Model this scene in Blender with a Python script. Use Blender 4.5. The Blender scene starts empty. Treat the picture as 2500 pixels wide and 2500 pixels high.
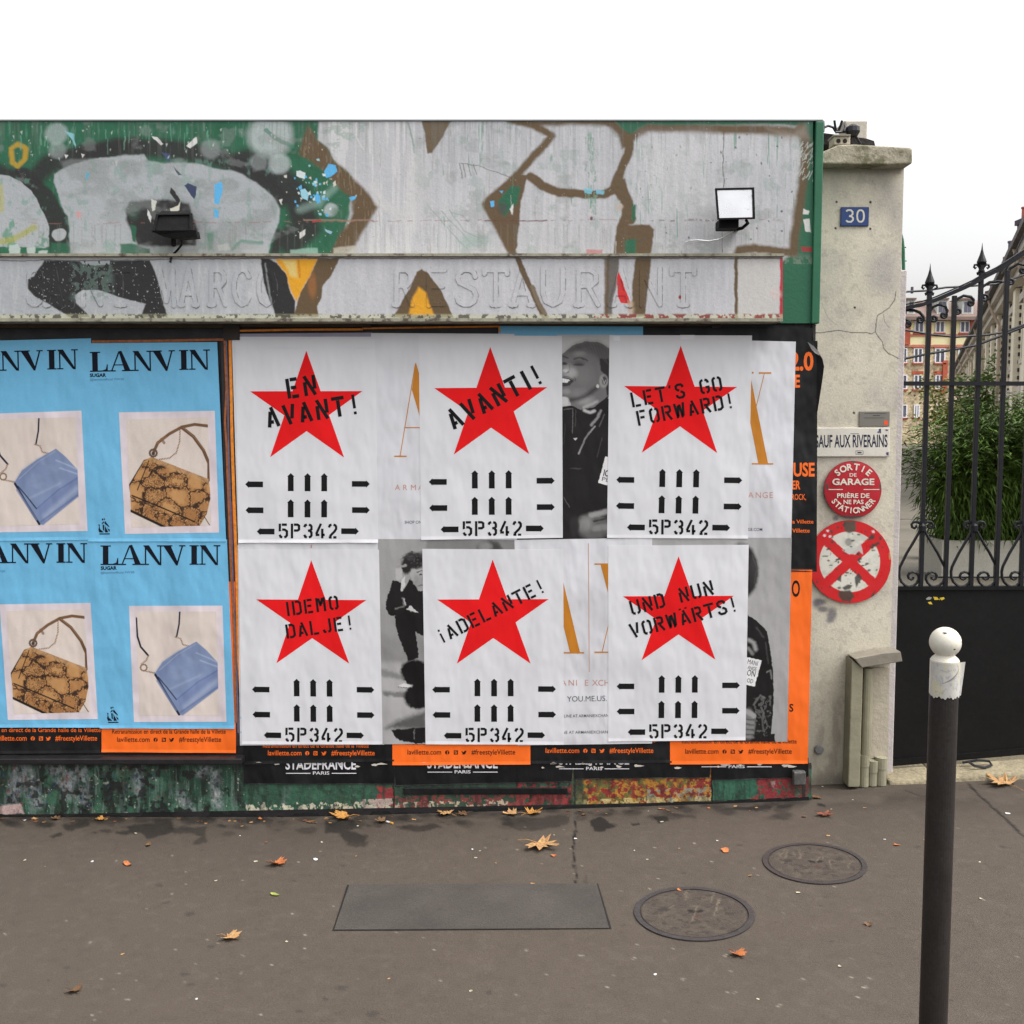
import bpy, math, random
import numpy as np
from math import radians as R, sin, cos, tan, pi

# ------------------------------------------------------------------ camera, sky, sun, exposure
SC = bpy.context.scene
COL = SC.collection
FPX, PITCH, CAMH, CAMY = 2600.0, R(4.486), 1.70, -4.56
cam_d = bpy.data.cameras.new("camera"); cam = bpy.data.objects.new("camera", cam_d); COL.objects.link(cam)
cam.location = (0, CAMY, CAMH); cam.rotation_euler = (R(90) - PITCH, 0, 0)
cam_d.sensor_width = 36; cam_d.lens = FPX / 2500 * 36; cam_d.clip_end = 3000; cam_d.clip_start = 0.05
SC.camera = cam
SUN_EL, SUN_ROT = R(58), R(105)   # high, from the right, a little in front of the facade
w = bpy.data.worlds.new("World"); SC.world = w; w.use_nodes = True
nt = w.node_tree; nt.nodes.clear()
sky = nt.nodes.new("ShaderNodeTexSky"); sky.sky_type = 'NISHITA'; sky.sun_disc = False
sky.sun_elevation = SUN_EL; sky.sun_rotation = SUN_ROT
sky.dust_density = 6.0; sky.air_density = 1.6; sky.ozone_density = 1.0
hs = nt.nodes.new("ShaderNodeHueSaturation"); hs.inputs['Saturation'].default_value = 0.07
bg = nt.nodes.new("ShaderNodeBackground"); bg.inputs['Strength'].default_value = 0.15
wo = nt.nodes.new("ShaderNodeOutputWorld")
nt.links.new(sky.outputs[0], hs.inputs['Color']); nt.links.new(hs.outputs[0], bg.inputs[0]); nt.links.new(bg.outputs[0], wo.inputs[0])
sl = bpy.data.lights.new("sun", 'SUN'); sl.energy = 0.5; sl.angle = R(35); sl.color = (1, .965, .92)
so = bpy.data.objects.new("sun", sl); COL.objects.link(so); so.location = (0, -6, 12)
from mathutils import Vector
so.rotation_euler = Vector((sin(SUN_ROT) * cos(SUN_EL), cos(SUN_ROT) * cos(SUN_EL), sin(SUN_EL))).to_track_quat('Z', 'Y').to_euler()
SC.view_settings.view_transform = 'Standard'; SC.view_settings.look = 'None'
SC.view_settings.exposure = 1.12; SC.view_settings.gamma = 1.0
random.seed(7); RNG = np.random.default_rng(7)

# ------------------------------------------------------------------ measuring helpers
# Sizes were taken off the photograph; W turns a measured spot into metres on the facade plane y = Y
SP, CP = sin(PITCH), cos(PITCH)
def W(px, py, Y=0.0):
    dx = (px - 1250) / FPX; dz = -(py - 1250) / FPX
    dy = CP + dz * SP; dzz = -SP + dz * CP
    t = (Y - CAMY) / dy
    return (dx * t, Y, CAMH + dzz * t)
def Wn(px, py, Y):
    px = np.asarray(px, float); py = np.asarray(py, float)
    dx = (px - 1250) / FPX; dz = -(py - 1250) / FPX
    dy = CP + dz * SP; dzz = -SP + dz * CP
    t = (Y - CAMY) / dy
    return np.stack([dx * t, np.full_like(dx, Y), CAMH + dzz * t], -1)
def gz(x):      # the pavement rises gently to the right
    return float(0.076 * max(0.0, (min(x, 3.2) + 1.0) / 2.33) ** 1.15)
def G(px, py):  # a measured spot on the pavement
    z = 0.0
    dx = (px - 1250) / FPX; dz = -(py - 1250) / FPX
    dy = CP + dz * SP; dzz = -SP + dz * CP
    for _ in range(8):
        t = (z - CAMH) / dzz
        z = gz(dx * t)
    return (dx * t, CAMY + dy * t, z)
def invG(x, y, z):
    v = (y - CAMY); h = z - CAMH
    f = v * CP - h * SP; u = v * SP + h * CP
    return 1250 + FPX * x / f, 1250 - FPX * u / f
def lin1(c):
    c = c / 255.0
    return c / 12.92 if c <= .04045 else ((c + .055) / 1.055) ** 2.4
def A(r, g, b, k=1.15):
    k *= .815
    return tuple(min(.88, lin1(v) * k) for v in (r, g, b))
def conv(ox, oy, s):
    return lambda pts: [(ox + x / s, oy + y / s) for x, y in pts]
c1 = conv(0, 280, 2.76); c2 = conv(650, 280, 2.76); c3 = conv(1300, 280, 2.576)

# ------------------------------------------------------------------ objects
def org(o):
    v = np.zeros(3)
    while o is not None:
        v += np.array(o.location); o = o.parent
    return v
def tag(o, label=None, cat=None, group=None, kind=None):
    if label: o['label'] = label
    if cat: o['category'] = cat
    if group: o['group'] = group
    if kind: o['kind'] = kind
    return o
def thing(name, loc, label, cat, group=None):
    o = bpy.data.objects.new(name, None); o.empty_display_size = .1
    COL.objects.link(o); o.location = loc
    return tag(o, label, cat, group)
def mk(name, V, F, mats, mi=None, parent=None, col=None, smooth=False, loc=None, uv=None):
    V = np.asarray(V, float).reshape(-1, 3)
    base = org(parent) if parent is not None else (np.array(loc) if loc is not None else np.zeros(3))
    V = V - base
    me = bpy.data.meshes.new(name)
    if isinstance(F, np.ndarray):
        n = len(F); k = F.shape[1]
        me.vertices.add(len(V)); me.vertices.foreach_set('co', V.astype(np.float32).ravel())
        me.loops.add(n * k); me.loops.foreach_set('vertex_index', F.astype(np.int32).ravel())
        me.polygons.add(n); me.polygons.foreach_set('loop_start', (np.arange(n) * k).astype(np.int32))
        me.update(calc_edges=True)
    else:
        me.from_pydata([tuple(v) for v in V], [], F); me.update()
    for m in (mats if isinstance(mats, (list, tuple)) else [mats]): me.materials.append(m)
    if mi is not None: me.polygons.foreach_set('material_index', np.asarray(mi, np.int32))
    if col is not None:
        a = me.color_attributes.new('Col', 'FLOAT_COLOR', 'POINT')
        c4 = np.ones((len(V), 4), np.float32); c4[:, :3] = col
        a.data.foreach_set('color', c4.ravel())
    me.polygons.foreach_set('use_smooth', np.full(len(me.polygons), bool(smooth)))
    me.validate()
    o = bpy.data.objects.new(name, me); COL.objects.link(o)
    if parent is not None: o.parent = parent
    elif loc is not None: o.location = loc
    return o
class B:
    def __init__(s): s.V = []; s.F = []; s.M = []
    def add(s, V, F, m=0):
        o = len(s.V); s.V += [tuple(v) for v in V]; s.F += [[i + o for i in f] for f in F]; s.M += [m] * len(F); return s
    def poly(s, pts, m=0): return s.add(pts, [list(range(len(pts)))], m)
    def flat(s, pp, Y, m=0):       # printed shape on a plane facing the street
        pts = [W(x, y, Y) for x, y in pp]
        a = sum(pts[i][0] * pts[(i + 1) % len(pts)][2] - pts[(i + 1) % len(pts)][0] * pts[i][2] for i in range(len(pts)))
        if a < 0: pts.reverse()
        return s.poly(pts, m)
    def box(s, x0, x1, y0, y1, z0, z1, m=0):
        V = [(x, y, z) for z in (z0, z1) for y in (y0, y1) for x in (x0, x1)]
        return s.add(V, [[0, 2, 3, 1], [4, 5, 7, 6], [0, 1, 5, 4], [2, 6, 7, 3], [0, 4, 6, 2], [1, 3, 7, 5]], m)
    def pbox(s, a, b, Y0, Y1, m=0):   # box from two measured corners (front plane Y0, back Y1)
        p, q = W(a[0], a[1], Y0), W(b[0], b[1], Y0)
        return s.box(min(p[0], q[0]), max(p[0], q[0]), Y0, Y1, min(p[2], q[2]), max(p[2], q[2]), m)
    def prism(s, pts, d, m=0):       # extrude a closed 3D polygon by vector d
        n = len(pts); P = [tuple(p) for p in pts]; Q = [tuple(np.add(p, d)) for p in P]
        return s.add(P + Q, [list(range(n)), list(range(2 * n - 1, n - 1, -1))] + [[i, i + n, (i + 1) % n + n, (i + 1) % n] for i in range(n)], m)
    def tube(s, path, r, n=8, m=0, caps=True):
        P = [np.array(p, float) for p in path]; k = len(P); rs = r if isinstance(r, (list, tuple)) else [r] * k
        V = []; up = None
        for i in range(k):
            t = P[min(i + 1, k - 1)] - P[max(i - 1, 0)]; t /= (np.linalg.norm(t) + 1e-9)
            if up is None:
                h = np.array([0, 0, 1.]) if abs(t[2]) < .9 else np.array([0, 1., 0]); u = np.cross(t, h)
            else: u = up - t * np.dot(up, t)
            u /= (np.linalg.norm(u) + 1e-9); up = u; v = np.cross(t, u)
            V += [P[i] + rs[i] * (cos(2 * pi * j / n) * u + sin(2 * pi * j / n) * v) for j in range(n)]
        F = [[i * n + j, i * n + (j + 1) % n, (i + 1) * n + (j + 1) % n, (i + 1) * n + j] for i in range(k - 1) for j in range(n)]
        if caps: F += [list(range(n - 1, -1, -1)), [(k - 1) * n + j for j in range(n)]]
        return s.add(V, F, m)
    def lathe(s, c, prof, n=24, m=0):
        V = []; F = []
        for r, z in prof: V += [(c[0] + r * cos(2 * pi * j / n), c[1] + r * sin(2 * pi * j / n), c[2] + z) for j in range(n)]
        for i in range(len(prof) - 1): F += [[i * n + j, i * n + (j + 1) % n, (i + 1) * n + (j + 1) % n, (i + 1) * n + j] for j in range(n)]
        F += [[(len(prof) - 1) * n + j for j in range(n)], list(range(n - 1, -1, -1))]
        return s.add(V, F, m)
    def build(s, name, mats, parent=None, smooth=False, loc=None):
        mats = mats if isinstance(mats, (list, tuple)) else [mats]
        return mk(name, s.V, s.F, mats, s.M if len(mats) > 1 else None, parent, None, smooth, loc)
def bevel(o, wd=.004, seg=2):
    m = o.modifiers.new('bevel', 'BEVEL'); m.width = wd; m.segments = seg; m.limit_method = 'ANGLE'; m.angle_limit = R(40); return o

# ------------------------------------------------------------------ materials
MATS = {}
def mat(name, color=None, rough=.7, metal=0., nz=(8, .12), bump=(0, 0), vcol=False, spec=.4, dirt=None, wrinkle=0, fine=None):
    if name in MATS: return MATS[name]
    m = bpy.data.materials.new(name); m.use_nodes = True; t = m.node_tree; L = t.links.new
    p = t.nodes['Principled BSDF']; p.inputs['Roughness'].default_value = rough; p.inputs['Metallic'].default_value = metal
    p.inputs['Specular IOR Level'].default_value = spec
    g = t.nodes.new('ShaderNodeNewGeometry')
    def noise(scale, detail=4, rg=.55, stretch=None):
        n = t.nodes.new('ShaderNodeTexNoise'); n.inputs['Scale'].default_value = scale; n.inputs['Detail'].default_value = detail; n.inputs['Roughness'].default_value = rg
        if stretch:
            mp = t.nodes.new('ShaderNodeMapping'); mp.inputs['Scale'].default_value = stretch
            L(g.outputs['Position'], mp.inputs['Vector']); L(mp.outputs[0], n.inputs['Vector'])
        else: L(g.outputs['Position'], n.inputs['Vector'])
        return n
    def ramp(src, lo, hi, a=.3, b=.7):
        r = t.nodes.new('ShaderNodeMapRange'); r.inputs['From Min'].default_value = a; r.inputs['From Max'].default_value = b
        r.inputs['To Min'].default_value = lo; r.inputs['To Max'].default_value = hi; L(src, r.inputs['Value']); return r.outputs[0]
    if vcol:
        a = t.nodes.new('ShaderNodeAttribute'); a.attribute_name = 'Col'; src = a.outputs['Color']
    else:
        c = t.nodes.new('ShaderNodeRGB'); c.outputs[0].default_value = (*color, 1); src = c.outputs[0]
    def mul(src, fac):
        v = t.nodes.new('ShaderNodeVectorMath'); v.operation = 'SCALE'; L(src, v.inputs[0]); L(fac, v.inputs['Scale']); return v.outputs[0]
    if nz[1] > 0:
        n = noise(nz[0]); src = mul(src, ramp(n.outputs['Fac'], 1 - nz[1], 1 + nz[1]))
    if fine:
        n = noise(fine[0], 2, .7); src = mul(src, ramp(n.outputs['Fac'], 1 - fine[1], 1 + fine[1]))
    if dirt:   # (scale, colour, threshold, amount, stretch)
        n = noise(dirt[0], 6, .65, dirt[4] if len(dirt) > 4 else None)
        f = ramp(n.outputs['Fac'], 0, dirt[3], dirt[2], dirt[2] + .12)
        mx = t.nodes.new('ShaderNodeMix'); mx.data_type = 'RGBA'; L(f, mx.inputs[0]); L(src, mx.inputs[6]); mx.inputs[7].default_value = (*dirt[1], 1); src = mx.outputs[2]
    L(src, p.inputs['Base Color'])
    r = noise(nz[0] * 2.3); L(ramp(r.outputs['Fac'], max(.03, rough - .1), min(1, rough + .1)), p.inputs['Roughness'])
    h = None
    if bump[1] > 0:
        n = noise(bump[0], 5, .6); bp = t.nodes.new('ShaderNodeBump'); bp.inputs['Strength'].default_value = 1; bp.inputs['Distance'].default_value = bump[1]
        L(n.outputs['Fac'], bp.inputs['Height']); h = bp.outputs[0]
    if wrinkle:
        n = noise(3.2, 3, .5, (1.6, 1, .8)); n2 = noise(11, 2, .4, (1.5, 1, .7))
        ad = t.nodes.new('ShaderNodeMath'); ad.operation = 'MULTIPLY_ADD'; L(n2.outputs['Fac'], ad.inputs[0]); ad.inputs[1].default_value = .07; L(n.outputs['Fac'], ad.inputs[2])
        bp = t.nodes.new('ShaderNodeBump'); bp.inputs['Strength'].default_value = 1; bp.inputs['Distance'].default_value = wrinkle * .85
        L(ad.outputs[0], bp.inputs['Height'])
        if h is not None: L(h, bp.inputs['Normal'])
        h = bp.outputs[0]
    if h is not None: L(h, p.inputs['Normal'])
    MATS[name] = m
    return m
PAPER = mat('white_paper', (.63, .626, .65), .62, nz=(2.5, .035), wrinkle=.022)
PAPER2 = mat('glued_white_paper', (.59, .586, .615), .5, nz=(5, .05), wrinkle=.035)
INK = mat('black_print', (.008, .008, .009), .75, nz=(6, .2), wrinkle=.022, spec=.15)
RED = mat('red_print', (.70, .010, .012), .75, nz=(5, .06), wrinkle=.022, spec=.12)
ORANGE = mat('fluorescent_orange_print', (.86, .140, .010), .5, nz=(4, .05), wrinkle=.03)
GOLD = mat('ochre_print', A(190, 120, 25), .5, nz=(4, .05), wrinkle=.03)
PINKINK = mat('faded_brown_print', A(190, 140, 125), .6)
GREYINK = mat('grey_print', A(75, 78, 88), .6)
BLUEP = mat('sky_blue_print', A(108, 178, 216), .5, nz=(3, .05), fine=(90, .03), wrinkle=.03)
NAVYINK = mat('navy_print', (.005, .006, .013), .7, wrinkle=.03, spec=.15)
BLACKP = mat('black_poster_paper', (.0065, .0062, .007), .48, nz=(6, .3), wrinkle=.05, spec=.28)
WHITEINK = mat('white_print', (.7, .68, .72), .5)
VC = mat('printed_picture', vcol=True, rough=.6, spec=.2, fine=(420, .10), nz=(4, .03), wrinkle=.03)
VPAINT = mat('weathered_paint', vcol=True, rough=.55, nz=(3, .04), fine=(140, .06), bump=(60, .0012))
VPLINTH = mat('chipped_panel_paint', vcol=True, rough=.5, nz=(9, .12), fine=(160, .2), bump=(45, .004))
VPAVE = mat('asphalt', vcol=True, rough=.8, nz=(1.3, .05), fine=(210, .24), bump=(220, .0025), spec=.25)
VSTONE = mat('rendered_stone', vcol=True, rough=.85, nz=(5, .06), fine=(150, .10), bump=(90, .0012), spec=.2)
VSIGN = mat('chipped_enamel', vcol=True, rough=.35, nz=(9, .05), bump=(30, .001))
GREENP = mat('green_paint', A(36, 100, 70), .45, nz=(6, .12), bump=(40, .001), dirt=(9, A(190, 200, 195), .68, .8, (1, 1, .25)))
DARKM = mat('dark_board', (.016, .014, .015), .5, nz=(7, .4), bump=(30, .003))
IRON = mat('black_iron', (.006, .006, .009), .5, nz=(20, .25), bump=(60, .0006), spec=.3)
GATEP = mat('black_gate_sheet', (.0045, .0042, .0042), .6, spec=.22, nz=(3, .3), bump=(25, .0006), fine=(40, .3))
STEEL = mat('weathered_grey_metal', A(150, 142, 128, 1.0), .55, metal=.15, nz=(14, .12), bump=(50, .002), dirt=(7, A(95, 85, 70), .6, .6, (1, 1, .4)))
CREAM = mat('painted_grey_pipe', A(150, 145, 122, 1.0), .6, nz=(12, .12), bump=(50, .002), dirt=(8, A(90, 85, 70), .6, .5))

# ------------------------------------------------------------------ numpy painting of surface colour (pigment, with painted shade in places)
def _h(ix, iy, seed):
    n = (ix.astype(np.int64) * 374761393 + iy.astype(np.int64) * 668265263 + seed * 1442695041) & 0xffffffff
    n = ((n ^ (n >> 13)) * 1274126177) & 0xffffffff
    n = (n ^ (n >> 16)) & 0xffff
    return n / 65535.0
def vn(x, y, seed=0):
    xi = np.floor(x); yi = np.floor(y); fx = x - xi; fy = y - yi
    fx = fx * fx * (3 - 2 * fx); fy = fy * fy * (3 - 2 * fy)
    a = _h(xi, yi, seed); b = _h(xi + 1, yi, seed); c = _h(xi, yi + 1, seed); d = _h(xi + 1, yi + 1, seed)
    return (a * (1 - fx) + b * fx) * (1 - fy) + (c * (1 - fx) + d * fx) * fy
def fbm(x, y, seed=0, oct=4):
    s = 0; amp = .5; tot = 0
    for i in range(oct):
        s = s + amp * vn(x * 2 ** i, y * 2 ** i, seed + i * 17); tot += amp; amp *= .55
    return s / tot
def sstep(a, b, v):
    t = np.clip((v - a) / (b - a), 0, 1); return t * t * (3 - 2 * t)
class Paint:
    def __init__(s, x, y, base, warp=0, wscale=14):
        s.rx = np.asarray(x, float).ravel(); s.ry = np.asarray(y, float).ravel()
        s.x = s.rx; s.y = s.ry
        if warp:
            s.x = s.rx + warp * (fbm(s.rx / wscale, s.ry / wscale, 3, 3) - .5) * 2
            s.y = s.ry + warp * (fbm(s.rx / wscale, s.ry / wscale, 9, 3) - .5) * 2
            s.x = s.x + warp * .45 * (vn(s.rx / (wscale * .16), s.ry / (wscale * .16), 13) - .5); s.y = s.y + warp * .45 * (vn(s.rx / (wscale * .16), s.ry / (wscale * .16), 19) - .5)
        s.c = np.tile(np.array(base, np.float32), (len(s.rx), 1))
    def blend(s, idx, a, colr):
        a = a[:, None]
        s.c[idx] = s.c[idx] * (1 - a) + np.asarray(colr, np.float32) * a
    def _sel(s, pts, m):
        P = np.array(pts, float); lo = P.min(0) - m; hi = P.max(0) + m
        return np.nonzero((s.x > lo[0]) & (s.x < hi[0]) & (s.y > lo[1]) & (s.y < hi[1]))[0], P
    def _segd(s, idx, P, closed):
        x = s.x[idx]; y = s.y[idx]; d = np.full(len(idx), 1e18); n = len(P)
        for i in range(n if closed else n - 1):
            a = P[i]; b = P[(i + 1) % n]; ab = b - a; l = ab @ ab + 1e-9
            t = np.clip(((x - a[0]) * ab[0] + (y - a[1]) * ab[1]) / l, 0, 1)
            d = np.minimum(d, (x - a[0] - t * ab[0]) ** 2 + (y - a[1] - t * ab[1]) ** 2)
        return np.sqrt(d)
    def poly(s, pts, colr, f=2.0, al=1.0, mask=None):
        idx, P = s._sel(pts, f + 2)
        if not len(idx): return s
        x = s.x[idx]; y = s.y[idx]; ins = np.zeros(len(idx), bool); n = len(P)
        for i in range(n):
            x1, y1 = P[i]; x2, y2 = P[(i + 1) % n]
            cr = (y1 > y) != (y2 > y)
            ins ^= cr & (x < (x2 - x1) * (y - y1) / (y2 - y1 + 1e-12) + x1)
        d = s._segd(idx, P, True); sd = np.where(ins, -d, d)
        a = sstep(f * .5, -f * .5, sd) if f > 0 else ins.astype(float)
        a = a * al
        if mask is not None: a = a * mask[idx]
        s.blend(idx, a, colr); return s
    def stroke(s, pts, wd, colr, f=2.0, al=1.0, mask=None):
        idx, P = s._sel(pts, wd / 2 + f)
        if not len(idx): return s
        d = s._segd(idx, P, False)
        a = sstep(wd / 2 + f * .5, wd / 2 - f * .5, d) * al
        if mask is not None: a = a * mask[idx]
        s.blend(idx, a, colr); return s
    def blob(s, c, rx, ry, colr, f=.5, al=1.0, mask=None):
        idx = np.nonzero((abs(s.x - c[0]) < rx * 1.6) & (abs(s.y - c[1]) < ry * 1.6))[0]
        if not len(idx): return s
        d = np.sqrt(((s.x[idx] - c[0]) / rx) ** 2 + ((s.y[idx] - c[1]) / ry) ** 2)
        a = sstep(1 + f * .5, 1 - f * .5, d) * al
        if mask is not None: a = a * mask[idx]
        s.blend(idx, a, colr); return s
    def all(s, a, colr): s.blend(np.arange(len(s.x)), np.clip(a, 0, 1), colr); return s
def gridF(nu, nv):
    i = np.arange(nu * nv).reshape(nv, nu)
    return np.stack([i[:-1, :-1].ravel(), i[1:, :-1].ravel(), i[1:, 1:].ravel(), i[:-1, 1:].ravel()], -1)
def quadgrid(q, nu, nv):   # bilinear grid inside a measured quad TL,TR,BR,BL
    q = np.array(q, float); u = np.linspace(0, 1, nu)[None, :, None]; v = np.linspace(0, 1, nv)[:, None, None]
    p = (q[0] * (1 - u) + q[1] * u) * (1 - v) + (q[3] * (1 - u) + q[2] * u) * v
    return p.reshape(-1, 2)
def painted(name, q, Y, fn, mt, parent, step=1.2, thick=.0, design=None, base=(.5, .5, .5), warp=0, wscale=14):
    q = np.array(q, float); nu = int(max(np.linalg.norm(q[1] - q[0]), 8) / step) + 1; nv = int(max(np.linalg.norm(q[3] - q[0]), 8) / step) + 1
    p = quadgrid(q, nu, nv)
    d = quadgrid(design, nu, nv) if design is not None else p
    P = Paint(d[:, 0], d[:, 1], base, warp, wscale); fn(P)
    V = Wn(p[:, 0], p[:, 1], Y)
    return mk(name, V, gridF(nu, nv), mt, parent=parent, col=P.c)

# ------------------------------------------------------------------ lettering
_tc = {}
def text_mesh(s, off=0.0):
    k = (s, off)
    if k in _tc: return _tc[k]
    cu = bpy.data.curves.new('t', 'FONT'); cu.body = s; cu.size = 1; cu.resolution_u = 3; cu.offset = off
    o = bpy.data.objects.new('t', cu); COL.objects.link(o)
    dg = bpy.context.evaluated_depsgraph_get(); dg.update()
    me = o.evaluated_get(dg).to_mesh()
    V = np.array([v.co[:2] for v in me.vertices]).reshape(-1, 2); F = [list(p.vertices) for p in me.polygons]
    o.evaluated_get(dg).to_mesh_clear(); bpy.data.objects.remove(o); bpy.data.curves.remove(cu)
    _tc[k] = (V, F); return V, F
_cap = None
def text(b, s, x, y, cap, width=None, rot=0, Y=0, m=0, off=0.0, shear=0):
    """baseline-left at the measured spot, cap height and total width measured too"""
    global _cap
    if _cap is None: _cap = text_mesh('H')[0][:, 1].max()
    V, F = text_mesh(s, off)
    if not len(V): return
    k = cap / _cap; X = V[:, 0] * k; Z = V[:, 1] * k
    if width: X0 = X.min(); X = (X - X0) * width / max(1e-6, (X.max() - X0))
    c, n = cos(R(rot)), sin(R(rot))
    px = x + X * c + Z * n * 1.0 * 0 + (-Z * n) * -1 * 0
    px = x + X * c - Z * n; py = y - (X * n + Z * c)
    P = Wn(px, py, Y)
    b.add(P, [f for f in F], m)
def ribbon(pts, wd):
    P = np.array(pts, float); n = len(P); L = []; Rr = []
    for i in range(n):
        d0 = P[i] - P[i - 1] if i > 0 else P[1] - P[0]; d1 = P[i + 1] - P[i] if i < n - 1 else P[-1] - P[-2]
        d0 = d0 / (np.linalg.norm(d0) + 1e-9); d1 = d1 / (np.linalg.norm(d1) + 1e-9)
        t = d0 + d1; t /= (np.linalg.norm(t) + 1e-9); nn = np.array([-t[1], t[0]])
        k = wd / 2 / max(.45, abs(nn @ np.array([-d0[1], d0[0]])))
        L.append(P[i] + nn * k); Rr.append(P[i] - nn * k)
    return L, Rr
OL = [(.21, .93), (.12, .895), (.07, .80), (.07, .20), (.12, .105), (.21, .07)]
OR_ = [(.52 - x, y) for x, y in OL]
BOWL = [(.17, .93), (.36, .93), (.44, .86), (.44, .60), (.36, .53), (.17, .53)]
ST = {
 'A': [[(.07, 0), (.19, .78)], [(.23, 1), (.46, 0)], [(.15, .25), (.28, .25)]],
 'V': [[(.06, 1), (.28, 0)], [(.46, 1), (.35, .28)]],
 'N': [[(.07, 0), (.07, .70)], [(.08, 1), (.44, 0)], [(.45, 1), (.45, .30)]],
 'M': [[(.07, 0), (.07, 1)], [(.47, 0), (.47, 1)], [(.17, .95), (.26, .40)], [(.38, .95), (.30, .52)]],
 'W': [[(.05, 1), (.13, 0)], [(.22, .85), (.16, .1)], [(.30, .9), (.37, 0)], [(.50, 1), (.42, .1)]],
 'E': [[(.07, 0), (.07, 1)], [(.18, .93), (.46, .93)], [(.18, .52), (.40, .52)], [(.18, .07), (.46, .07)]],
 'F': [[(.07, 0), (.07, 1)], [(.18, .93), (.46, .93)], [(.18, .52), (.40, .52)]],
 'L': [[(.07, 0), (.07, 1)], [(.18, .07), (.46, .07)]],
 'T': [[(.0, .93), (.52, .93)], [(.26, .83), (.26, 0)]],
 'I': [[(.26, 0), (.26, 1)]],
 'D': [[(.07, 0), (.07, 1)], [(.18, .93), (.34, .93), (.45, .82), (.45, .18), (.34, .07), (.18, .07)]],
 'R': [[(.07, 0), (.07, 1)], BOWL, [(.27, .45), (.46, 0)]],
 'P': [[(.07, 0), (.07, 1)], BOWL],
 'S': [[(.43, .72), (.42, .84), (.34, .93), (.18, .93), (.08, .84), (.08, .68), (.14, .59), (.24, .54)], [(.28, .47), (.37, .42), (.44, .33), (.44, .17), (.35, .07), (.17, .07), (.08, .16), (.07, .28)]],
 'G': [OL, [(.31, .93), (.40, .895), (.45, .80), (.45, .70)], [(.31, .07), (.40, .105), (.45, .2), (.45, .43), (.29, .43)]],
 'O': [OL, OR_],
 'U': [[(.07, 1), (.07, .20), (.12, .105), (.21, .07)], [(.45, 1), (.45, .20), (.40, .105), (.31, .07)]],
 'J': [[(.44, 1), (.44, .20), (.39, .105), (.31, .07)], [(.21, .07), (.12, .105), (.07, .26)]],
 "'": [[(.26, 1), (.22, .80)]], '!': [[(.26, 1), (.26, .30)], [(.26, .14), (.26, 0)]], '¡': [[(.26, .7), (.26, 0)], [(.26, 1), (.26, .86)]],
 '5': [[(.18, .93), (.45, .93)], [(.08, 1), (.08, .56), (.14, .58)], [(.20, .60), (.34, .59), (.45, .48), (.45, .20), (.38, .10), (.31, .07)], [(.21, .07), (.12, .105), (.07, .25)]],
 '3': [[(.07, .76), (.12, .895), (.21, .93)], [(.31, .93), (.40, .895), (.45, .80), (.45, .62), (.37, .53), (.26, .52)], [(.39, .48), (.45, .40), (.45, .20), (.40, .105), (.31, .07)], [(.21, .07), (.12, .105), (.07, .25)]],
 '4': [[(.30, 1), (.05, .30)], [(.02, .24), (.22, .24)], [(.37, .66), (.37, 0)], [(.31, .24), (.50, .24)]],
 '2': [[(.07, .74), (.12, .895), (.21, .93)], [(.31, .93), (.40, .895), (.45, .80), (.45, .64), (.36, .46), (.12, .15)], [(.06, .07), (.22, .07)], [(.30, .07), (.47, .07)]],
}
ST['Ä'] = ST['A'] + [[(.10, 1.16), (.10, 1.05)], [(.40, 1.16), (.40, 1.05)]]
def stencil(b, s, p0, p1, h, Y, m=0, wt=.145, fill=.80):
    p0 = np.array(p0, float); p1 = np.array(p1, float); L = np.linalg.norm(p1 - p0); ax = (p1 - p0) / L; up = np.array([ax[1], -ax[0]])
    wts = [.62 if ch in 'I' else .55 if ch in "'" else .8 if ch in '!¡' else 1.1 if ch in 'MW' else 1.0 for ch in s]; n = len(s); adv = L / (sum(wts) - (1 - fill)) if n > 1 else L; gw = adv * fill; cur = 0.0
    for i, ch in enumerate(s):
        x_off = cur - (.26 / .52 * gw - wts[i] * adv * .40 if ch in "I'!¡" else 0); cur += adv * wts[i]
        if ch not in ST: continue
        kx = gw / .52
        sq = 1 if kx / h > .75 else kx / h / .75
        for st in ST[ch]:
            ww = wt * (.8 if ch in "!'¡" else 1)
            Lr, Rr = ribbon([(x * kx, y * h) for x, y in st], ww * h * sq)
            pts = Lr + Rr[::-1]
            b.flat([tuple(p0 + ax * (x_off + q[0]) + up * q[1]) for q in pts], Y, m)
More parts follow.
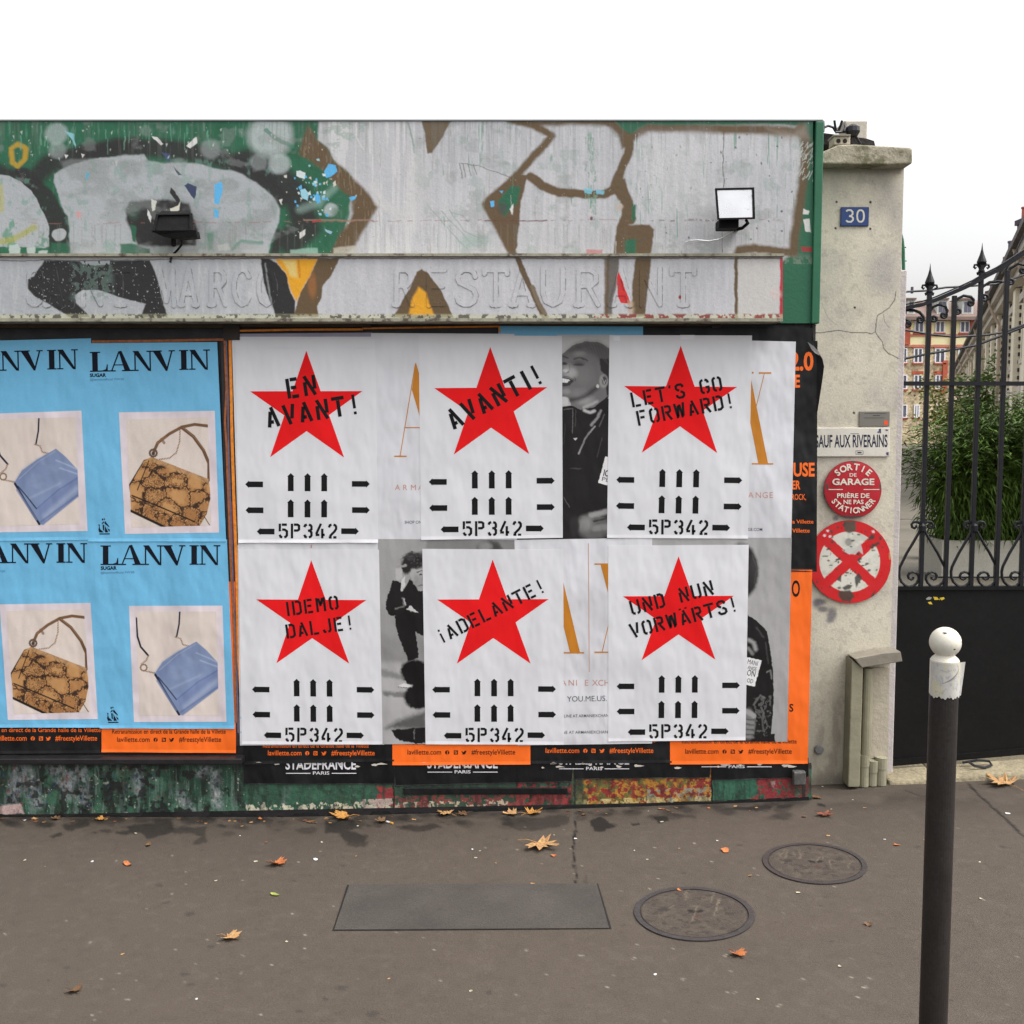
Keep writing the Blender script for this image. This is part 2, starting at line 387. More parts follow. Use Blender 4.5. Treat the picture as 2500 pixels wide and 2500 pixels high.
# high-contrast serif capitals, polygons in cap-height units
def didone(b, ch, x0, y0, cap, sx, rot, Y, m=0):
    t = .06
    S = {
     'L': (.9, [[(.12, 0), (.40, 0), (.40, 1), (.12, 1)], [(0, 1), (.53, 1), (.53, 1 - t), (0, 1 - t)], [(0, 0), (.9, 0), (.9, t), (0, t)], [(.62, t), (.9, t), (.9, .36), (.86, .36), (.80, .12)]]),
     'A': (1.27, [[(.15, 0), (.22, 0), (.63, 1), (.55, 1)], [(.56, 1), (.70, 1.03), (1.16, 0), (.86, 0)], [(.30, .30), (.86, .29), (.86, .345), (.30, .345)], [(0, 0), (.40, 0), (.40, t), (0, t)], [(.72, 0), (1.27, 0), (1.27, t), (.72, t)]]),
     'N': (1.05, [[(.11, 0), (.18, 0), (.18, 1), (.11, 1)], [(.02, 1), (.32, 1), (.94, 0), (.90, -.02), (.80, 0)], [(.875, -.02), (.945, -.02), (.945, 1), (.875, 1)], [(0, 0), (.32, 0), (.32, t), (0, t)], [(.73, 1), (1.07, 1), (1.07, 1 - t), (.73, 1 - t)]]),
     'V': (1.24, [[(.12, 1), (.50, 1), (.88, .10), (.78, -.03)], [(.78, -.03), (.86, -.03), (1.15, 1), (1.075, 1)], [(0, 1), (.60, 1), (.60, 1 - t), (0, 1 - t)], [(.94, 1), (1.26, 1), (1.26, 1 - t), (.94, 1 - t)]]),
     'I': (.45, [[(.09, 0), (.37, 0), (.37, 1), (.09, 1)], [(0, 0), (.46, 0), (.46, t), (0, t)], [(0, 1), (.46, 1), (.46, 1 - t), (0, 1 - t)]]),
    }
    c, s = cos(R(rot)), sin(R(rot))
    for k, pl in enumerate(S[ch][1]):
        pts = []
        for x, y in pl:
            X = x * cap * sx; Z = y * cap
            pts.append((x0 + X * c - Z * s, y0 - X * s - Z * c))
        b.flat(pts, Y - .00012 * k, m)
# ================================================================== GROUND
XC = W(1984, 1000, 0)[0]          # shop corner
def fine_axis(lo, hi, st, far):
    a = list(np.arange(lo, hi + 1e-6, st)); l = []; s = st; x = lo
    while x > -far: s *= 1.6; x -= s; l.append(x)
    r = []; s = st; x = hi
    while x < far: s *= 1.6; x += s; r.append(x)
    return np.array(l[::-1] + a + r)
# far asphalt sheet (road level) out to the horizon
mk('road', [(-900, -900, -.14), (900, -900, -.14), (900, 900, -.14), (-900, 900, -.14)], [[0, 1, 2, 3]], mat('road_asphalt', (.05, .05, .052), .85, nz=(.8, .2), fine=(90, .3), bump=(120, .004))).__setitem__('kind', 'structure')
PAVE_FRONT = -2.62
xs = np.concatenate([np.arange(-9, -2.3, .35), np.arange(-2.3, 2.75, .0085), np.arange(2.75, 8, .3)])
ys = np.concatenate([np.arange(PAVE_FRONT, -1.75, .02), np.arange(-1.75, .12, .0085), np.arange(.12, .46, .03)])
XX, YY = np.meshgrid(xs, ys); ZZ = np.vectorize(gz)(XX)
PX, PY = invG(XX, YY, ZZ)
pv = Paint(PX.ravel(), PY.ravel(), A(110, 99, 88, .57), warp=5, wscale=22)
n1 = fbm(XX.ravel() * 2.3, YY.ravel() * 2.3, 4, 4); n2 = fbm(XX.ravel() * 30, YY.ravel() * 30, 14, 3); n3 = fbm(XX.ravel() * .9 + 5, YY.ravel() * 1.7, 24, 3)
pv.all((n1 - .5) * .3, A(126, 113, 99, .57)); pv.all((.5 - n1) * .3, A(92, 85, 78, .57)); pv.all((n3 - .5) * .4, A(116, 98, 82, .57))
pv.all(sstep(.66, .72, n2) * .10, A(140, 132, 122, .7)); pv.all(sstep(.36, .30, n2) * .12, A(60, 56, 54, .52))
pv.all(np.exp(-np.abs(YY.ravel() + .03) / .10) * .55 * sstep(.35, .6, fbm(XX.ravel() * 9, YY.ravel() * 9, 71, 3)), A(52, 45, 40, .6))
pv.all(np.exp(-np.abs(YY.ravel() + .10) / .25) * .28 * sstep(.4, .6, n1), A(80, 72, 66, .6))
wet = A(38, 34, 31, .5)
def stain(pts, al=.8, f=7): pv.poly(pts, wet, f, al)
stain([(150, 2015), (215, 2008), (222, 2018), (165, 2030)], .7); stain([(120, 2042), (150, 2034), (152, 2040), (128, 2046)], .8)
stain([(310, 2015), (420, 2008), (425, 2030), (400, 2040), (360, 2048), (345, 2035), (282, 2038), (285, 2030), (312, 2028)], .75)
stain([(420, 2020), (505, 2018), (500, 2040), (507, 2058), (470, 2060), (478, 2048), (490, 2040), (470, 2034), (425, 2036)], .6)
stain([(795, 2005), (860, 2000), (880, 2020), (850, 2025), (900, 2040), (890, 2055), (850, 2060), (840, 2050), (830, 2035), (790, 2030)], .75)
stain([(985, 2015), (1060, 2010), (1080, 2022), (1020, 2030), (985, 2028)], .7); stain([(1230, 1998), (1390, 1990), (1385, 2010), (1330, 2028), (1270, 2030), (1225, 2012)], .6)
stain([(1440, 2006), (1468, 1994), (1490, 2012), (1505, 2016), (1470, 2030), (1452, 2032)], .9, 4); stain([(1590, 1992), (1630, 1994), (1635, 2004), (1605, 2010)], .9, 4)
stain([(1640, 1985), (1700, 1990), (1700, 1996), (1650, 1994)], .6); stain([(1760, 1978), (1800, 1970), (1880, 1965), (1880, 1976), (1820, 1980)], .8, 5); stain([(1895, 1964), (1940, 1964), (1930, 1972), (1900, 1972)], .8, 4); stain([(1995, 1964), (2015, 1962), (2018, 1968), (2000, 1970)], .9, 3)
stain([(1540, 2013), (1560, 2010), (1562, 2016), (1545, 2018)], .8, 3); stain([(845, 2060), (905, 2052), (890, 2068), (850, 2066)], .6)
for i in range(170):
    x = random.uniform(-60, 2000); y = 1996 - (max(0, x - 700) / 1285) ** 1.15 * 42 + abs(random.gauss(0, 15)); r = random.uniform(3, 14)
    pv.blob((x, y), r * 1.7, r * .6, wet, .8, random.uniform(.25, .6))
for i in range(230):
    x = random.uniform(-100, 2600); y = random.uniform(2000, 2500); s = (y - 1500) / 600; r = random.uniform(1.2, 2.6) * s
    pv.blob((x, y), r * 1.3, r * .6, A(190, 182, 165, .7) if random.random() < .7 else A(60, 54, 50, .6), .6, random.uniform(.25, .8))
for i in range(26):     # old chewing gum
    x = random.uniform(0, 2500); y = random.uniform(2040, 2480); s = (y - 1500) / 600; r = random.uniform(4, 8) * s
    pv.blob((x, y), r * 1.25, r * .5, A(74, 70, 68, .52), .5, .55)
pv.stroke([(1402, 2005), (1401, 2060), (1404, 2150), (1404, 2162)], 4.2, A(26, 23, 22, .5), 3, 1)
pv.stroke([(2363, 1912), (2405, 1955), (2450, 1996), (2504, 2046), (2600, 2130)], 5, A(40, 36, 36, .5), 4, .9)
pv.stroke([(2210, 1930), (2262, 1945)], 3, A(50, 46, 44, .5), 3, .7)
pv.stroke([(1440, 2165), (1425, 2130), (1437, 2200)], 3, A(50, 46, 44, .5), 4, .4)
pave_V = np.stack([XX, YY, ZZ], -1).reshape(-1, 3)
# front edge drops to the road behind the photographer's bollard line
nb = len(xs); low = pave_V[:nb].copy(); low[:, 2] = -.139; low[:, 1] -= .012
Vp = np.concatenate([pave_V, low]); Fp = gridF(nb, len(ys))[:, ::-1]
i0 = np.arange(nb - 1); j0 = i0 + len(pave_V)
Fp = np.concatenate([Fp, np.stack([i0, i0 + 1, j0 + 1, j0], -1)[:, ::-1]])
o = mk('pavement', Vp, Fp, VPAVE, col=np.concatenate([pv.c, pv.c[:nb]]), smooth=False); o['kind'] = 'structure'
kb = B()
for i in range(-8, 8): kb.box(i * 1.0 + .004, i * 1.0 + .996, PAVE_FRONT - .2, PAVE_FRONT - .018, -.15, gz(i + .5) - .006)
bevel(kb.build('kerb', mat('granite_kerb', (.22, .21, .20), .8, nz=(30, .2), bump=(90, .003))), .012).__setitem__('kind', 'structure')
# courtyard behind the gate
GY = .30
cb = B(); cb.box(1.2, 70, GY + .08, 118, -.13, gz(2.2) + .004)
cb.build('courtyard_paving', mat('courtyard_slabs', A(160, 150, 130, .34), .8, nz=(.7, .2), fine=(40, .12), bump=(30, .003))).__setitem__('kind', 'structure')

# ================================================================== SHOPFRONT
TOPY = 296
Yf, Ys = -.02, -.105            # painted fascia plane, sign band plane
shop = thing('shopfront', (0, .5, 0), 'closed shopfront with graffitied silver and green fascia above pasted posters', 'shop')
zt = W(0, TOPY, Yf)[2]; zf0 = W(0, 640, Yf)[2]
bb = B(); bb.box(-9, XC, .03, 5, -.13, zt - .02)
bb.build('wall', mat('shop_render', A(150, 145, 138), .85, nz=(3, .15), bump=(30, .004)), shop)
bb = B(); bb.box(-9, XC + .01, -.024, 5.05, zt + .0005, zt + .006); bb.build('roof', mat('zinc_flashing', A(120, 122, 124), .5, metal=.3), shop)
SIL = A(187, 186, 189, 1.16); SIL2 = A(167, 170, 173, 1.16); GRN = A(38, 103, 74, 1.0); BLK = A(42, 40, 40, 1); BRN = A(98, 78, 52, 1.1); WHT = A(210, 208, 205); CY = A(90, 175, 225); YEL = A(222, 158, 32); PRED = A(205, 40, 40)
# ---- fascia paint, measured on the photograph
q = [(-420, TOPY), (1985, TOPY), (1985, 789), (-420, 789)]
def fascia(P):
    x, y = P.rx, P.ry
    st = fbm(x / 7, y / 160, 31, 4); st2 = fbm(x / 40, y / 90, 35, 4); ch = fbm(x / 10, y / 13, 41, 4); big = fbm(x / 130, y / 110, 47, 3)
    right = sstep(650, 850, x)
    P.all((1 - right), SIL2); P.all(sstep(.5, .75, big) * .35, A(172, 174, 178)); P.all((st - .5) * .9 * right, A(222, 220, 220)); P.all((.5 - st) * .8 * right, A(150, 150, 152))
    # green shows through thin silver
    P.all(sstep(.60, .70, fbm(x / 26, y / 34, 53, 4)) * .40 * (1 - .45 * right), A(96, 140, 122)); P.all(sstep(.66, .72, st) * sstep(.52, .62, st2) * .75, A(108, 146, 130))
    # green ground at top left
    grn = c1([(-1200, 0), (1932, 0), (2600, 0), (2560, 330), (2380, 420), (2350, 700), (2250, 960), (-1200, 990)])
    P.poly(grn, GRN, 8)
    m = sstep(.60, .78, fbm(x / 8, y / 40, 61, 4))
    P.poly(grn, A(90, 145, 118), 4, .55, m); P.poly(grn, A(24, 82, 54), 4, .5, sstep(.55, .7, st2))
    # soft black outlines
    for pts, wd, f in (([(-300, 300), (0, 400), (200, 470), (330, 330), (560, 270), (880, 215), (1180, 235), (1480, 290), (1750, 400), (1890, 560)], 130, 60),
                       ([(150, 420), (290, 560), (390, 720), (400, 960)], 140, 25), ([(1650, 330), (1870, 420), (2010, 560), (2060, 760), (1960, 850)], 190, 70), ([(560, 250), (900, 200)], 90, 60), ([(1880, 800), (1840, 980)], 60, 30)):
        P.stroke(c1(pts), wd / 2.76, BLK, f / 2.76, .93)
    P.poly(c1([(345, 860), (470, 870), (470, 960), (330, 960)]), GRN, 6, .8); P.blob(c1([(400, 810)])[0], 18, 15, A(165, 168, 170), .2)
    # silver letter bodies at left
    P.poly(c1([(-1200, 480), (-400, 380), (0, 405), (60, 415), (140, 450), (210, 510), (260, 590), (300, 670), (325, 740), (332, 800), (330, 880), (300, 900), (180, 890), (-1200, 900)]), SIL2, 3)
    P.poly(c1([(365, 400), (440, 355), (560, 315), (700, 290), (850, 272), (975, 268), (1000, 310), (1100, 325), (1200, 322), (1330, 330), (1440, 360), (1550, 375), (1640, 410), (1720, 455), (1790, 510), (1850, 570), (1885, 640), (1882, 720), (1850, 800), (1820, 870), (1800, 965), (470, 965), (470, 860), (468, 760), (455, 690), (420, 620), (385, 530), (368, 450)]), SIL2, 6)
    mm = sstep(.56, .70, fbm(x / 16, y / 26, 67, 4)) * (x < 690)
    P.poly(c1([(380, 300), (1880, 300), (1850, 960), (470, 960)]), A(112, 150, 136), 10, .42, mm); P.poly(c1([(-300, 420), (320, 420), (320, 900), (-300, 900)]), A(100, 150, 130), 10, .5, mm)
    P.poly(c1([(-300, 600), (320, 700), (330, 900), (-300, 900)]), A(60, 130, 96), 10, .5, mm); P.poly(c1([(980, 300), (1100, 330), (1100, 400), (1000, 400)]), A(110, 150, 136), 10, .5)
    for c, r, al in (((1820, 140), 150, .85), ((380, 130), 75, .55), ((1880, 330), 72, .7), ((390, 240), 60, .35), ((1420, 230), 70, .35), ((1740, 320), 55, .3), ((2230, 640), 48, .8), ((2190, 530), 100, .0)):
        P.blob(c1([c])[0], r / 2.76, r / 2.76 * .95, A(178, 186, 186), .5, al)
    P.stroke(c1([(1790, 100), (1850, 150), (1970, 215)]), 10, A(60, 118, 96), 4, .7); P.stroke(c1([(2020, 640), (2150, 590), (2260, 480)]), 18, A(150, 178, 168), 16, .45)
    P.stroke(c1([(120, 195), (75, 230), (85, 320), (120, 345), (165, 300), (170, 225), (120, 195)]), 12, A(180, 145, 40), 7, .9); P.stroke(c1([(-40, 860), (60, 850), (150, 810), (230, 760)]), 14, A(160, 158, 60), 9, .7); P.stroke(c1([(0, 480), (10, 640)]), 12, A(170, 165, 70), 9, .6)
    P.poly(c1([(-60, 890), (330, 900), (330, 960), (-60, 960)]), GRN, 10, .6)
    for a in ([(60, 880), (110, 870), (140, 900), (130, 950), (60, 950)], [(180, 890), (240, 890), (230, 960), (190, 950)], [(260, 920), (320, 910), (310, 960), (255, 960)]): P.poly(c1(a), A(178, 190, 186), 3, .9)
    # sprayed black box behind the left lamp
    P.poly(c1([(845, 640), (870, 590), (960, 580), (1130, 570), (1270, 600), (1300, 700), (1330, 780), (1320, 880), (1030, 890), (930, 880), (900, 800), (850, 720)]), BLK, 9); P.blob(c1([(900, 650)])[0], 15, 22, A(50, 80, 64), 1, .7)
    P.poly(c1([(880, 740), (920, 750), (915, 860), (895, 850)]), GRN, 3); P.poly(c1([(810, 870), (905, 870), (1010, 910), (1010, 955), (810, 945)]), GRN, 6, .9); P.poly(c1([(1030, 900), (1120, 890), (1170, 920), (1100, 945), (1040, 935)]), A(160, 170, 165), 4, .8)
    P.poly(c1([(1390, 800), (1440, 790), (1440, 900), (1410, 920)]), A(70, 130, 105), 8, .7); P.stroke(c1([(1560, 910), (1620, 850), (1760, 865)]), 8, A(70, 130, 110), 7, .7); P.poly(c1([(1460, 880), (1540, 870), (1550, 910), (1480, 915)]), WHT, 5, .7)
    P.blob((418, 548), 74, 52, BLK, 1.5, .5); P.poly(c1([(380, 300), (1880, 300), (1850, 960), (470, 960)]), A(132, 136, 134), 10, .5, sstep(.5, .7, fbm(x / 70, y / 50, 69, 4)) * (x < 690)); P.all(sstep(.62, .74, fbm(x / 55, y / 40, 79, 4)) * .35, A(134, 138, 136))
    # chips
    for a, k in (([(1150, 490), (1180, 520), (1225, 600), (1195, 600), (1140, 520)], BLK), ([(1240, 480), (1270, 462), (1325, 480), (1325, 540), (1310, 570), (1270, 520)], A(52, 62, 92)), ([(1170, 345), (1225, 410), (1200, 410)], A(70, 84, 90)), ([(1445, 470), (1490, 455), (1500, 500), (1475, 610), (1445, 600)], CY), ([(1440, 630), (1470, 640), (1475, 690), (1450, 690)], CY), ([(570, 390), (600, 395), (590, 440), (572, 430)], A(100, 165, 185)), ([(515, 650), (540, 655), (545, 690), (520, 695)], A(200, 150, 150)),
                 ([(1020, 145), (1060, 150), (1100, 200), (1085, 205)], WHT), ([(1255, 210), (1320, 150), (1330, 190), (1280, 230)], WHT), ([(1000, 640), (1025, 690), (1020, 725), (995, 680)], WHT), ([(1015, 570), (1055, 580), (1050, 640), (1030, 650)], A(200, 200, 190)), ([(1145, 635), (1200, 610), (1215, 580), (1205, 640), (1150, 690)], A(208, 205, 190)), ([(1085, 255), (1140, 265), (1150, 320), (1120, 300)], A(60, 75, 110)),
                 ([(440, 270), (465, 275), (445, 300)], WHT), ([(545, 260), (570, 270), (555, 295)], WHT), ([(430, 110), (500, 130), (510, 230), (490, 170)], A(130, 185, 195))):
        P.poly(c1(a), k, 1.5)
    # right half of the lettering: brown arrow head between the two bodies
    br = c2([(215, 270), (285, 60), (340, 170), (410, 220), (450, 300), (560, 400), (660, 500), (757, 620), (700, 705), (650, 790), (600, 885), (520, 960), (420, 960), (480, 820), (560, 720), (585, 660), (570, 560), (500, 500), (440, 440), (380, 380), (300, 310)])
    P.poly(c2([(350, -40), (345, 170), (410, 220), (450, 300), (560, 400), (660, 500), (757, 620), (700, 705), (650, 790), (600, 885), (520, 990), (1000, 990), (1000, -40)]), SIL, 6, .96); P.poly(c2([(350, -40), (1000, -40), (1000, 960), (640, 960), (757, 620), (450, 300)]), A(214, 212, 211), 4, .5, sstep(.5, .62, st)); P.poly(c2([(360, -20), (700, -20), (690, 110), (450, 260), (380, 170)]), A(120, 150, 132), 20, .45, sstep(.48, .62, fbm(x / 14, y / 8, 77, 4)))
    P.poly(br, BRN, 12); P.poly(br, A(140, 126, 104), 3, .5, sstep(.6, .72, fbm(x / 3, y / 26, 73, 3)))
    P.blob(c2([(500, 660)])[0], 22, 14, A(52, 95, 66), 1, .6)
    def kk(pts, k=CY, al=1): P.poly(c2(pts), k, 1.5, al)
    kk([(385, 385), (420, 330), (470, 335), (475, 380), (440, 410), (400, 425)]); kk([(560, 560), (610, 545), (600, 570), (575, 582)]); kk([(200, 380), (225, 375), (260, 390), (255, 440), (205, 410)], A(205, 215, 215)); kk([(230, 510), (260, 500), (290, 530), (280, 580), (240, 560)], A(150, 200, 215)); kk([(320, 540), (360, 545), (365, 590), (330, 580)]); kk([(315, 450), (335, 455), (335, 490), (318, 480)])
    kk([(280, 430), (300, 420), (305, 440)], A(220, 190, 190)); kk([(225, 790), (265, 770), (260, 810), (230, 835)], WHT); kk([(395, 770), (440, 790), (430, 810), (400, 790)], A(150, 180, 200)); kk([(85, 580), (110, 570), (100, 610)], WHT)
    rq = random.Random(9)
    for i in range(46):
        cx, cy = rq.gauss(290, 90), rq.gauss(480, 90); s_ = rq.uniform(5, 20); kk([(cx, cy), (cx + s_, cy - s_ * rq.random()), (cx + s_ * 1.2, cy + s_ * .8), (cx + s_ * .3, cy + s_ * rq.uniform(.6, 1.4))], rq.choice([CY, A(205, 215, 212), A(206, 200, 190), A(150, 195, 205)]))
    for i in range(40):
        cx, cy = rq.uniform(20, 620), rq.uniform(60, 930); s_ = rq.uniform(3, 11); kk([(cx, cy), (cx + s_, cy - s_ * .5), (cx + s_ * .7, cy + s_ * .8)], A(196, 198, 190), .9)
    for i in range(60):
        cx, cy = rq.uniform(60, 1900), rq.uniform(60, 330); s_ = rq.uniform(4, 16); P.poly(c1([(cx, cy), (cx + s_, cy - s_ * rq.random()), (cx + s_ * .5, cy + s_ * rq.uniform(.5, 2))]), A(188, 192, 184), 1.5, .8)
    for i in range(26):
        cx, cy = rq.uniform(60, 1900), rq.uniform(50, 180); P.stroke(c1([(cx, cy), (cx + rq.uniform(-6, 6), cy + rq.uniform(30, 120))]), rq.uniform(1, 4), A(110, 160, 136), 3, .6)
    P.stroke(c2([(250, 705), (560, 712), (720, 712)]), 4, A(150, 120, 105), 3, .8); P.stroke(c2([(310, 715), (365, 710)]), 5, A(170, 50, 50), 2, .9)
    P.poly(c2([(160, 910), (340, 900), (350, 950), (160, 945)]), A(150, 185, 170), 5, .7); P.poly(c2([(450, 900), (620, 880), (600, 950), (450, 950)]), A(190, 185, 172), 6, .7)
    P.poly(c2([(1035, 0), (1290, 0), (1240, 60), (1180, 160), (1115, 262), (1082, 265), (1065, 120)]), A(104, 88, 66), 5)
    P.stroke(c2([(960, 60), (985, 170), (995, 260)]), 4, A(110, 140, 125), 3, .7); P.stroke(c2([(610, 60), (605, 160), (660, 240)]), 4, A(210, 208, 205), 3, .8)
    for pts in ([(720, 480), (760, 580), (960, 720), (965, 560)],): P.stroke(c2(pts), 26, A(198, 197, 196), 12, .7)
    P.stroke(c2([(1310, 330), (1420, 340), (1640, 420)]), 2.5, A(110, 110, 110), 1.5, .7)
    for dx in (0, 20, 55, 95): P.stroke(c2([(1300 + dx, 330), (1320 + dx, 430 - dx * .3)]), 2.2, A(96, 90, 88), 1.5, .7)
    for pts in ([(1090, 610), (1280, 830), (1350, 900)], [(1180, 650), (1300, 780), (1400, 880)], [(1230, 640), (1330, 780), (1430, 830)], [(1250, 660), (1320, 680), (1360, 720)]): P.stroke(c2(pts), 2.5, A(140, 155, 150), 2, .7)
    P.blob(c2([(1400, 850)])[0], 40, 18, A(140, 165, 155), 1, .5)
    # brown outlines round the right hand letters
    P.stroke(c2([(1640, 30), (1790, 70), (1925, 140), (1700, 395), (1478, 600), (1600, 830), (1690, 990)]), 18, BRN, 9)
    P.poly(c2([(1470, 600), (1700, 400), (1770, 400), (1720, 560), (1690, 880), (1665, 945)]), BRN, 5); P.poly(c2([(1560, 590), (1650, 480), (1715, 490), (1690, 600), (1600, 690)]), GRN, 8); P.blob(c2([(1590, 630)])[0], 12, 14, A(70, 72, 66), .8, .8)
    kk([(1505, 585), (1535, 580), (1535, 615), (1515, 620)]); kk([(1570, 515), (1595, 515), (1590, 535)]); kk([(1640, 640), (1665, 600), (1660, 680)], WHT)
    t3 = lambda pts, wd, f=5, k=BRN: P.stroke(c3(pts), wd / 2.576 * 1.28, k, f / 2.576 * 3.2)
    t3([(-10, 385), (60, 450), (170, 490), (330, 500), (460, 500), (520, 470)], 42); t3([(520, 450), (560, 340), (600, 250), (610, 190), (590, 130)], 44); t3([(545, 440), (600, 560), (610, 650)], 60)
    t3([(480, 40), (560, 110), (640, 130), (720, 80), (900, 78), (1300, 90), (1680, 105)], 46, 12); t3([(-20, 60), (240, 40), (480, 50)], 30, 12)
    P.poly(c3([(470, -20), (1830, -20), (1830, 70), (1500, 62), (720, 62), (620, 120), (560, 90)]), GRN, 8); P.poly(c3([(600, 540), (655, 570), (640, 670), (615, 660)]), GRN, 6)
    P.poly(c3([(545, 130), (650, 130), (625, 200), (560, 215)]), BRN, 9); P.poly(c3([(500, 440), (580, 400), (600, 530), (540, 540)]), BRN, 6)
    P.poly(c3([(545, 690), (735, 690), (765, 720), (765, 760), (740, 890), (525, 890), (545, 760)]), BRN, 6); P.stroke(c3([(600, 560), (590, 640), (560, 700), (540, 890)]), 24, BRN, 6); P.poly(c3([(580, 790), (655, 780), (650, 870), (590, 875)]), GRN, 9)
    P.blob(c3([(548, 580)])[0], 8, 9, A(185, 170, 160), 1, .9)
    # green field at the far right and its brown edge
    P.poly(c3([(1700, -20), (1900, -20), (1900, 1340), (1500, 1340), (1500, 960), (1640, 880), (1660, 700), (1700, 400), (1690, 130)]), GRN, 12)
    t3([(1690, 80), (1725, 200), (1700, 400), (1690, 500), (1660, 680), (1640, 870)], 46, 12); t3([(1640, 870), (1400, 840), (1295, 850), (1280, 900)], 40, 8)
    P.poly(c3([(1480, 90), (1640, 110), (1720, 60), (1740, 150), (1600, 160)]), A(150, 140, 128), 25, .6)
    P.poly(c3([(1700, 590), (1740, 600), (1735, 625), (1700, 625)]), WHT, 2); P.poly(c3([(1700, 655), (1740, 650), (1755, 740), (1720, 735)]), A(205, 205, 200), 2); P.poly(c3([(1690, 830), (1760, 830), (1760, 860), (1690, 860)]), A(150, 48, 50), 4)
    rr = random.Random(3)
    for i in range(70):
        cx, cy = rr.uniform(1640, 1780), rr.uniform(200, 420); P.stroke(c3([(cx, cy), (cx + rr.uniform(4, 26), cy - rr.uniform(10, 46))]), 1.8, A(190, 195, 188), 1.4, .7)
    for i in range(40):
        cx = rr.choice([rr.uniform(640, 1000), rr.uniform(1100, 1650)]); cy = rr.uniform(120, 850); P.blob(c3([(cx, cy)])[0], rr.uniform(1, 3), rr.uniform(1, 4), A(80, 84, 86), .6, .8)
    for i in range(60):   # scratches down to green on the silver oval
        cx = 370 + rr.gauss(0, 16); cy = rr.uniform(90, 600); P.stroke(c3([(cx, cy), (cx + rr.uniform(-6, 6), cy + rr.uniform(10, 60))]), rr.uniform(1, 4), A(110, 150, 130), 2, .6)
    for i in range(50):
        cx = rr.uniform(640, 900); cy = rr.uniform(110, 500); P.stroke(c3([(cx, cy), (cx + rr.uniform(-8, 2), cy + rr.uniform(40, 160))]), 1.4, A(214, 213, 212) if i % 3 else A(160, 162, 162), 1.5, .6)
    P.poly(c3([(325, 462), (380, 460), (455, 480), (450, 505), (330, 495)]), A(120, 190, 210), 3, .8, (ch > .45).astype(float))
    for i in range(34):
        x0_ = rr.uniform(700, 1940); y0_ = rr.uniform(320, 600); P.stroke([(x0_, y0_), (x0_ + rr.uniform(-1, 1), y0_ + rr.uniform(12, 60))], rr.uniform(.8, 2), rr.choice([A(150, 138, 116), A(120, 150, 134), A(216, 214, 210)]), 1.6, .55)
    P.stroke(c2([(1000, 300), (1040, 600), (970, 730)]), 40, A(204, 202, 200), 40, .4); P.poly(c3([(700, 130), (1100, 120), (1150, 640), (780, 660)]), A(206, 204, 205), 60, .4)
    # seams and rust lines
    P.stroke([(1767, 322), (1766, 450), (1763, 540), (1762, 625)], 2, A(80, 78, 76), 1.2, .9); P.stroke([(-400, 546), (200, 545), (660, 541), (1300, 538), (1900, 537)], 2.2, A(150, 95, 90), 2, .55, (ch > .5).astype(float))
    P.stroke(c3([(-300, 668), (90, 662)]), 3, A(90, 55, 50), 2, .7); P.blob(c3([(372, 655)])[0], 4, 5, A(110, 50, 50), .6, .9); P.poly(c3([(340, 850), (440, 845), (440, 875), (340, 875)]), A(190, 120, 118), 3, .8)
    P.stroke(c3([(760, 668), (960, 665), (1140, 660)]), 5, A(128, 110, 100), 5, .6, (ch > .5).astype(float))
    P.poly(c3([(1210, 690), (1280, 790), (1190, 860), (1130, 860), (1060, 800)]), A(140, 140, 142), 30, .4)  # soft shadow below left of the right floodlight, painted on the fascia
    P.all(sstep(610, 640, y) * (y < 645) * .4 * sstep(.4, .6, ch), A(150, 150, 140))
    P.all((y > 776) * (x < 1905) * .9, A(40, 36, 32)); P.all((y > 640) * (x < 1905) * .8, A(60, 56, 52))  # shade behind and below the sign band, painted into the fascia colour
    sp = vn(x / 2.2, y / 2.6, 83); P.all(((sp > .978) * .7 * sstep(.4, .6, big)), A(205, 205, 200)); P.all(((sp < .022) * .5), A(70, 74, 72)); gs = fbm(x / 5, y / 150, 87, 3); P.all(sstep(.58, .72, gs) * sstep(470, 300, y) * .30, A(112, 112, 108)); P.all(sstep(.6, .72, gs) * sstep(545, 550, y) * sstep(640, 560, y) * .28, A(120, 116, 110))
painted('fascia_panel', q, Yf, fascia, VPAINT, shop, step=1.45, warp=3.2, wscale=34, base=SIL)
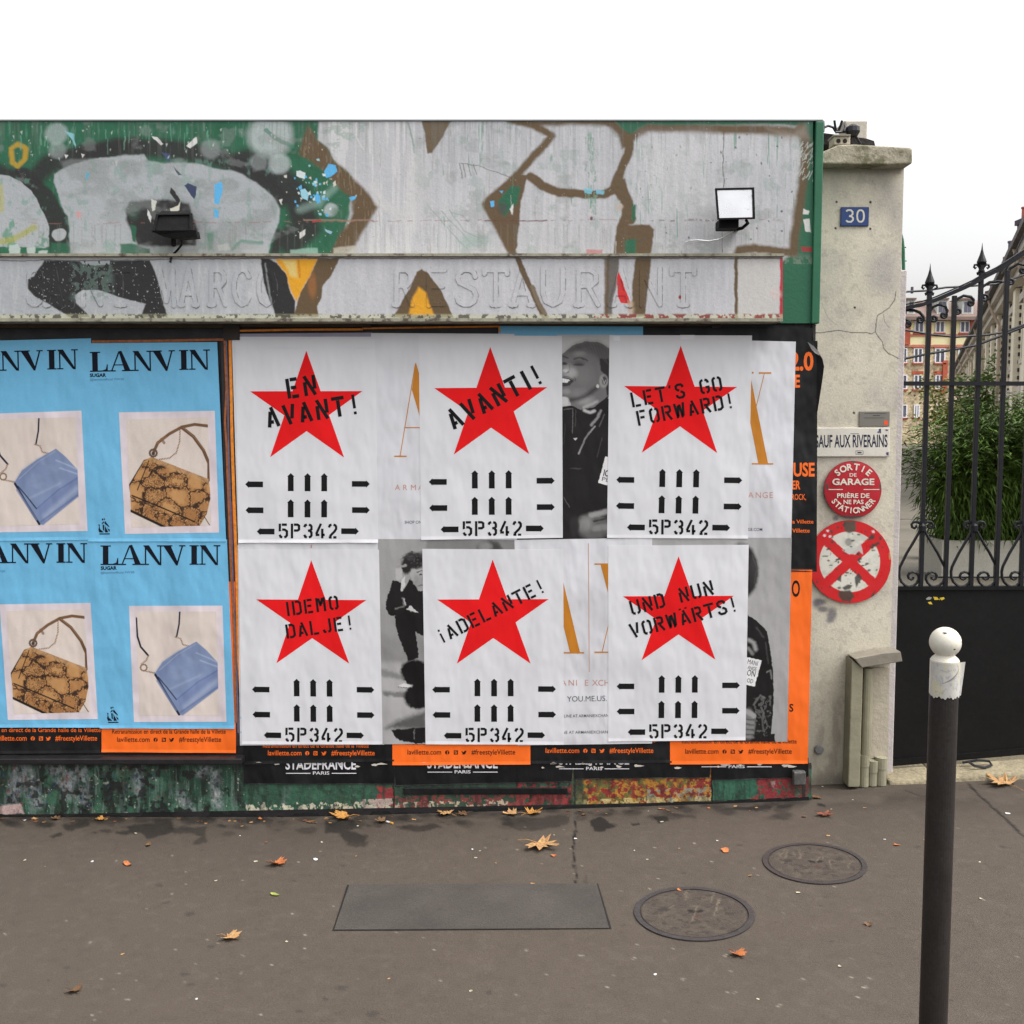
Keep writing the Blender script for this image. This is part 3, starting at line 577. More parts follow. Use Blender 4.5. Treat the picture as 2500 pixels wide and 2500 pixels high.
ROM = {
 'S': [[(.86, .78), (.80, .90), (.62, .97), (.38, .97), (.18, .88), (.12, .74), (.20, .62), (.5, .53), (.80, .43), (.90, .28), (.82, .11), (.62, .03), (.36, .03), (.16, .10), (.10, .22)]],
 'A': [[(.08, 0), (.5, 1), (.92, 0)], [(.24, .33), (.76, .33)], [(0, .02), (.22, .02)], [(.78, .02), (1, .02)]],
 'I': [[(.5, 0), (.5, 1)]], 'N': [[(.12, 0), (.12, .97), (.88, .03), (.88, 1)]], 'T': [[(.02, .96), (.98, .96)], [(.5, .96), (.5, 0)], [(.03, .86), (.03, 1)], [(.97, .86), (.97, 1)], [(.34, .02), (.66, .02)]],
 'M': [[(.08, 0), (.14, .97), (.5, .12), (.86, .97), (.92, 0)]], 'R': [[(.12, 0), (.12, .96), (.62, .96), (.82, .86), (.84, .66), (.64, .54), (.14, .53)], [(.5, .53), (.92, .02)], [(0, .02), (.26, .02)]],
 'C': [[(.90, .78), (.74, .93), (.52, .98), (.26, .88), (.10, .64), (.10, .36), (.26, .12), (.52, .02), (.74, .07), (.90, .22)]],
 'O': [[(.5, .98), (.22, .87), (.08, .62), (.08, .38), (.22, .13), (.5, .02), (.78, .13), (.92, .38), (.92, .62), (.78, .87), (.5, .98)]],
 'E': [[(.12, 0), (.12, 1)], [(.12, .96), (.9, .96)], [(.12, .52), (.8, .52)], [(.12, .04), (.92, .04)]], 'U': [[(.1, 1), (.1, .34), (.22, .11), (.5, .02), (.78, .11), (.9, .34), (.9, 1)]]}
EMB = [('S', 65, 104), ('A', 109, 153), ('I', 160, 190), ('N', 196, 252), ('T', 262, 326), ('M', 384, 428), ('A', 438, 482), ('R', 511, 554), ('C', 567, 612), ('O', 628, 674), ('R', 962, 1010), ('E', 1041, 1090), ('S', 1110, 1168), ('T', 1181, 1240), ('A', 1246, 1304), ('U', 1319, 1380), ('R', 1405, 1465), ('A', 1488, 1543), ('N', 1560, 1618), ('T', 1638, 1697)]
# ---- sign band with raised lettering
q = [(-420, 627), (1911, 627), (1911, 777), (-420, 777)]
def band(P):
    x, y = P.rx, P.ry; st = fbm(x / 9, y / 60, 131, 4); ch = fbm(x / 9, y / 9, 141, 4); sp = vn(x / 2.4, y / 3, 183)
    P.all(1 - sstep(500, 760, x), SIL2); P.all((st - .5) * .9, A(214, 212, 214)); P.all((.5 - st) * .7, A(158, 158, 164))
    P.poly(c1([(245, 1060), (300, 985), (1010, 980), (1050, 1080), (1130, 1365), (945, 1365), (985, 1275), (850, 1240), (660, 1180), (560, 1180), (500, 1220), (510, 1270), (610, 1365), (465, 1365), (330, 1280), (230, 1220), (185, 1170), (190, 1110), (230, 1090)]), BLK, 4)
    P.poly(c1([(540, 985), (740, 985), (740, 1010), (640, 1020), (560, 1005)]), SIL2, 3, .95, (ch > .42).astype(float))
    P.poly(c1([(200, 990), (1100, 985), (1130, 1365), (200, 1365)]), A(190, 192, 190), 2, .9, (sp > .915).astype(float)); P.poly(c1([(480, 1000), (760, 1000), (760, 1250), (480, 1250)]), A(105, 130, 120), 20, .45, (ch > .5).astype(float))
    P.poly(c2([(-40, 965), (20, 970), (75, 1000), (135, 1080), (165, 1200), (195, 1260), (195, 1365), (65, 1365), (-10, 1150)]), BLK, 4); P.stroke(c2([(-5, 1000), (15, 1150), (40, 1300)]), 4, A(150, 155, 155), 3, .6)
    P.poly(c2([(60, 975), (345, 970), (300, 1080), (250, 1160), (205, 1265), (170, 1200), (130, 1070)]), YEL, 5); P.poly(c2([(110, 980), (200, 985), (210, 1100), (160, 1090)]), A(215, 200, 130), 8, .7); P.stroke(c2([(215, 985), (225, 1090)]), 5, A(190, 115, 20), 5, .7)
    P.poly(c2([(345, 970), (492, 965), (440, 1080), (380, 1160), (372, 1230), (345, 1290), (355, 1365), (185, 1365), (230, 1200), (300, 1080)]), BRN, 4); P.blob(c2([(310, 1150)])[0], 10, 30, A(170, 105, 50), 1, .5)
    P.poly(c2([(850, 1370), (960, 1180), (1020, 1060), (1050, 1040), (1090, 1065), (1180, 1190), (1262, 1370)]), BRN, 4); P.poly(c2([(955, 1350), (980, 1250), (1025, 1160), (1075, 1200), (1100, 1280), (1135, 1350)]), YEL, 8)
    P.stroke(c2([(1690, 950), (1730, 1060), (1800, 1200), (1875, 1370)]), 13, BRN, 4); P.stroke(c3([(0, 1080), (40, 1180), (90, 1270)]), 10, A(120, 104, 84), 4)
    P.poly(c3([(470, 900), (548, 900), (530, 1060), (500, 1200), (500, 1270), (455, 1270), (460, 1100)]), A(104, 98, 92), 6); P.poly(c3([(452, 900), (485, 900), (475, 1270), (450, 1270)]), BRN, 6, .8)
    P.poly(c3([(540, 985), (560, 1030), (622, 1190), (560, 1185), (540, 1150), (530, 1060)]), PRED, 2); P.poly(c3([(650, 895), (752, 890), (735, 1000), (705, 1270), (630, 1270), (628, 1050)]), BRN, 5)
    P.poly(c3([(600, 1170), (640, 1180), (640, 1250), (600, 1240)]), A(180, 150, 120), 8, .7); P.stroke(c3([(1283, 890), (1278, 1080), (1285, 1270)]), 9, BRN, 4); P.blob(c3([(928, 1150)])[0], 3.5, 5, A(150, 45, 40), .6)
    P.poly(c3([(1290, 910), (1550, 910), (1550, 1270), (1290, 1270)]), A(196, 192, 186), 4, .7); P.poly(c3([(1558, 880), (1600, 880), (1600, 1300), (1556, 1300)]), A(178, 44, 56), 3)
    P.blob(c3([(1530, 1130)])[0], 14, 14, A(205, 185, 180), 1, .6)
    # edge shade of the raised letters, painted down and right into the band colour
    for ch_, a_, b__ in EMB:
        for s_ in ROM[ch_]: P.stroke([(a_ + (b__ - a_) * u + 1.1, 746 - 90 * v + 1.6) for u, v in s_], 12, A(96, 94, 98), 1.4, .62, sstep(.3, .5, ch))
    # worn rim top and bottom
    P.all(sstep(634, 629, y) * .7, A(160, 150, 140)); P.stroke([(-420, 640), (690, 631), (1911, 631)], 2.2, A(70, 60, 60), 1.5, .8)
    rim = sstep(764, 770, y) ; P.all(rim * .55, A(186, 184, 150)); P.all(rim * (ch > .56) * .85, A(64, 58, 52)); P.all(rim * (x > 1450) * (ch > .52) * .7, A(150, 50, 48))
    P.all((sp > .985) * .7, WHT); P.all((sp < .012) * .7, A(80, 76, 74))
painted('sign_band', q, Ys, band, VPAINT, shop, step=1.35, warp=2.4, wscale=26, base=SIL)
sgn = [o for o in shop.children if o.name.startswith('sign_band')][0]
# band's box: top and bottom lips, right end
p0 = W(1911, 627, Ys); p1 = W(1911, 777, Ys)
bx = B(); xr = p0[0]
bx.box(-9, xr - .002, Ys + .003, -.024, p1[2], p0[2]); bx.box(-9, xr + .003, Ys - .012, -.024, p0[2] + .001, p0[2] + .012); bx.box(-9, xr + .003, Ys - .012, .02, p1[2] - .014, p1[2] - .001)
bx.build('casing', mat('rim_metal', A(150, 146, 128), .6, nz=(30, .2), dirt=(22, A(70, 56, 48), .52, .9), bump=(60, .002)), sgn)
def raised():
    st = .9; ux = np.arange(40, 1720, st); uy = np.arange(648, 756, st); gx, gy = np.meshgrid(ux, uy)
    M = Paint(gx, gy, (0, 0, 0))
    for ch, a, b_ in EMB:
        for s in ROM[ch]: M.stroke([(a + (b_ - a) * x, 746 - 90 * y) for x, y in s], 11.5, (1, 1, 1), 1)
    k = (M.c[:, 0].reshape(gx.shape) > .5); kc = k[:-1, :-1] & k[1:, :-1] & k[:-1, 1:] & k[1:, 1:]
    nv, nu = gx.shape; P = Paint(gx, gy, SIL, 2.4, 26); _e = list(EMB); EMB.clear(); band(P); EMB.extend(_e)
    top = Wn(gx.ravel(), gy.ravel(), Ys - .0018); bot = Wn(gx.ravel(), gy.ravel(), Ys + .001)
    idx = np.arange(nu * nv).reshape(nv, nu); F = []
    vv, uu = np.nonzero(kc)
    for v, u in zip(vv, uu):
        a, b_, c, d = idx[v, u], idx[v + 1, u], idx[v + 1, u + 1], idx[v, u + 1]; F.append((a, b_, c, d)); o = nu * nv
        if v == 0 or not kc[v - 1, u]: F.append((d, d + o, a + o, a))
        if v + 1 >= kc.shape[0] or not kc[v + 1, u]: F.append((b_, b_ + o, c + o, c))
        if u == 0 or not kc[v, u - 1]: F.append((a, a + o, b_ + o, b_))
        if u + 1 >= kc.shape[1] or not kc[v, u + 1]: F.append((c, c + o, d + o, d))
    F = np.array(F); VA = np.concatenate([top, bot]); CA = np.concatenate([P.c, P.c * .94]); cxs = VA[F[:, 0], 0]; edges = [W((EMB[i][2] + EMB[i + 1][1]) / 2, 700, Ys)[0] for i in range(len(EMB) - 1)]
    which = np.searchsorted(edges, cxs)
    for k_ in range(len(EMB)):
        f = F[which == k_]; used, inv = np.unique(f.ravel(), return_inverse=True)
        mk('raised_letter', VA[used], inv.reshape(-1, 4), VPAINT, parent=sgn, col=CA[used])
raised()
# ---- corner profile, board behind the posters, recess, sill, plinth
cpz = [W(1984, TOPY, -.03)[2], W(1984, 790, -.03)[2]]
x0c = W(1983, 700, -.03)[0]; x1c = W(2003, 700, -.03)[0]
cc = B(); cc.box(x0c, x1c, -.032, .2, cpz[1], cpz[0]); bevel(cc.build('corner_trim', GREENP, shop), .004)
cc = B(); zb = W(1984, 1945, -.005)[2]
cc.box(XC - .01, XC + .004, -.006, .2, zb, cpz[1] - .002); cc.build('corner_post', mat('corner_dark', A(44, 40, 38), .6, nz=(20, .3), dirt=(25, A(150, 140, 110), .6, .7)), shop)
bd = B(); bd.box(-9, XC - .012, .004, .029, -.05, W(0, 785, 0)[2] + .1); bd.build('poster_board', DARKM, shop)
BT = [mat('old_brown_batten', A(70, 56, 40), .7, nz=(20, .2)), mat('dark_batten', A(48, 40, 36), .7)]
for xa, xb, ya, yb, mi in ((-420, 545, 790, 800, 0), (545, 585, 788, 830, 1), (586, 889, 789, 797, 0), (890, 905, 786, 800, 1), (1200, 1737, 788, 795, 0), (1738, 1760, 786, 800, 1)):
    bd = B(); bd.pbox((xa, ya), (xb, yb), -.016, .003); bd.build('frame_batten', BT[mi], shop)
# sill ledge along the left two thirds
zl0, zl1 = W(0, 1851, -.06)[2], W(0, 1867, -.06)[2]
sb = B(); sb.box(-9, W(590, 1860, -.06)[0], -.062, .003, zl1, zl0 - .002); bevel(sb.build('sill', mat('black_sill', (.014, .013, .014), .4, nz=(20, .3), dirt=(14, A(120, 110, 100), .66, .7, (.3, 1, 1))), shop), .005)
# plinth: stall riser boards with many coats of chipped paint
q = [(-420, 1866), (1981, 1862), (1981, 1953), (-420, 1998)]
def plinth(P):
    x, y = P.rx, P.ry; st = fbm(x / 16, y / 50, 231, 4); bl = fbm(x / 34, y / 30, 237, 4); ch = fbm(x / 7, y / 8, 241, 4); dr = fbm(x / 5, y / 60, 251, 3)
    bot = 1996 - np.clip((x - 700) / 1285, 0, 1) ** 1.15 * 42
    h = bot - y     # height above pavement in px
    L = x < 600; Mm = (x >= 600) & (x < 960)
    P.all(np.ones_like(x), A(46, 78, 62)); P.all(sstep(.46, .60, st) * .85, A(34, 38, 36)); P.all(sstep(.5, .62, bl) * .55, A(74, 116, 92)); P.all(sstep(.55, .68, dr) * .5 * (x < 1000), A(110, 130, 122))
    # chalky diagonal smears at left
    for pts, wd in (([(60, 1868), (75, 1930), (90, 1960)], 34), ([(125, 1868), (150, 1900), (180, 1940)], 30), ([(45, 1880), (25, 1975)], 30), ([(190, 1868), (165, 1915), (160, 1940)], 26), ([(200, 1880), (205, 1950)], 24), ([(335, 1872), (338, 1930)], 24), ([(490, 1884), (505, 1875), (525, 1890), (530, 1960)], 26), ([(440, 1940), (470, 1980)], 24), ([(700, 1925), (690, 1980)], 10)):
        P.stroke([(a + 0, b_) for a, b_ in pts], wd, A(142, 146, 150), 20, .75, sstep(.3, .55, ch))
    P.all((ch > .74) * (x < 600) * .8, A(170, 172, 158)); P.all(sstep(.70, .74, fbm(x / 9, y / 14, 255, 3)) * (x < 420) * .6, A(120, 66, 62)); P.all(sstep(.73, .76, fbm(x / 8, y / 12, 259, 3)) * (x < 420) * .6, A(54, 80, 116)); P.all(sstep(.6, .66, fbm(x / 22, y / 22, 261, 4)) * (x < 560) * .85, A(26, 26, 28))
    P.poly([(-20, 1970), (50, 1962), (60, 1985), (-20, 1990)], A(200, 170, 165), 4, .9)
    for gx in range(6):
        for gy in range(4): P.blob((195 + gx * 24 + gy * 1 + (gx * 7 % 5), 1876 + gy * 24 + (gx * 5 % 4)), 2.6, 2.6, A(16, 16, 16), .5)
    P.all(Mm * .55, A(54, 96, 74)); P.all(Mm * sstep(.55, .66, dr) * .5, A(38, 60, 50))
    P.all((x > 600) * (x < 1000) * (h < 28 + 26 * (ch - .4)) * sstep(.45, .5, fbm(x / 5, y / 7, 271, 3)) * .95, A(196, 190, 168))
    # red coat where the green has gone
    r1 = ((x > 920) & (x < 962)) | ((x > 1250) & (x < 1400)); P.all(r1 * sstep(.42, .55, fbm(x / 9, y / 9, 281, 4)) * .9, A(150, 52, 56))
    P.all((x > 960) * (x < 1260) * .9, A(56, 76, 62)); P.all((x > 960) * (x < 1400) * (h < 45) * sstep(.46, .56, fbm(x / 10, y / 9, 285, 4)) * .85, A(142, 66, 66)); P.all((x > 940) * (x < 1240) * (h < 30) * (ch > .58), A(190, 172, 150))
    P.all((x > 820) * (x < 960) * (h < 40) * sstep(.45, .5, ch) * (x > 880), A(180, 160, 150))
    f2 = fbm(x / 8, y / 8, 291, 4); f3 = fbm(x / 11, y / 10, 297, 4); ry_ = (x > 1405) & (x < 1738)
    P.all(ry_ * 1.0, A(134, 46, 44)); P.all(ry_ * sstep(.48, .56, f2) * .95, A(176, 126, 50)); P.all(ry_ * sstep(.54, .62, f3) * .85, A(92, 98, 54)); P.all(ry_ * (h < 42) * sstep(.5, .58, f3) * (x > 1580) * .9, A(150, 146, 130)); P.all(ry_ * (h < 22) * (ch > .5) * .9, A(196, 178, 120)); P.all(((x > 1395) & (x < 1425)) * .8, A(62, 84, 62))
    P.all((x >= 1738) * 1.0, A(56, 100, 80)); P.all((x >= 1738) * sstep(.5, .65, dr) * .6, A(40, 76, 60)); P.all((x > 1848) * (x < 1975) * sstep(.34, .42, f2) * .95, A(140, 46, 52)); P.poly([(1820, 1958), (1850, 1940), (1860, 1965)], A(140, 50, 52), 8, .9); P.poly([(1880, 1908), (1893, 1905), (1890, 1925)], A(170, 150, 145), 4, .7)
    P.all((x > 1930) * sstep(.4, .6, bl) * .7, A(70, 52, 46))
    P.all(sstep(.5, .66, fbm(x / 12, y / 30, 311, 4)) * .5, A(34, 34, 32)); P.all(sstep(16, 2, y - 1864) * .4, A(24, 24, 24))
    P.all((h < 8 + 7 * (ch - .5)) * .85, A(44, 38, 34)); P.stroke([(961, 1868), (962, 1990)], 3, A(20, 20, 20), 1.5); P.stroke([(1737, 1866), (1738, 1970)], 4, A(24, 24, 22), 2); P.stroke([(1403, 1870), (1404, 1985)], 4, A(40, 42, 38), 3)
    P.all((vn(x / 2.3, y / 2.3, 299) > .985) * .6, A(190, 186, 172))
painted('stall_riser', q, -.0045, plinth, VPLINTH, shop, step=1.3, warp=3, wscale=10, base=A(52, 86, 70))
# rotted, ragged foot of the boards with a dark gap under it
rr = random.Random(5); xg = list(range(-420, 1976, 5)); tops = []; lv = 4
for x in xg:
    lv += rr.gauss(0, 1.6); lv = min(9, max(1.2, lv)); hole = 13 if (348 < x < 418) else 15 if (512 < x < 543) else 9 if (715 < x < 780) or (905 < x < 955) else 0
    tops.append((x, 1996 - (max(0, (x - 700) / 1285) ** 1.15 * 42 if x > 700 else 0) - max(lv, hole + rr.uniform(-2, 2) if hole else 0)))
rg = B(); bot_ = [(x, y + 30) for x, y in tops]; n_ = len(tops)
rg.add([W(*p, -.0066) for p in tops + bot_], [[i, i + n_, i + n_ + 1, i + 1] for i in range(n_ - 1)])
rg.build('rot_gap', mat('black_void', (.006, .006, .006), .9), shop)
pb = B(); pb.box(-9, W(1981, 1900, -.0045)[0], -.0038, .003, -.05, W(0, 1867, -.0045)[2]); pb.build('plinth_core', DARKM, shop)
# steel foot bracket at the corner of the plinth
fb = B(); fb.pbox((1938, 1885), (1968, 1918), -.04, -.005); bevel(fb.build('foot_bracket', mat('dull_bracket', A(92, 92, 90), .45, metal=.3, nz=(60, .3)), shop), .006)
# ================================================================== POSTERS
def cen(q): return W(sum(p[0] for p in q) / 4, q[2][1], 0)
def sheet(root, name, q, Y, m, th=.0008, nu=14, nv=18, curl=0.0, sag=0.0):
    vs = np.append(np.linspace(0, .984, nv - 2), [.992, 1.0]); Q = np.array(q, float); uu = np.linspace(0, 1, nu)[None, :, None]; vv = vs[:, None, None]
    p = ((Q[0] * (1 - uu) + Q[1] * uu) * (1 - vv) + (Q[3] * (1 - uu) + Q[2] * uu) * vv).reshape(-1, 2); V = Wn(p[:, 0], p[:, 1], Y); v = np.repeat(vs, nu); u = np.tile(np.linspace(0, 1, nu), nv)
    if curl:
        k = sstep(.983, 1.002, v) * (.35 + .65 * np.abs(np.sin(u * 5.3 + q[0][0]))) ; V[:, 1] -= curl * k
    back = V.copy(); back[:, 1] += th; n = nu * nv; idx = np.arange(n).reshape(nv, nu); F = [gridF(nu, nv)]
    for e in (idx[0, :], idx[-1, ::-1], idx[::-1, 0], idx[:, -1]):
        F.append(np.stack([e[:-1], e[1:], e[1:] + n, e[:-1] + n], -1))
    return mk(name, np.concatenate([V, back]), np.concatenate(F), m, parent=root)
def poster(q, label, cat='poster', group=None, name='wall_poster'):
    c = cen(q); return thing(name, (c[0], 0, c[2]), label, cat, group)

# ---- torn black strips at the foot of the boards
def lines(b, x0, x1, y, w_, Y, m=0): b.flat([(x0, y - w_ / 2), (x1, y - w_ / 2), (x1, y + w_ / 2), (x0, y + w_ / 2)], Y, m)
for q, tx, px_, ly, lab in (
    ([(593, 1840), (962, 1840), (962, 1914), (596, 1914)], (697, 869, 1878), (764, 804, 1891), 1888, 'torn black poster strip with cut white lettering, leftmost over the green plinth'),
    ([(962, 1846), (1402, 1846), (1395, 1908), (966, 1918)], (1043, 1215, 1875), (1110, 1149, 1888), 1885, 'crumpled black poster strip under the orange poster foot near the middle'),
    ([(1398, 1842), (1735, 1842), (1733, 1898), (1402, 1902)], (1364, 1536, 1866), (1431, 1470, 1880), 1877, 'torn black poster strip above the red and yellow chipped plinth'),
    ([(1735, 1850), (1974, 1850), (1974, 1897), (1738, 1905)], (1712, 1884, 1862), (1779, 1818, 1875), 1872, 'black poster strip under the big orange poster at the corner')):
    r = poster(q, lab, group='torn black poster strips', name='torn_poster_strip'); Y = -.0066
    sheet(r, 'paper', q, Y, BLACKP, curl=.004)
    b = B(); text(b, 'STADEFRANCE', tx[0], tx[2], 24, tx[1] - tx[0], 0, Y - .0004, 0, .02); text(b, 'PARIS', px_[0], px_[2], 7.5, px_[1] - px_[0], 0, Y - .0004, 0, .01)
    lines(b, px_[0] - 66, px_[0] - 6, ly, 1.8, Y - .0004); lines(b, px_[1] + 6, px_[1] + 66, ly, 1.8, Y - .0004); b.build('lettering', WHITEINK, r)
    b = B(); rr = random.Random(int(q[0][0]))
    for i in range(9):
        x = rr.uniform(q[0][0] + 5, q[1][0] - 30); y = rr.uniform(1862, 1874); w_ = rr.uniform(6, 26)
        b.flat([(x, y), (x + w_ * .4, y - 2), (x + w_, y + rr.uniform(-1, 2)), (x + w_ * .6, y + rr.uniform(2, 4)), (x + 2, y + 3)], Y - .0022 - i * .0001)
    b.build('torn_edge', mat('torn_paper_core', A(200, 192, 180), .8), r)
b = B(); b.pbox((985, 1924), (1386, 1940), -.014, -.0049); o = b.build('rubber_strip', BLACKP, None, loc=W(1185, 1940, 0)); bevel(o, .003); tag(o, 'loose black strip hanging along the plinth below the crumpled poster', 'strip')

# ---- festival posters, black and orange
def icons(b, xs_, y, Y, m, m2):
    n = 18; r = 5.2
    b.flat([(xs_[0] + r * cos(2 * pi * i / n), y + r * sin(2 * pi * i / n)) for i in range(n)], Y, m)
    b.flat([(xs_[0] - .8, y + 5), (xs_[0] - .8, y - 2), (xs_[0] + 2.6, y - 3.6), (xs_[0] + 2.6, y - 2), (xs_[0] + 1, y - 1.4), (xs_[0] + 1, y + 5)], Y - .0003, m2)
    x = xs_[1]; b.flat([(x - 5, y - 5), (x + 5, y - 5), (x + 5, y + 5), (x - 5, y + 5)], Y, m)
    b.flat([(x + 3 * cos(2 * pi * i / 14), y + .6 + 3 * sin(2 * pi * i / 14)) for i in range(14)], Y - .0003, m2); b.flat([(x + 1.4 * cos(2 * pi * i / 10), y + .6 + 1.4 * sin(2 * pi * i / 10)) for i in range(10)], Y - .0006, m); b.flat([(x - 5, y - 3.2), (x - .5, y - 3.2), (x - .5, y - 2.4), (x - 5, y - 2.4)], Y - .0004, m2)
    x = xs_[2]; b.flat([(x - 6, y - 4), (x - 2.5, y - 1), (x, y - 1.2), (x + 1, y - 4), (x + 3.5, y - 4.6), (x + 6.4, y - 3.4), (x + 4.8, y - 1.6), (x + 4, y + 2), (x + .5, y + 5), (x - 6, y + 4.4), (x - 2.6, y + 3), (x - 5, y + .6), (x - 4.2, y + .3), (x - 6, y - 1.8)], Y, m)
FEST = [
    ('black', [(-250, 1420), (246, 1420), (246, 1838), (-250, 1842)], -.0080, 1808, (-15, 65), (80, 100, 118), (135, 237), 1787, (-90, 246), 'black festival poster with orange lettering at the left edge under the blue posters'),
    ('orange', [(247, 1420), (574, 1420), (576, 1838), (248, 1836)], -.0086, 1811, (286, 365), (380, 400, 419), (437, 540), 1791, (274, 551), 'orange festival poster whose foot shows below the blue handbag poster'),
    ('black', [(592, 1420), (962, 1420), (962, 1858), (595, 1866)], -.0080, 1844, (654, 736), (750, 770, 791), (809, 915), 1825, (642, 900), 'black festival poster whose foot shows under the IDEMO DALJE poster'),
    ('orange', [(958, 1440), (1294, 1440), (1295, 1866), (958, 1868)], -.0088, 1842, (995, 1077), (1092, 1113, 1133), (1151, 1258), 1818, (985, 1265), 'orange festival poster whose foot shows under the ADELANTE poster'),
    ('black', [(1296, 1440), (1640, 1440), (1640, 1862), (1297, 1864)], -.0080, 1838, (1332, 1414), (1429, 1449, 1470), (1488, 1595), 1812, (1322, 1600), 'black festival poster with orange lettering between two orange feet'),
    ('orange', [(1634, 1392), (1983, 1391), (1972, 1864), (1636, 1866)], -.0088, 1840, (1673, 1754), (1769, 1789, 1809), (1827, 1933), 1815, (1665, 1945), 'large orange festival poster at the right corner beside the man in leather jacket'),
    ('black', [(1650, 835), (1996, 832), (1994, 1396), (1645, 1394)], -.0072, None, None, None, None, None, None, 'black festival poster with orange lettering and a curled top corner at the right'),
]
for kind, q, Y, yb, la, ic, ha, yt, tl, lab in FEST:
    r = poster(q, lab, group='festival posters'); paper, ink = (BLACKP, ORANGE) if kind == 'black' else (ORANGE, INK)
    sheet(r, 'paper', q, Y, paper, curl=.003); b = B(); Yp = Y - .0005
    if yb:
        text(b, 'lavillette.com', la[0], yb, 12, la[1] - la[0], 0, Yp, 0, .008); icons(b, ic, yb - 5, Yp, 0, 1)
        text(b, '#freestyleVillette', ha[0], yb, 12, ha[1] - ha[0], 0, Yp, 0, .008); text(b, 'Retransmission en direct de la Grande halle de la Villette', tl[0], yt, 10.5, tl[1] - tl[0], 0, Yp, 0, .008)
    if q[0][0] == 1634:
        for ch, x, y, h, w_ in (('O', 1933, 1456, 38, 20), ('S', 1927, 1737, 18, 10)): text(b, ch, x, y, h, w_, 0, Yp, 0, .02)
    if q[0][0] == 1650:
        for ch, x, y, h, w_ in (('2.0', 1928, 903, 42, 58), ('E', 1940, 945, 29, 13), ('USE', 1937, 1162, 31, 52), ('ER', 1934, 1194, 20, 20), ('ROCK,', 1933, 1220, 13.5, 35), ('la Villette', 1932, 1278, 9, 54), ('Villette', 1934, 1300, 9.5, 43)): text(b, ch, x, y, h, w_, 0, Yp, 0, .03 if h > 15 else .012)
        for i in range(3): lines(b, 1950, 1990, 1340 + i * 9, 1.0, Yp, 1)
    b.build('lettering', [ink, paper if kind == 'orange' else BLACKP], r)
    if q[0][0] == 1650:   # loosened right edge stands off the wall, its top corner folded to show the pale back
        rows = [(838, 1984, 1986), (850, 1990, 1998), (866, 1993, 2008), (885, 1994, 2012), (920, 1994, 2009), (960, 1994, 2003), (1005, 1993, 1996)]
        V = []; F = []
        for (y, xa, xb) in rows:
            for j_ in range(5): t = j_ / 4; V.append(W(xa + (xb - xa) * t, y + 10 * t * (1 if y < 900 else 0), Y - .0002 - .022 * t * (xb - xa) / 18))
        for i_ in range(len(rows) - 1):
            for j_ in range(4): F.append([i_ * 5 + j_, (i_ + 1) * 5 + j_, (i_ + 1) * 5 + j_ + 1, i_ * 5 + j_ + 1])
        mk('curled_edge', V, F, BLACKP, parent=r, smooth=True)
        b = B(); b.poly([W(x, y, Y - d) for x, y, d in ((1972, 835, .001), (1980, 851, .004), (1990, 862, .016), (2001, 868, .026), (1999, 859, .030), (1986, 845, .020))]); b.build('pale_back', PAPER, r)

# ---- remnants above and beside the white posters
for q, m, lab, Y in (([(1218, 796), (1570, 797), (1570, 822), (1216, 820)], BLUEP, 'blue poster remnant showing above the smiling woman', -.0095), ([(1572, 797), (1984, 800), (1986, 848), (1570, 850)], BLACKP, 'crumpled black plastic remnant above the right hand posters', -.0060), ([(565, 815), (908, 812), (908, 850), (566, 850)], mat('grey_lavender_paper', A(150, 147, 165), .6, wrinkle=.03), 'grey paper remnant above the EN AVANT poster', -.0098)):
    r = poster(q, lab, name='poster_remnant'); sheet(r, 'paper', q, Y, m, curl=.004)
ed = thing('old_poster_stack', W(570, 1780, 0), 'stack of old posters with orange and brown frayed edges beside the blue posters', 'posters')
def edge(path, wd, Y, m, dy=.003):
    L, Rr = ribbon(path, wd); pts = [W(*p, Y) for p in L + Rr[::-1]]
    a = sum(pts[i][0] * pts[(i + 1) % len(pts)][2] - pts[(i + 1) % len(pts)][0] * pts[i][2] for i in range(len(pts)))
    if a < 0: pts.reverse()
    B().prism(pts, (0, dy, 0)).build('frayed_edge', m, ed)
OE = mat('orange_paper_edge', A(220, 130, 35), .6, nz=(60, .25)); BE = mat('brown_paper_edge', A(150, 85, 45), .6, nz=(60, .3)); PE = mat('dusty_violet_edge', A(95, 88, 110), .6, nz=(50, .3)); DE = mat('dark_paper_edge', A(40, 34, 36), .6, nz=(50, .3))
edge([(556, 812), (560, 1000), (563, 1150), (570, 1290), (576, 1400), (578, 1500), (582, 1650), (589, 1780), (590, 1820)], 34, -.0070, DE)
edge([(556, 806), (561, 812), (564, 940), (566, 1060), (571, 1220), (574, 1295), (578, 1400), (582, 1600), (592, 1752)], 7, -.0104, OE)
edge([(548, 828), (553, 950), (549, 1030), (553, 1090), (560, 1285), (562, 1340), (571, 1550), (576, 1765)], 5, -.0098, BE); edge([(551, 812), (556, 950), (558, 1100), (565, 1290), (568, 1400), (577, 1600), (582, 1790)], 4, -.0090, PE); edge([(567, 1225), (570, 1290), (573, 1340), (579, 1560)], 3.5, -.0092, mat('red_paper_edge', A(150, 50, 45), .6))
edge([(557, 808), (720, 805), (886, 804)], 5, -.0108, OE); edge([(884, 802), (1060, 799), (1220, 797)], 4, -.0108, OE); edge([(1217, 796), (1221, 812)], 4, -.0110, OE); edge([(224, 834), (400, 832), (548, 829)], 6, -.0106, BE)
edge([(587, 1752), (596, 1752), (597, 1780), (588, 1790)], 6, -.0109, BLUEP)

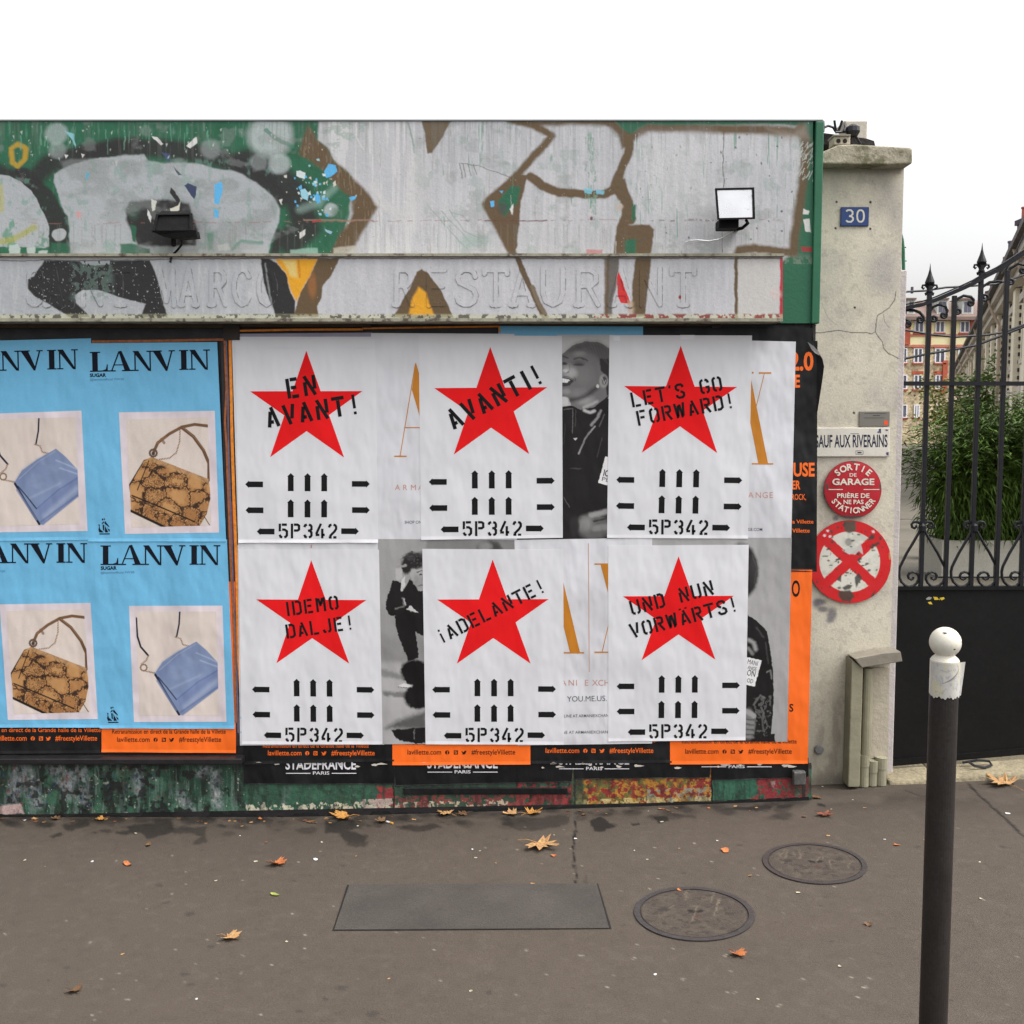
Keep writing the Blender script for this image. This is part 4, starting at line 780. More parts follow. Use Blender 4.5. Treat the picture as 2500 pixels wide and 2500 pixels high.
# ---- blue handbag posters
BEIGE = A(212, 199, 190)
def snake(P):
    x, y = P.rx, P.ry; P.c[:] = BEIGE; P.all((fbm(x / 200, y / 200, 5) - .5) * .8, A(200, 180, 170))
    P.stroke([(1205, 1050), (1240, 970), (1330, 900), (1430, 845), (1530, 825), (1640, 838)], 24, A(112, 82, 58), 6); P.stroke([(1430, 850), (1520, 920), (1600, 1030), (1642, 1130), (1642, 1260)], 26, A(106, 76, 54), 6); P.stroke([(1440, 850), (1530, 925), (1606, 1030)], 5, A(160, 128, 96), 5, .7)
    ds = ((np.floor((x + y) / 9) % 2) > 0).astype(float)
    P.stroke([(1240, 970), (1300, 920)], 16, A(150, 110, 80), 5, .9, ds); P.stroke([(1415, 870), (1412, 960), (1385, 1050), (1330, 1090), (1255, 1100)], 12, A(130, 100, 74), 5, 1, .35 + .65 * ds); P.stroke([(1270, 940), (1290, 970)], 22, A(130, 95, 70), 5, .8)
    body = [(1190, 1080), (1640, 1255), (1658, 1390), (1625, 1530), (1560, 1640), (1310, 1640), (1030, 1500), (1020, 1310), (1130, 1115)]
    P.poly([(1130, 1105), (1195, 1085), (1070, 1360), (1030, 1400), (1012, 1300)], A(44, 34, 30), 6)
    P.poly(body, A(164, 116, 72), 5)
    k = 1 / 150.; c, s = cos(.45), sin(.45); u = (x * c + y * s) * k; v = (-x * s + y * c) * k * 1.25; jx = fbm(x / 22, y / 22, 91, 2) * .35; u = u + jx; v = v + fbm(x / 22, y / 22, 95, 2) * .35
    d1 = np.full(len(x), 9.); d2 = np.full(len(x), 9.); cid = np.zeros(len(x)); iu = np.floor(u); iv = np.floor(v)
    for a in (-1, 0, 1):
        for b_ in (-1, 0, 1):
            px = iu + a + _h(iu + a, iv + b_, 5) * .8; py = iv + b_ + _h(iu + a, iv + b_, 6) * .8; d = np.hypot(u - px, v - py); n = d < d1; d2 = np.where(n, d1, np.minimum(d2, d)); cid = np.where(n, _h(iu + a, iv + b_, 7), cid); d1 = np.where(n, d, d1)
    edge_ = sstep(.20, .06, d2 - d1 + .10 * (vn(x / 11, y / 11, 93) - .5) * 2); sc = vn(x / 5, y / 5, 97)
    dd = d2 - d1; n3_ = fbm(x / 30, y / 30, 99, 3)
    P.poly(body, A(190, 144, 94), 2, .85, sstep(.18, .5, dd) * (cid < .62)); P.poly(body, A(96, 66, 44), 2, .85, ((sc > .58) & (dd < .16 + .34 * (cid > .5))).astype(float)); P.poly(body, A(206, 166, 116), 2, .6, ((sc < .30) & (dd < .22)).astype(float)); P.poly(body, A(52, 36, 30), 2, .95, sstep(.03 + .26 * (n3_ - .25), .0, dd - .04))
    P.poly([(1190, 1080), (1640, 1255), (1640, 1290), (1200, 1120)], A(190, 150, 108), 12, .6); P.stroke([(1040, 1385), (1250, 1470), (1530, 1590)], 11, A(40, 30, 26), 6); P.stroke([(1030, 1505), (1310, 1640)], 20, A(34, 28, 26), 8); P.stroke([(1170, 1110), (1080, 1340)], 8, A(50, 38, 32), 6); P.stroke([(1600, 1540), (1650, 1620)], 7, A(90, 70, 50), 4)
    for a in range(0, 12): P.blob((1205 + 28 * cos(a * pi / 6), 1050 + 28 * sin(a * pi / 6)), 9, 9, A(96, 74, 60), .6)
    P.blob((1205, 1055), 14, 14, A(70, 56, 56), .6)
def bluebag(P):
    x, y = P.rx, P.ry; P.c[:] = BEIGE; P.all((fbm(x / 160, y / 160, 5) - .5) * .9, A(196, 180, 176))
    NV = A(28, 32, 54)
    P.stroke([(905, 570), (913, 690), (935, 760), (985, 818)], 13, NV, 5); P.stroke([(1195, 520), (1190, 610), (1174, 690)], 11, NV, 4)
    ds = ((np.floor((x - y) / 7) % 2) > 0) * .6 + .4
    P.stroke([(985, 820), (972, 850), (940, 875)], 11, A(140, 112, 88), 4, 1, ds); P.stroke([(965, 920), (1030, 935)], 11, A(140, 112, 88), 4, 1, ds); P.stroke([(1165, 695), (1200, 705), (1215, 745), (1255, 755)], 10, A(140, 112, 88), 4, 1, ds)
    for a in range(12): P.blob((955 + 21 * cos(a * pi / 6), 898 + 21 * sin(a * pi / 6)), 6, 6, A(130, 104, 84), .6)
    body = [(1030, 935), (1080, 860), (1180, 792), (1305, 725), (1370, 780), (1452, 870), (1452, 1035), (1215, 1215), (1185, 1210), (1040, 965)]
    P.poly(body, A(122, 137, 170), 5); P.all(0 * x, NV)
    P.poly(body, A(138, 153, 182), 2, .5, sstep(.4, .7, fbm(x / 90, y / 60, 105, 3))); P.poly([(1180, 1110), (1450, 900), (1452, 1035), (1215, 1215)], A(112, 126, 164), 20, .8); P.stroke([(1230, 1160), (1440, 985)], 34, A(150, 162, 186), 40, .8); P.stroke([(1180, 1105), (1320, 990), (1450, 915)], 9, A(96, 110, 158), 12, .9); P.stroke([(1130, 1040), (1330, 950)], 10, A(152, 164, 192), 24, .7)
    for a in ([(1305, 800), (1400, 840), (1440, 860)], [(1330, 850), (1440, 890)]): P.stroke(a, 8, A(164, 176, 204), 12, .8)
    P.poly([(1030, 935), (1080, 860), (1180, 792), (1230, 770), (1120, 900), (1080, 1000)], A(108, 122, 156), 40, .7); P.stroke([(1060, 915), (1180, 812), (1300, 742)], 5, A(160, 172, 196), 6, .6); P.stroke([(1200, 1195), (1440, 1030)], 10, A(92, 104, 140), 12, .7)
    P.stroke([(1032, 945), (1110, 1080), (1190, 1210)], 15, NV, 5); P.stroke([(1052, 962), (1110, 1030), (1172, 1110)], 8, NV, 5, .9); P.stroke([(1045, 985), (1170, 1180)], 14, A(110, 124, 160), 10, .8)
D_S = [(935, 730), (1688, 718), (1723, 1675), (983, 1686)]; I_S = [(990, 785), (1632, 770), (1662, 1618), (1032, 1636)]
D_B = [(857, 488), (1478, 486), (1505, 1258), (890, 1260)]; I_B = [(900, 527), (1436, 525), (1456, 1215), (930, 1218)]
cu = conv(0, 780, 3.22); cl = conv(0, 1300, 2.722)
def inner_of(outer_d, inner_d, outer_px):
    Ad = np.array([[*p, 1] for p in outer_d]); M = np.linalg.lstsq(Ad, np.array(outer_px), rcond=None)[0]; return [tuple(np.array([*p, 1]) @ M) for p in inner_d]
BAGS = [   # sheet, frame (measured), which bag, lettering baseline x0,y0,x1,y1,cap ; small print ; emblem
    ([(-118, 834), (222, 826), (232, 1318), (-100, 1322)], cu([(-95, 742), (640, 716), (688, 1663), (-50, 1674)]), 'b', cu([(-330, 412), (612, 388)]), 155 / 3.22, None, None, 'blue poster with a blue clutch bag, top left and cut by the picture edge'),
    ([(208, 838), (530, 835), (552, 1322), (216, 1322)], cu(D_S), 's', cu([(708, 412), (1650, 392)]), 157 / 3.22, cu([(706, 452), (835, 452), (708, 481), (975, 478)]), (255, 1285), 'blue poster with a snakeskin bag, upper one of the right hand pair'),
    ([(-100, 1319), (230, 1317), (244, 1776), (-92, 1776)], cl([(-3, 478), (602, 468), (650, 1240), (52, 1246)]), 's', cl([(-215, 205), (577, 200)]), 130 / 2.722, cl([(-218, 243), (-110, 240), (-218, 268), (35, 262)]), None, 'blue poster with a snakeskin bag, lower left and cut by the picture edge'),
    ([(228, 1319), (554, 1317), (573, 1779), (244, 1778)], cl(D_B), 'b', cl([(668, 216), (1462, 214)]), 130 / 2.722, cl([(670, 248), (776, 248), (670, 274), (893, 271)]), (276, 1745), 'blue poster with a blue clutch bag, lower one of the right hand pair'),
]
for i, (q, fr, kd, ln, cap, sm, em, lab) in enumerate(BAGS):
    r = poster(q, lab, group='blue handbag posters'); Y = -.0106 if i in (2, 3) else -.0114
    if i % 2: Y -= .0004
    sheet(r, 'paper', q, Y, BLUEP, curl=.003)
    b = B(); b.flat(fr, Y - .0004); b.build('picture_border', mat('pale_border', A(212, 200, 205), .55, wrinkle=.03), r)
    inn = inner_of(D_S, I_S, fr) if kd == 's' else inner_of(D_B, I_B, fr)
    painted('bag_picture', inn, Y - .0008, snake if kd == 's' else bluebag, VC, r, step=.8, design=I_S if kd == 's' else I_B, warp=0)
    b = B(); (ax, ay), (bx_, by) = ln; rot = math.degrees(math.atan2(ay - by, bx_ - ax)); Lw = math.hypot(bx_ - ax, by - ay); tot = 6.06
    for ch, off in zip('LANVIN', (0, .90, 2.14, 3.05, 4.52, 5.01)):
        t = off / tot; didone(b, ch, ax + (bx_ - ax) * t, ay + (by - ay) * t, cap, Lw / (cap * tot), rot, Y - .0005)
    b.build('title_lettering', NAVYINK, r)
    if sm:
        b = B(); text(b, 'SUGAR', sm[0][0], sm[0][1], 8, sm[1][0] - sm[0][0], 1, Y - .0005, 0, .04); text(b, '@lanvinofficial FW20', sm[2][0], sm[2][1], 5, sm[3][0] - sm[2][0], 1, Y - .0005, 1, 0); b.build('small_lettering', [NAVYINK, mat('soft_navy', A(60, 110, 150))], r)
    if em:
        ex, ey = em; b = B(); Ye = Y - .0005
        for k_, pl in enumerate(([(700, 630), (735, 610), (775, 650), (770, 720), (730, 750), (690, 710)], [(800, 620), (840, 605), (875, 650), (870, 690), (830, 710), (800, 680)], [(485, 970), (580, 985), (560, 1110), (595, 1250), (610, 1440), (545, 1450), (490, 1290), (530, 1100)], [(865, 780), (900, 790), (1125, 1080), (1130, 1140), (850, 920)], [(875, 1010), (905, 1120), (1075, 1440), (875, 1440)], [(735, 990), (825, 1000), (835, 1370), (755, 1280)], [(690, 900), (790, 790), (835, 860), (700, 960)], [(555, 1505), (1165, 1500), (1165, 1560), (555, 1565)], [(605, 1260), (810, 1440), (605, 1440)], [(985, 1130), (1060, 1230), (1150, 1270), (1155, 1410), (1090, 1340)])):
            b.flat([(ex + (x - 845) / 24.14, ey + (y - 1086) / 24.14) for x, y in pl], Ye - .00005 * k_)
        b.build('emblem', NAVYINK, r)

# ---- fashion posters between the white ones
k1 = conv(540, 780, 3.45); k2 = conv(1000, 780, 3.45); k3 = conv(1460, 780, 3.45); k4 = conv(540, 1300, 3.116); k5 = conv(1000, 1300, 3.116); k6 = conv(1460, 1300, 2.971)
def bar(b, p, q_, wd, Y, m=0): L, Rr = ribbon([p, q_], wd); b.flat(L + Rr[::-1], Y, m)
q = [(566, 822), (930, 822), (932, 1345), (582, 1345)]; r = poster(q, 'plain white pasted sheet behind the EN AVANT poster', name='wall_poster'); sheet(r, 'paper', q, -.0112, PAPER2)
q = [(580, 1330), (926, 1330), (938, 1818), (586, 1820)]; r = poster(q, 'plain white pasted sheet behind the IDEMO DALJE poster'); sheet(r, 'paper', q, -.0108, PAPER2); b = B(); b.flat([(759, 1330), (762, 1330), (761, 1338), (758, 1338)], -.0116); b.build('print_line', PINKINK, r)
q = [(906, 813), (1256, 815), (1262, 1318), (915, 1316)]; r = poster(q, 'white fashion poster with a thin gold letter A left of AVANTI', group='gold lettered fashion posters'); Y = -.0116; sheet(r, 'paper', q, Y, PAPER2)
b = B(); K = lambda x, y: k1([(x, y)])[0]
bar(b, K(1636, 370), K(1507, 1150), 2.0, Y - .0004); b.flat(k1([(1640, 360), (1860, 1152), (1770, 1152), (1606, 590)]), Y - .0005); bar(b, K(1545, 911), K(1790, 911), 2.6, Y - .0004); bar(b, K(1458, 1152), K(1562, 1152), 3.2, Y - .0006); b.build('gold_letters', GOLD, r)
b = B(); 
for i, ch in enumerate('ARMANI EXCHANGE'): text(b, ch, 964 + i * 18.9, 780 + 1437 / 3.45, 13, None, 0, Y - .0004)
b.build('brand_lettering', PINKINK, r); b = B(); text(b, 'SHOP ONLINE AT ARMANIEXCHANGE.COM', 988, 780 + 1720 / 3.45, 7.2, 190, .3, Y - .0004, 0, .004); b.build('small_lettering', GREYINK, r)
q = [(1600, 826), (1943, 834), (1932, 1313), (1594, 1313)]; r = poster(q, 'white fashion poster with a gold letter X right of LETS GO FORWARD', group='gold lettered fashion posters'); sheet(r, 'paper', q, Y, PAPER2)
b = B(); K = lambda x, y: k3([(x, y)])[0]
b.flat(k3([(1270, 445), (1293, 520), (1335, 730), (1432, 1210), (1350, 1210), (1285, 880), (1195, 445)]), Y - .0005); bar(b, K(1402, 452), K(1334, 728), 1.8, Y - .0004); bar(b, K(1355, 450), K(1460, 450), 3.6, Y - .0006); bar(b, K(1295, 1215), K(1476, 1216), 3.2, Y - .0006); b.flat(k3([(1296, 440), (1310, 440), (1310, 456), (1296, 456)]), Y - .0004); b.build('gold_letters', GOLD, r)
b = B()
for i, ch in enumerate('ANGE'): text(b, ch, 1826.5 + i * 17, 780 + 1503 / 3.45, 14, None, 0, Y - .0004)
b.build('brand_lettering', PINKINK, r); b = B(); text(b, 'GE.COM', 1826, 780 + 1780 / 3.45, 6.8, 35, 0, Y - .0004, 0, .006); b.build('small_lettering', GREYINK, r)
q = [(1256, 1318), (1592, 1313), (1592, 1815), (1264, 1820)]; r = poster(q, 'white fashion poster with gold A and X split by a thin line', group='gold lettered fashion posters'); sheet(r, 'paper', q, Y, PAPER2)
b = B(); K = lambda x, y: k5([(x, y)])[0]
b.flat(k5([(1168, 372), (1296, 912), (1220, 912), (1168, 700), (1090, 420), (1140, 300)]), Y - .0005); bar(b, K(1110, 915), K(1328, 915), 3.4, Y - .0006); bar(b, K(1407, 240), K(1560, 240), 3.2, Y - .0006); b.flat(k5([(1452, 240), (1600, 780), (1535, 560), (1535, 240)]), Y - .0005); b.flat(k5([(1452, 240), (1540, 240), (1700, 912), (1630, 912)]), Y - .0007); bar(b, K(1528, 640), K(1464, 912), 1.9, Y - .0004); bar(b, K(1407, 911), K(1540, 911), 3.2, Y - .0008); b.build('gold_letters', GOLD, r)
b = B(); bar(b, K(1360, 82), K(1367, 1060), 1.8, Y - .0004)
for ch, x in zip('ANIEXCH', (1150, 1205, 1262, 1330, 1388, 1432, 1478)): text(b, ch, 1000 + x / 3.116, 1300 + 1165 / 3.116, 14, None, 0, Y - .0004)
b.build('brand_lettering', PINKINK, r); b = B(); text(b, 'YOU.ME.US.', 1000 + 1198 / 3.116, 1300 + 1287 / 3.116, 13, 97, 1, Y - .0004, 0, 0); text(b, 'NLINE AT ARMANIEXCHANGE', 1370, 1300 + 1408 / 3.116, 7, 128, .8, Y - .0004, 0, .004); text(b, 'INE AT ARMANIEXCHANGE', 1371, 1300 + 1532 / 3.116, 7, 126, .6, Y - .0004, 0, .004); b.build('small_lettering', GREYINK, r)
G_ = lambda v, k=1.0: A(v + 2, v, v, 1.1 * k)
def woman(P):
    x, y = P.rx, P.ry; P.c[:] = G_(186); P.all((fbm(x / 120, y / 120, 3) - .5) * .6, G_(172))
    P.poly([(1240, 330), (1310, 270), (1380, 215), (1480, 185), (1590, 190), (1690, 245), (1700, 640), (1640, 690), (1600, 720), (1440, 770), (1360, 720), (1342, 662), (1240, 640)], G_(112), 6)
    P.poly([(1280, 335), (1330, 260), (1400, 205), (1490, 182), (1590, 188), (1700, 250), (1700, 360), (1610, 350), (1560, 300), (1470, 262), (1390, 262), (1330, 300)], G_(66), 70, .7)
    P.poly([(1600, 330), (1700, 330), (1700, 640), (1660, 640), (1650, 470), (1610, 430)], G_(48), 14)
    for i in range(7): P.stroke([(1500 + i * 22, 200 + i * 8), (1590 + i * 14, 300 + i * 14)], 6, G_(86), 8, .6)
    P.blob((1335, 440), 58, 52, G_(168), 1.4, .85); P.blob((1450, 460), 80, 80, G_(124), 1.3, .7); P.blob((1420, 620), 70, 40, G_(128), 1.3, .6); P.blob((1480, 680), 70, 40, G_(158), 1.2, .7); P.blob((1345, 300), 40, 30, G_(112), 1.2, .6)
    P.stroke([(1385, 335), (1430, 318), (1495, 345)], 13, G_(50), 14, .75); P.blob((1425, 380), 44, 11, G_(44), 1.1, .8); P.blob((1425, 362), 50, 16, G_(84), 1.4, .6); P.blob((1300, 372), 26, 14, G_(46), .9, .85); P.stroke([(1290, 310), (1330, 325)], 13, G_(60), 10, .8); P.stroke([(1345, 380), (1350, 430), (1320, 455)], 6, G_(90), 8, .7); P.blob((1312, 430), 20, 14, G_(206), 1, .8)
    P.poly([(1270, 485), (1340, 492), (1382, 518), (1345, 556), (1270, 566)], G_(62), 8); P.poly([(1275, 492), (1345, 505), (1352, 515), (1325, 532), (1275, 530)], G_(232), 6); P.stroke([(1385, 480), (1400, 520)], 8, G_(78), 8, .8)
    for i in range(4): P.stroke([(1288 + i * 16, 494), (1288 + i * 16, 530)], 2.5, G_(150), 2, .7)
    P.stroke([(1345, 680), (1420, 668), (1500, 634), (1575, 575)], 34, G_(52), 44, .85); P.blob((1318, 606), 34, 24, G_(150), 1.3, .8); P.blob((1335, 446), 9, 6, G_(50), .8, .9); P.stroke([(1296, 478), (1345, 484), (1384, 512)], 6, G_(66), 5, .8); P.blob((1372, 452), 40, 34, G_(188), 1.5, .6); P.blob((1430, 290), 46, 22, G_(142), 1.4, .6); P.stroke([(1470, 740), (1530, 715), (1580, 690)], 22, G_(176), 26, .8)
    for i in range(9): P.stroke([(1420 + i * 30, 190 + abs(i - 3) * 5), (1500 + i * 22, 262 + i * 10)], 3.5, G_(104), 5, .6)
    P.blob((1635, 520), 36, 58, G_(150), .5); P.blob((1640, 512), 20, 36, G_(70), .8); P.stroke([(1622, 490), (1640, 540), (1650, 510)], 6, G_(165), 5); P.blob((1585, 562), 13, 15, G_(200), .7)
    P.blob((1310, 690), 34, 34, G_(200), .8)
    P.poly([(1240, 745), (1360, 722), (1440, 760), (1560, 735), (1660, 650), (1720, 640), (1720, 1860), (1240, 1860)], G_(30), 5); P.poly([(1670, 660), (1700, 640), (1700, 700)], G_(190), 5)
    for pts, w_, v in (([(1470, 765), (1520, 785), (1560, 770)], 22, 200), ([(1610, 770), (1580, 830), (1530, 890)], 20, 150), ([(1560, 900), (1480, 1000), (1425, 1130)], 12, 160), ([(1520, 940), (1440, 1080)], 9, 110), ([(1375, 755), (1372, 960)], 6, 110), ([(1300, 760), (1370, 750)], 7, 100), ([(1400, 760), (1395, 900)], 5, 80), ([(1620, 1000), (1580, 1160)], 8, 70), ([(1310, 880), (1300, 1050)], 6, 64), ([(1300, 1500), (1345, 1580)], 8, 90), ([(1640, 800), (1600, 900)], 10, 90)): P.stroke(pts, w_, G_(v), w_ * .9, .85)
    P.poly([(1380, 1000), (1415, 996), (1400, 1020)], G_(190), 3); P.blob((1400, 1255), 50, 7, G_(70), .9, .8)
    P.poly([(1647, 1155), (1720, 1165), (1720, 1405), (1660, 1396), (1588, 1375)], G_(226), 3)
    P.blob((1550, 1745), 135, 110, G_(96), .5); P.blob((1480, 1720), 60, 60, G_(140), 1.2, .7); P.stroke([(1530, 1650), (1690, 1610)], 44, G_(150), 30); P.stroke([(1550, 1700), (1690, 1670)], 14, G_(52), 14); P.stroke([(1560, 1760), (1690, 1740)], 50, G_(128), 30); P.blob((1390, 1740), 40, 80, G_(44), .8)
def sitting(P):
    x, y = P.rx, P.ry; P.c[:] = G_(150); P.all(sstep(700, 100, y) * .6, G_(160)); P.all(sstep(900, 1050, y) * .75, G_(172)); P.all(sstep(700, 860, y) * sstep(1010, 960, y) * .5, G_(120))
    P.poly([(1200, 1030), (1420, 1100), (1420, 1130), (1200, 1090)], G_(110), 30, .7); P.poly([(1230, 1210), (1400, 1215), (1400, 1260), (1240, 1240)], G_(96), 26, .8); P.poly([(1250, 1490), (1340, 1430), (1560, 1360), (1560, 1500)], G_(70), 60, .9)
    P.poly([(1430, 250), (1560, 225), (1560, 450), (1500, 440), (1470, 390), (1440, 330)], G_(170), 6); P.blob((1500, 380), 40, 60, G_(112), 1.2, .5); P.stroke([(1490, 300), (1530, 292)], 8, G_(70), 6); P.blob((1520, 318), 14, 6, G_(60), .7); P.stroke([(1500, 405), (1540, 398)], 7, G_(84), 6); P.stroke([(1545, 310), (1530, 365)], 6, G_(120), 6)
    P.blob((1470, 215), 92, 62, G_(40), .5); P.all(((np.hypot((x - 1470) / 96, (y - 210) / 70) < 1.1) * sstep(.5, .62, fbm(x / 16, y / 16, 33, 3))) * .7, G_(34)); P.all(((np.hypot((x - 1470) / 90, (y - 210) / 62) < .95) * sstep(.58, .66, fbm(x / 13, y / 13, 37, 3))) * .6, G_(92)); P.blob((1410, 260), 42, 55, G_(36), .5); P.blob((1440, 190), 30, 20, G_(72), 1, .6); P.blob((1520, 170), 30, 18, G_(66), 1, .6)
    P.blob((1350, 310), 26, 60, G_(176), .5); P.stroke([(1340, 260), (1400, 250)], 20, G_(150), 10)
    P.poly([(1308, 362), (1372, 380), (1380, 450), (1400, 420), (1440, 350), (1500, 445), (1560, 440), (1560, 760), (1480, 600), (1400, 600), (1350, 632), (1290, 637), (1258, 600), (1254, 540), (1270, 460)], G_(26), 5); P.poly([(1375, 350), (1395, 335), (1400, 400), (1380, 445), (1368, 440)], G_(196), 5)
    P.stroke([(1380, 500), (1390, 560), (1330, 580)], 12, G_(120), 12, .8); P.stroke([(1390, 510), (1400, 550)], 10, G_(200), 8, .8); P.poly([(1405, 585), (1440, 560), (1500, 610)], G_(196), 5)
    P.poly([(1322, 640), (1400, 590), (1500, 612), (1560, 660), (1560, 800), (1480, 758), (1492, 860), (1506, 955), (1425, 980), (1375, 860), (1330, 720)], G_(24), 5)
    P.blob((1465, 985), 40, 12, G_(160), .6); P.blob((1470, 1055), 108, 85, G_(18), .3); P.blob((1500, 1250), 108, 95, G_(18), .3); P.poly([(1400, 1100), (1560, 1000), (1560, 1330), (1440, 1330)], G_(18), 8); P.blob((1400, 1168), 52, 18, G_(205), .5); P.stroke([(1345, 1176), (1450, 1182)], 6, G_(70), 4)
    P.poly([(1295, 1500), (1570, 1480), (1570, 1600), (1480, 1610), (1400, 1590), (1330, 1570)], G_(22), 8); P.stroke([(1470, 1500), (1468, 1570)], 8, G_(120), 8, .8)
    P.poly([(1560, 50), (2300, 50), (2300, 1610), (1560, 1610)], G_(128), 30); P.blob((2040, 160), 104, 100, G_(66), .5); P.blob((2010, 110), 50, 40, G_(150), 1, .7)
def leather(P):
    x, y = P.rx, P.ry; P.c[:] = G_(166); P.all(sstep(1200, 1400, x) * .35, G_(150)); P.all((fbm(x / 120, y / 90, 3) - .5) * .5, G_(156))
    P.blob((1040, 280), 124, 200, G_(34), .25); P.blob((1120, 280), 26, 120, G_(62), 1, .6); P.stroke([(1120, 160), (1150, 260), (1135, 370)], 8, G_(84), 10, .6)
    P.poly([(380, 640), (900, 560), (1085, 598), (1150, 638), (1225, 715), (1252, 860), (1268, 1000), (1276, 1200), (1262, 1400), (1255, 1462), (1284, 1462), (1284, 1520), (380, 1520)], G_(26), 5)
    for pts, w_, v in (([(1095, 780), (1130, 800), (1145, 850)], 26, 170), ([(1090, 840), (1120, 880)], 22, 140), ([(1150, 690), (1200, 760)], 12, 70), ([(1215, 800), (1235, 950)], 10, 66), ([(1225, 1015), (1250, 1000), (1260, 1060)], 9, 130), ([(1130, 1250), (1180, 1180), (1210, 1200)], 12, 110), ([(1150, 1300), (1190, 1350), (1200, 1440)], 12, 96), ([(1180, 1260), (1230, 1400)], 9, 84)): P.stroke(pts, w_, G_(v), w_, .85)
    P.poly([(1130, 1200), (1260, 1180), (1250, 1470), (1140, 1500)], G_(120), 8, .55, sstep(.55, .66, fbm(x / 16, y / 24, 7, 3)))
    P.poly([(1040, 900), (1100, 908), (1187, 930), (1135, 1118), (1070, 1104), (1030, 1090)], G_(226), 3)
    P.blob((1090, 1390), 52, 112, G_(112), .4); P.stroke([(1080, 1300), (1130, 1330)], 36, G_(150), 16)
    for i in range(4): P.stroke([(1060, 1350 + i * 38), (1130, 1362 + i * 36)], 7, G_(62), 8, .8); P.stroke([(1060, 1368 + i * 38), (1125, 1380 + i * 36)], 16, G_(138), 14, .6)
def design_of(q, ox, oy, s): return [((x - ox) * s, (y - oy) * s) for x, y in q]
for q, fn, (ox, oy, s), lab, Y in (
    ([(1360, 817), (1500, 817), (1496, 1314), (1364, 1314)], woman, (1000, 780, 3.45), 'black and white poster of a smiling woman in a dark leather jacket', -.0114),
    ([(922, 1311), (1256, 1318), (1262, 1816), (930, 1817)], sitting, (540, 1300, 3.116), 'black and white poster of a curly haired man sitting with hand on head', -.0114),
    ([(1586, 1313), (1933, 1313), (1922, 1811), (1592, 1809)], leather, (1460, 1300, 2.971), 'black and white poster of a person in a shiny leather jacket holding a card', -.0114)):
    r = poster(q, lab, group='black and white fashion posters'); sheet(r, 'paper', q, Y + .0004, PAPER2)
    painted('printed_picture', q, Y, fn, VC, r, step=.8, design=design_of(q, ox, oy, s), warp=9 if fn is sitting else 5, wscale=20)
    b = B()
    if fn is woman:
        text(b, 'IO', *k2([(1630, 1315)])[0], 15, 15, -12, Y - .0004, 0, .02); text(b, 'PE', *k2([(1618, 1358)])[0], 10, 18, -12, Y - .0004, 1); b.build('card_lettering', [INK, GREYINK], r)
    if fn is leather:
        for t_, p, h, w_, m in (('MANI', (1083, 950), 11, 25, 1), ('ANGE', (1083, 990), 9, 22, 1), ('ON', (1078, 1034), 14, 20, 0), ('OD', (1078, 1085), 10, 15, 1)): text(b, t_, *k6([p])[0], h, w_, -14, Y - .0004, m)
        b.build('card_lettering', [INK, GREYINK], r)

# ---- six white star posters
STAR2 = [(679, 230), (1160, 570), (1008, 1134), (372, 1138), (207, 578)]
def star_pts(o):
    o = [np.array(p, float) for p in o]
    def ix(a, b_, c, d):
        r_ = b_ - a; s = d - c; t = ((c - a)[0] * s[1] - (c - a)[1] * s[0]) / (r_[0] * s[1] - r_[1] * s[0]); return a + r_ * t
    T, Rr, BR, BL, L = o
    return [T, ix(T, BR, L, Rr), Rr, ix(T, BR, Rr, BL), BR, ix(Rr, BL, BR, L), BL, ix(BL, T, BR, L), L, ix(BL, T, L, Rr)]
ARL = [((162, 313), 1368), ((165, 317), 1588)]; ARR = [((1070, 1222), 1358), ((1072, 1223), 1580)]
ARU = [(549, 1270, 1423), (692, 1270, 1423), (834, 1269, 1422), (549, 1493, 1645), (692, 1493, 1645), (834, 1492, 1644)]
STARS = [
    ('EN AVANT', [(574, 829), (915, 827), (923, 1325), (582, 1325)], k1, [(717, 262), (1190, 603), (1035, 1162), (412, 1160), (243, 605)], [('EN', (563, 668), (812, 630), 168), ('AVANT!', (394, 912), (1165, 793), 168)], (205, 1388)),
    ('AVANTI', [(1022, 818), (1372, 820), (1374, 1313), (1028, 1318)], k2, STAR2, [('AVANTI!', (372, 930), (1135, 527), 172)], (162, 1368)),
    ('LETS GO FORWARD', [(1488, 818), (1836, 819), (1826, 1315), (1482, 1313)], k3, [(697, 220), (1172, 568), (1004, 1125), (369, 1122), (218, 560)], [("LET'S GO", (291, 742), (1055, 598), 127), ('FORWARD!', (340, 897), (1150, 742), 127)], (155, 1350)),
    ('IDEMO DALJE', [(582, 1342), (925, 1342), (934, 1817), (590, 1817)], k4, [(685, 210), (1105, 514), (974, 998), (420, 995), (266, 509)], [('IDEMO', (492, 638), (898, 584), 108), ('DALJE!', (500, 808), (1010, 735), 108)], (235, 1194)),
    ('ADELANTE', [(1031, 1340), (1375, 1342), (1377, 1818), (1039, 1817)], k5, [(632, 205), (1058, 507), (921, 998), (359, 998), (210, 510)], [('¡ADELANTE!', (240, 850), (1040, 447), 108)], (173, 1195)),
    ('UND NUN VORWÄRTS', [(1485, 1332), (1828, 1330), (1820, 1807), (1485, 1810)], k6, [(584, 172), (985, 459), (851, 922), (316, 927), (180, 463)], [('UND NUN', (248, 602), (848, 447), 106), ('VORWÄRTS!', (245, 770), (1018, 568), 106)], (135, 1116)),
]
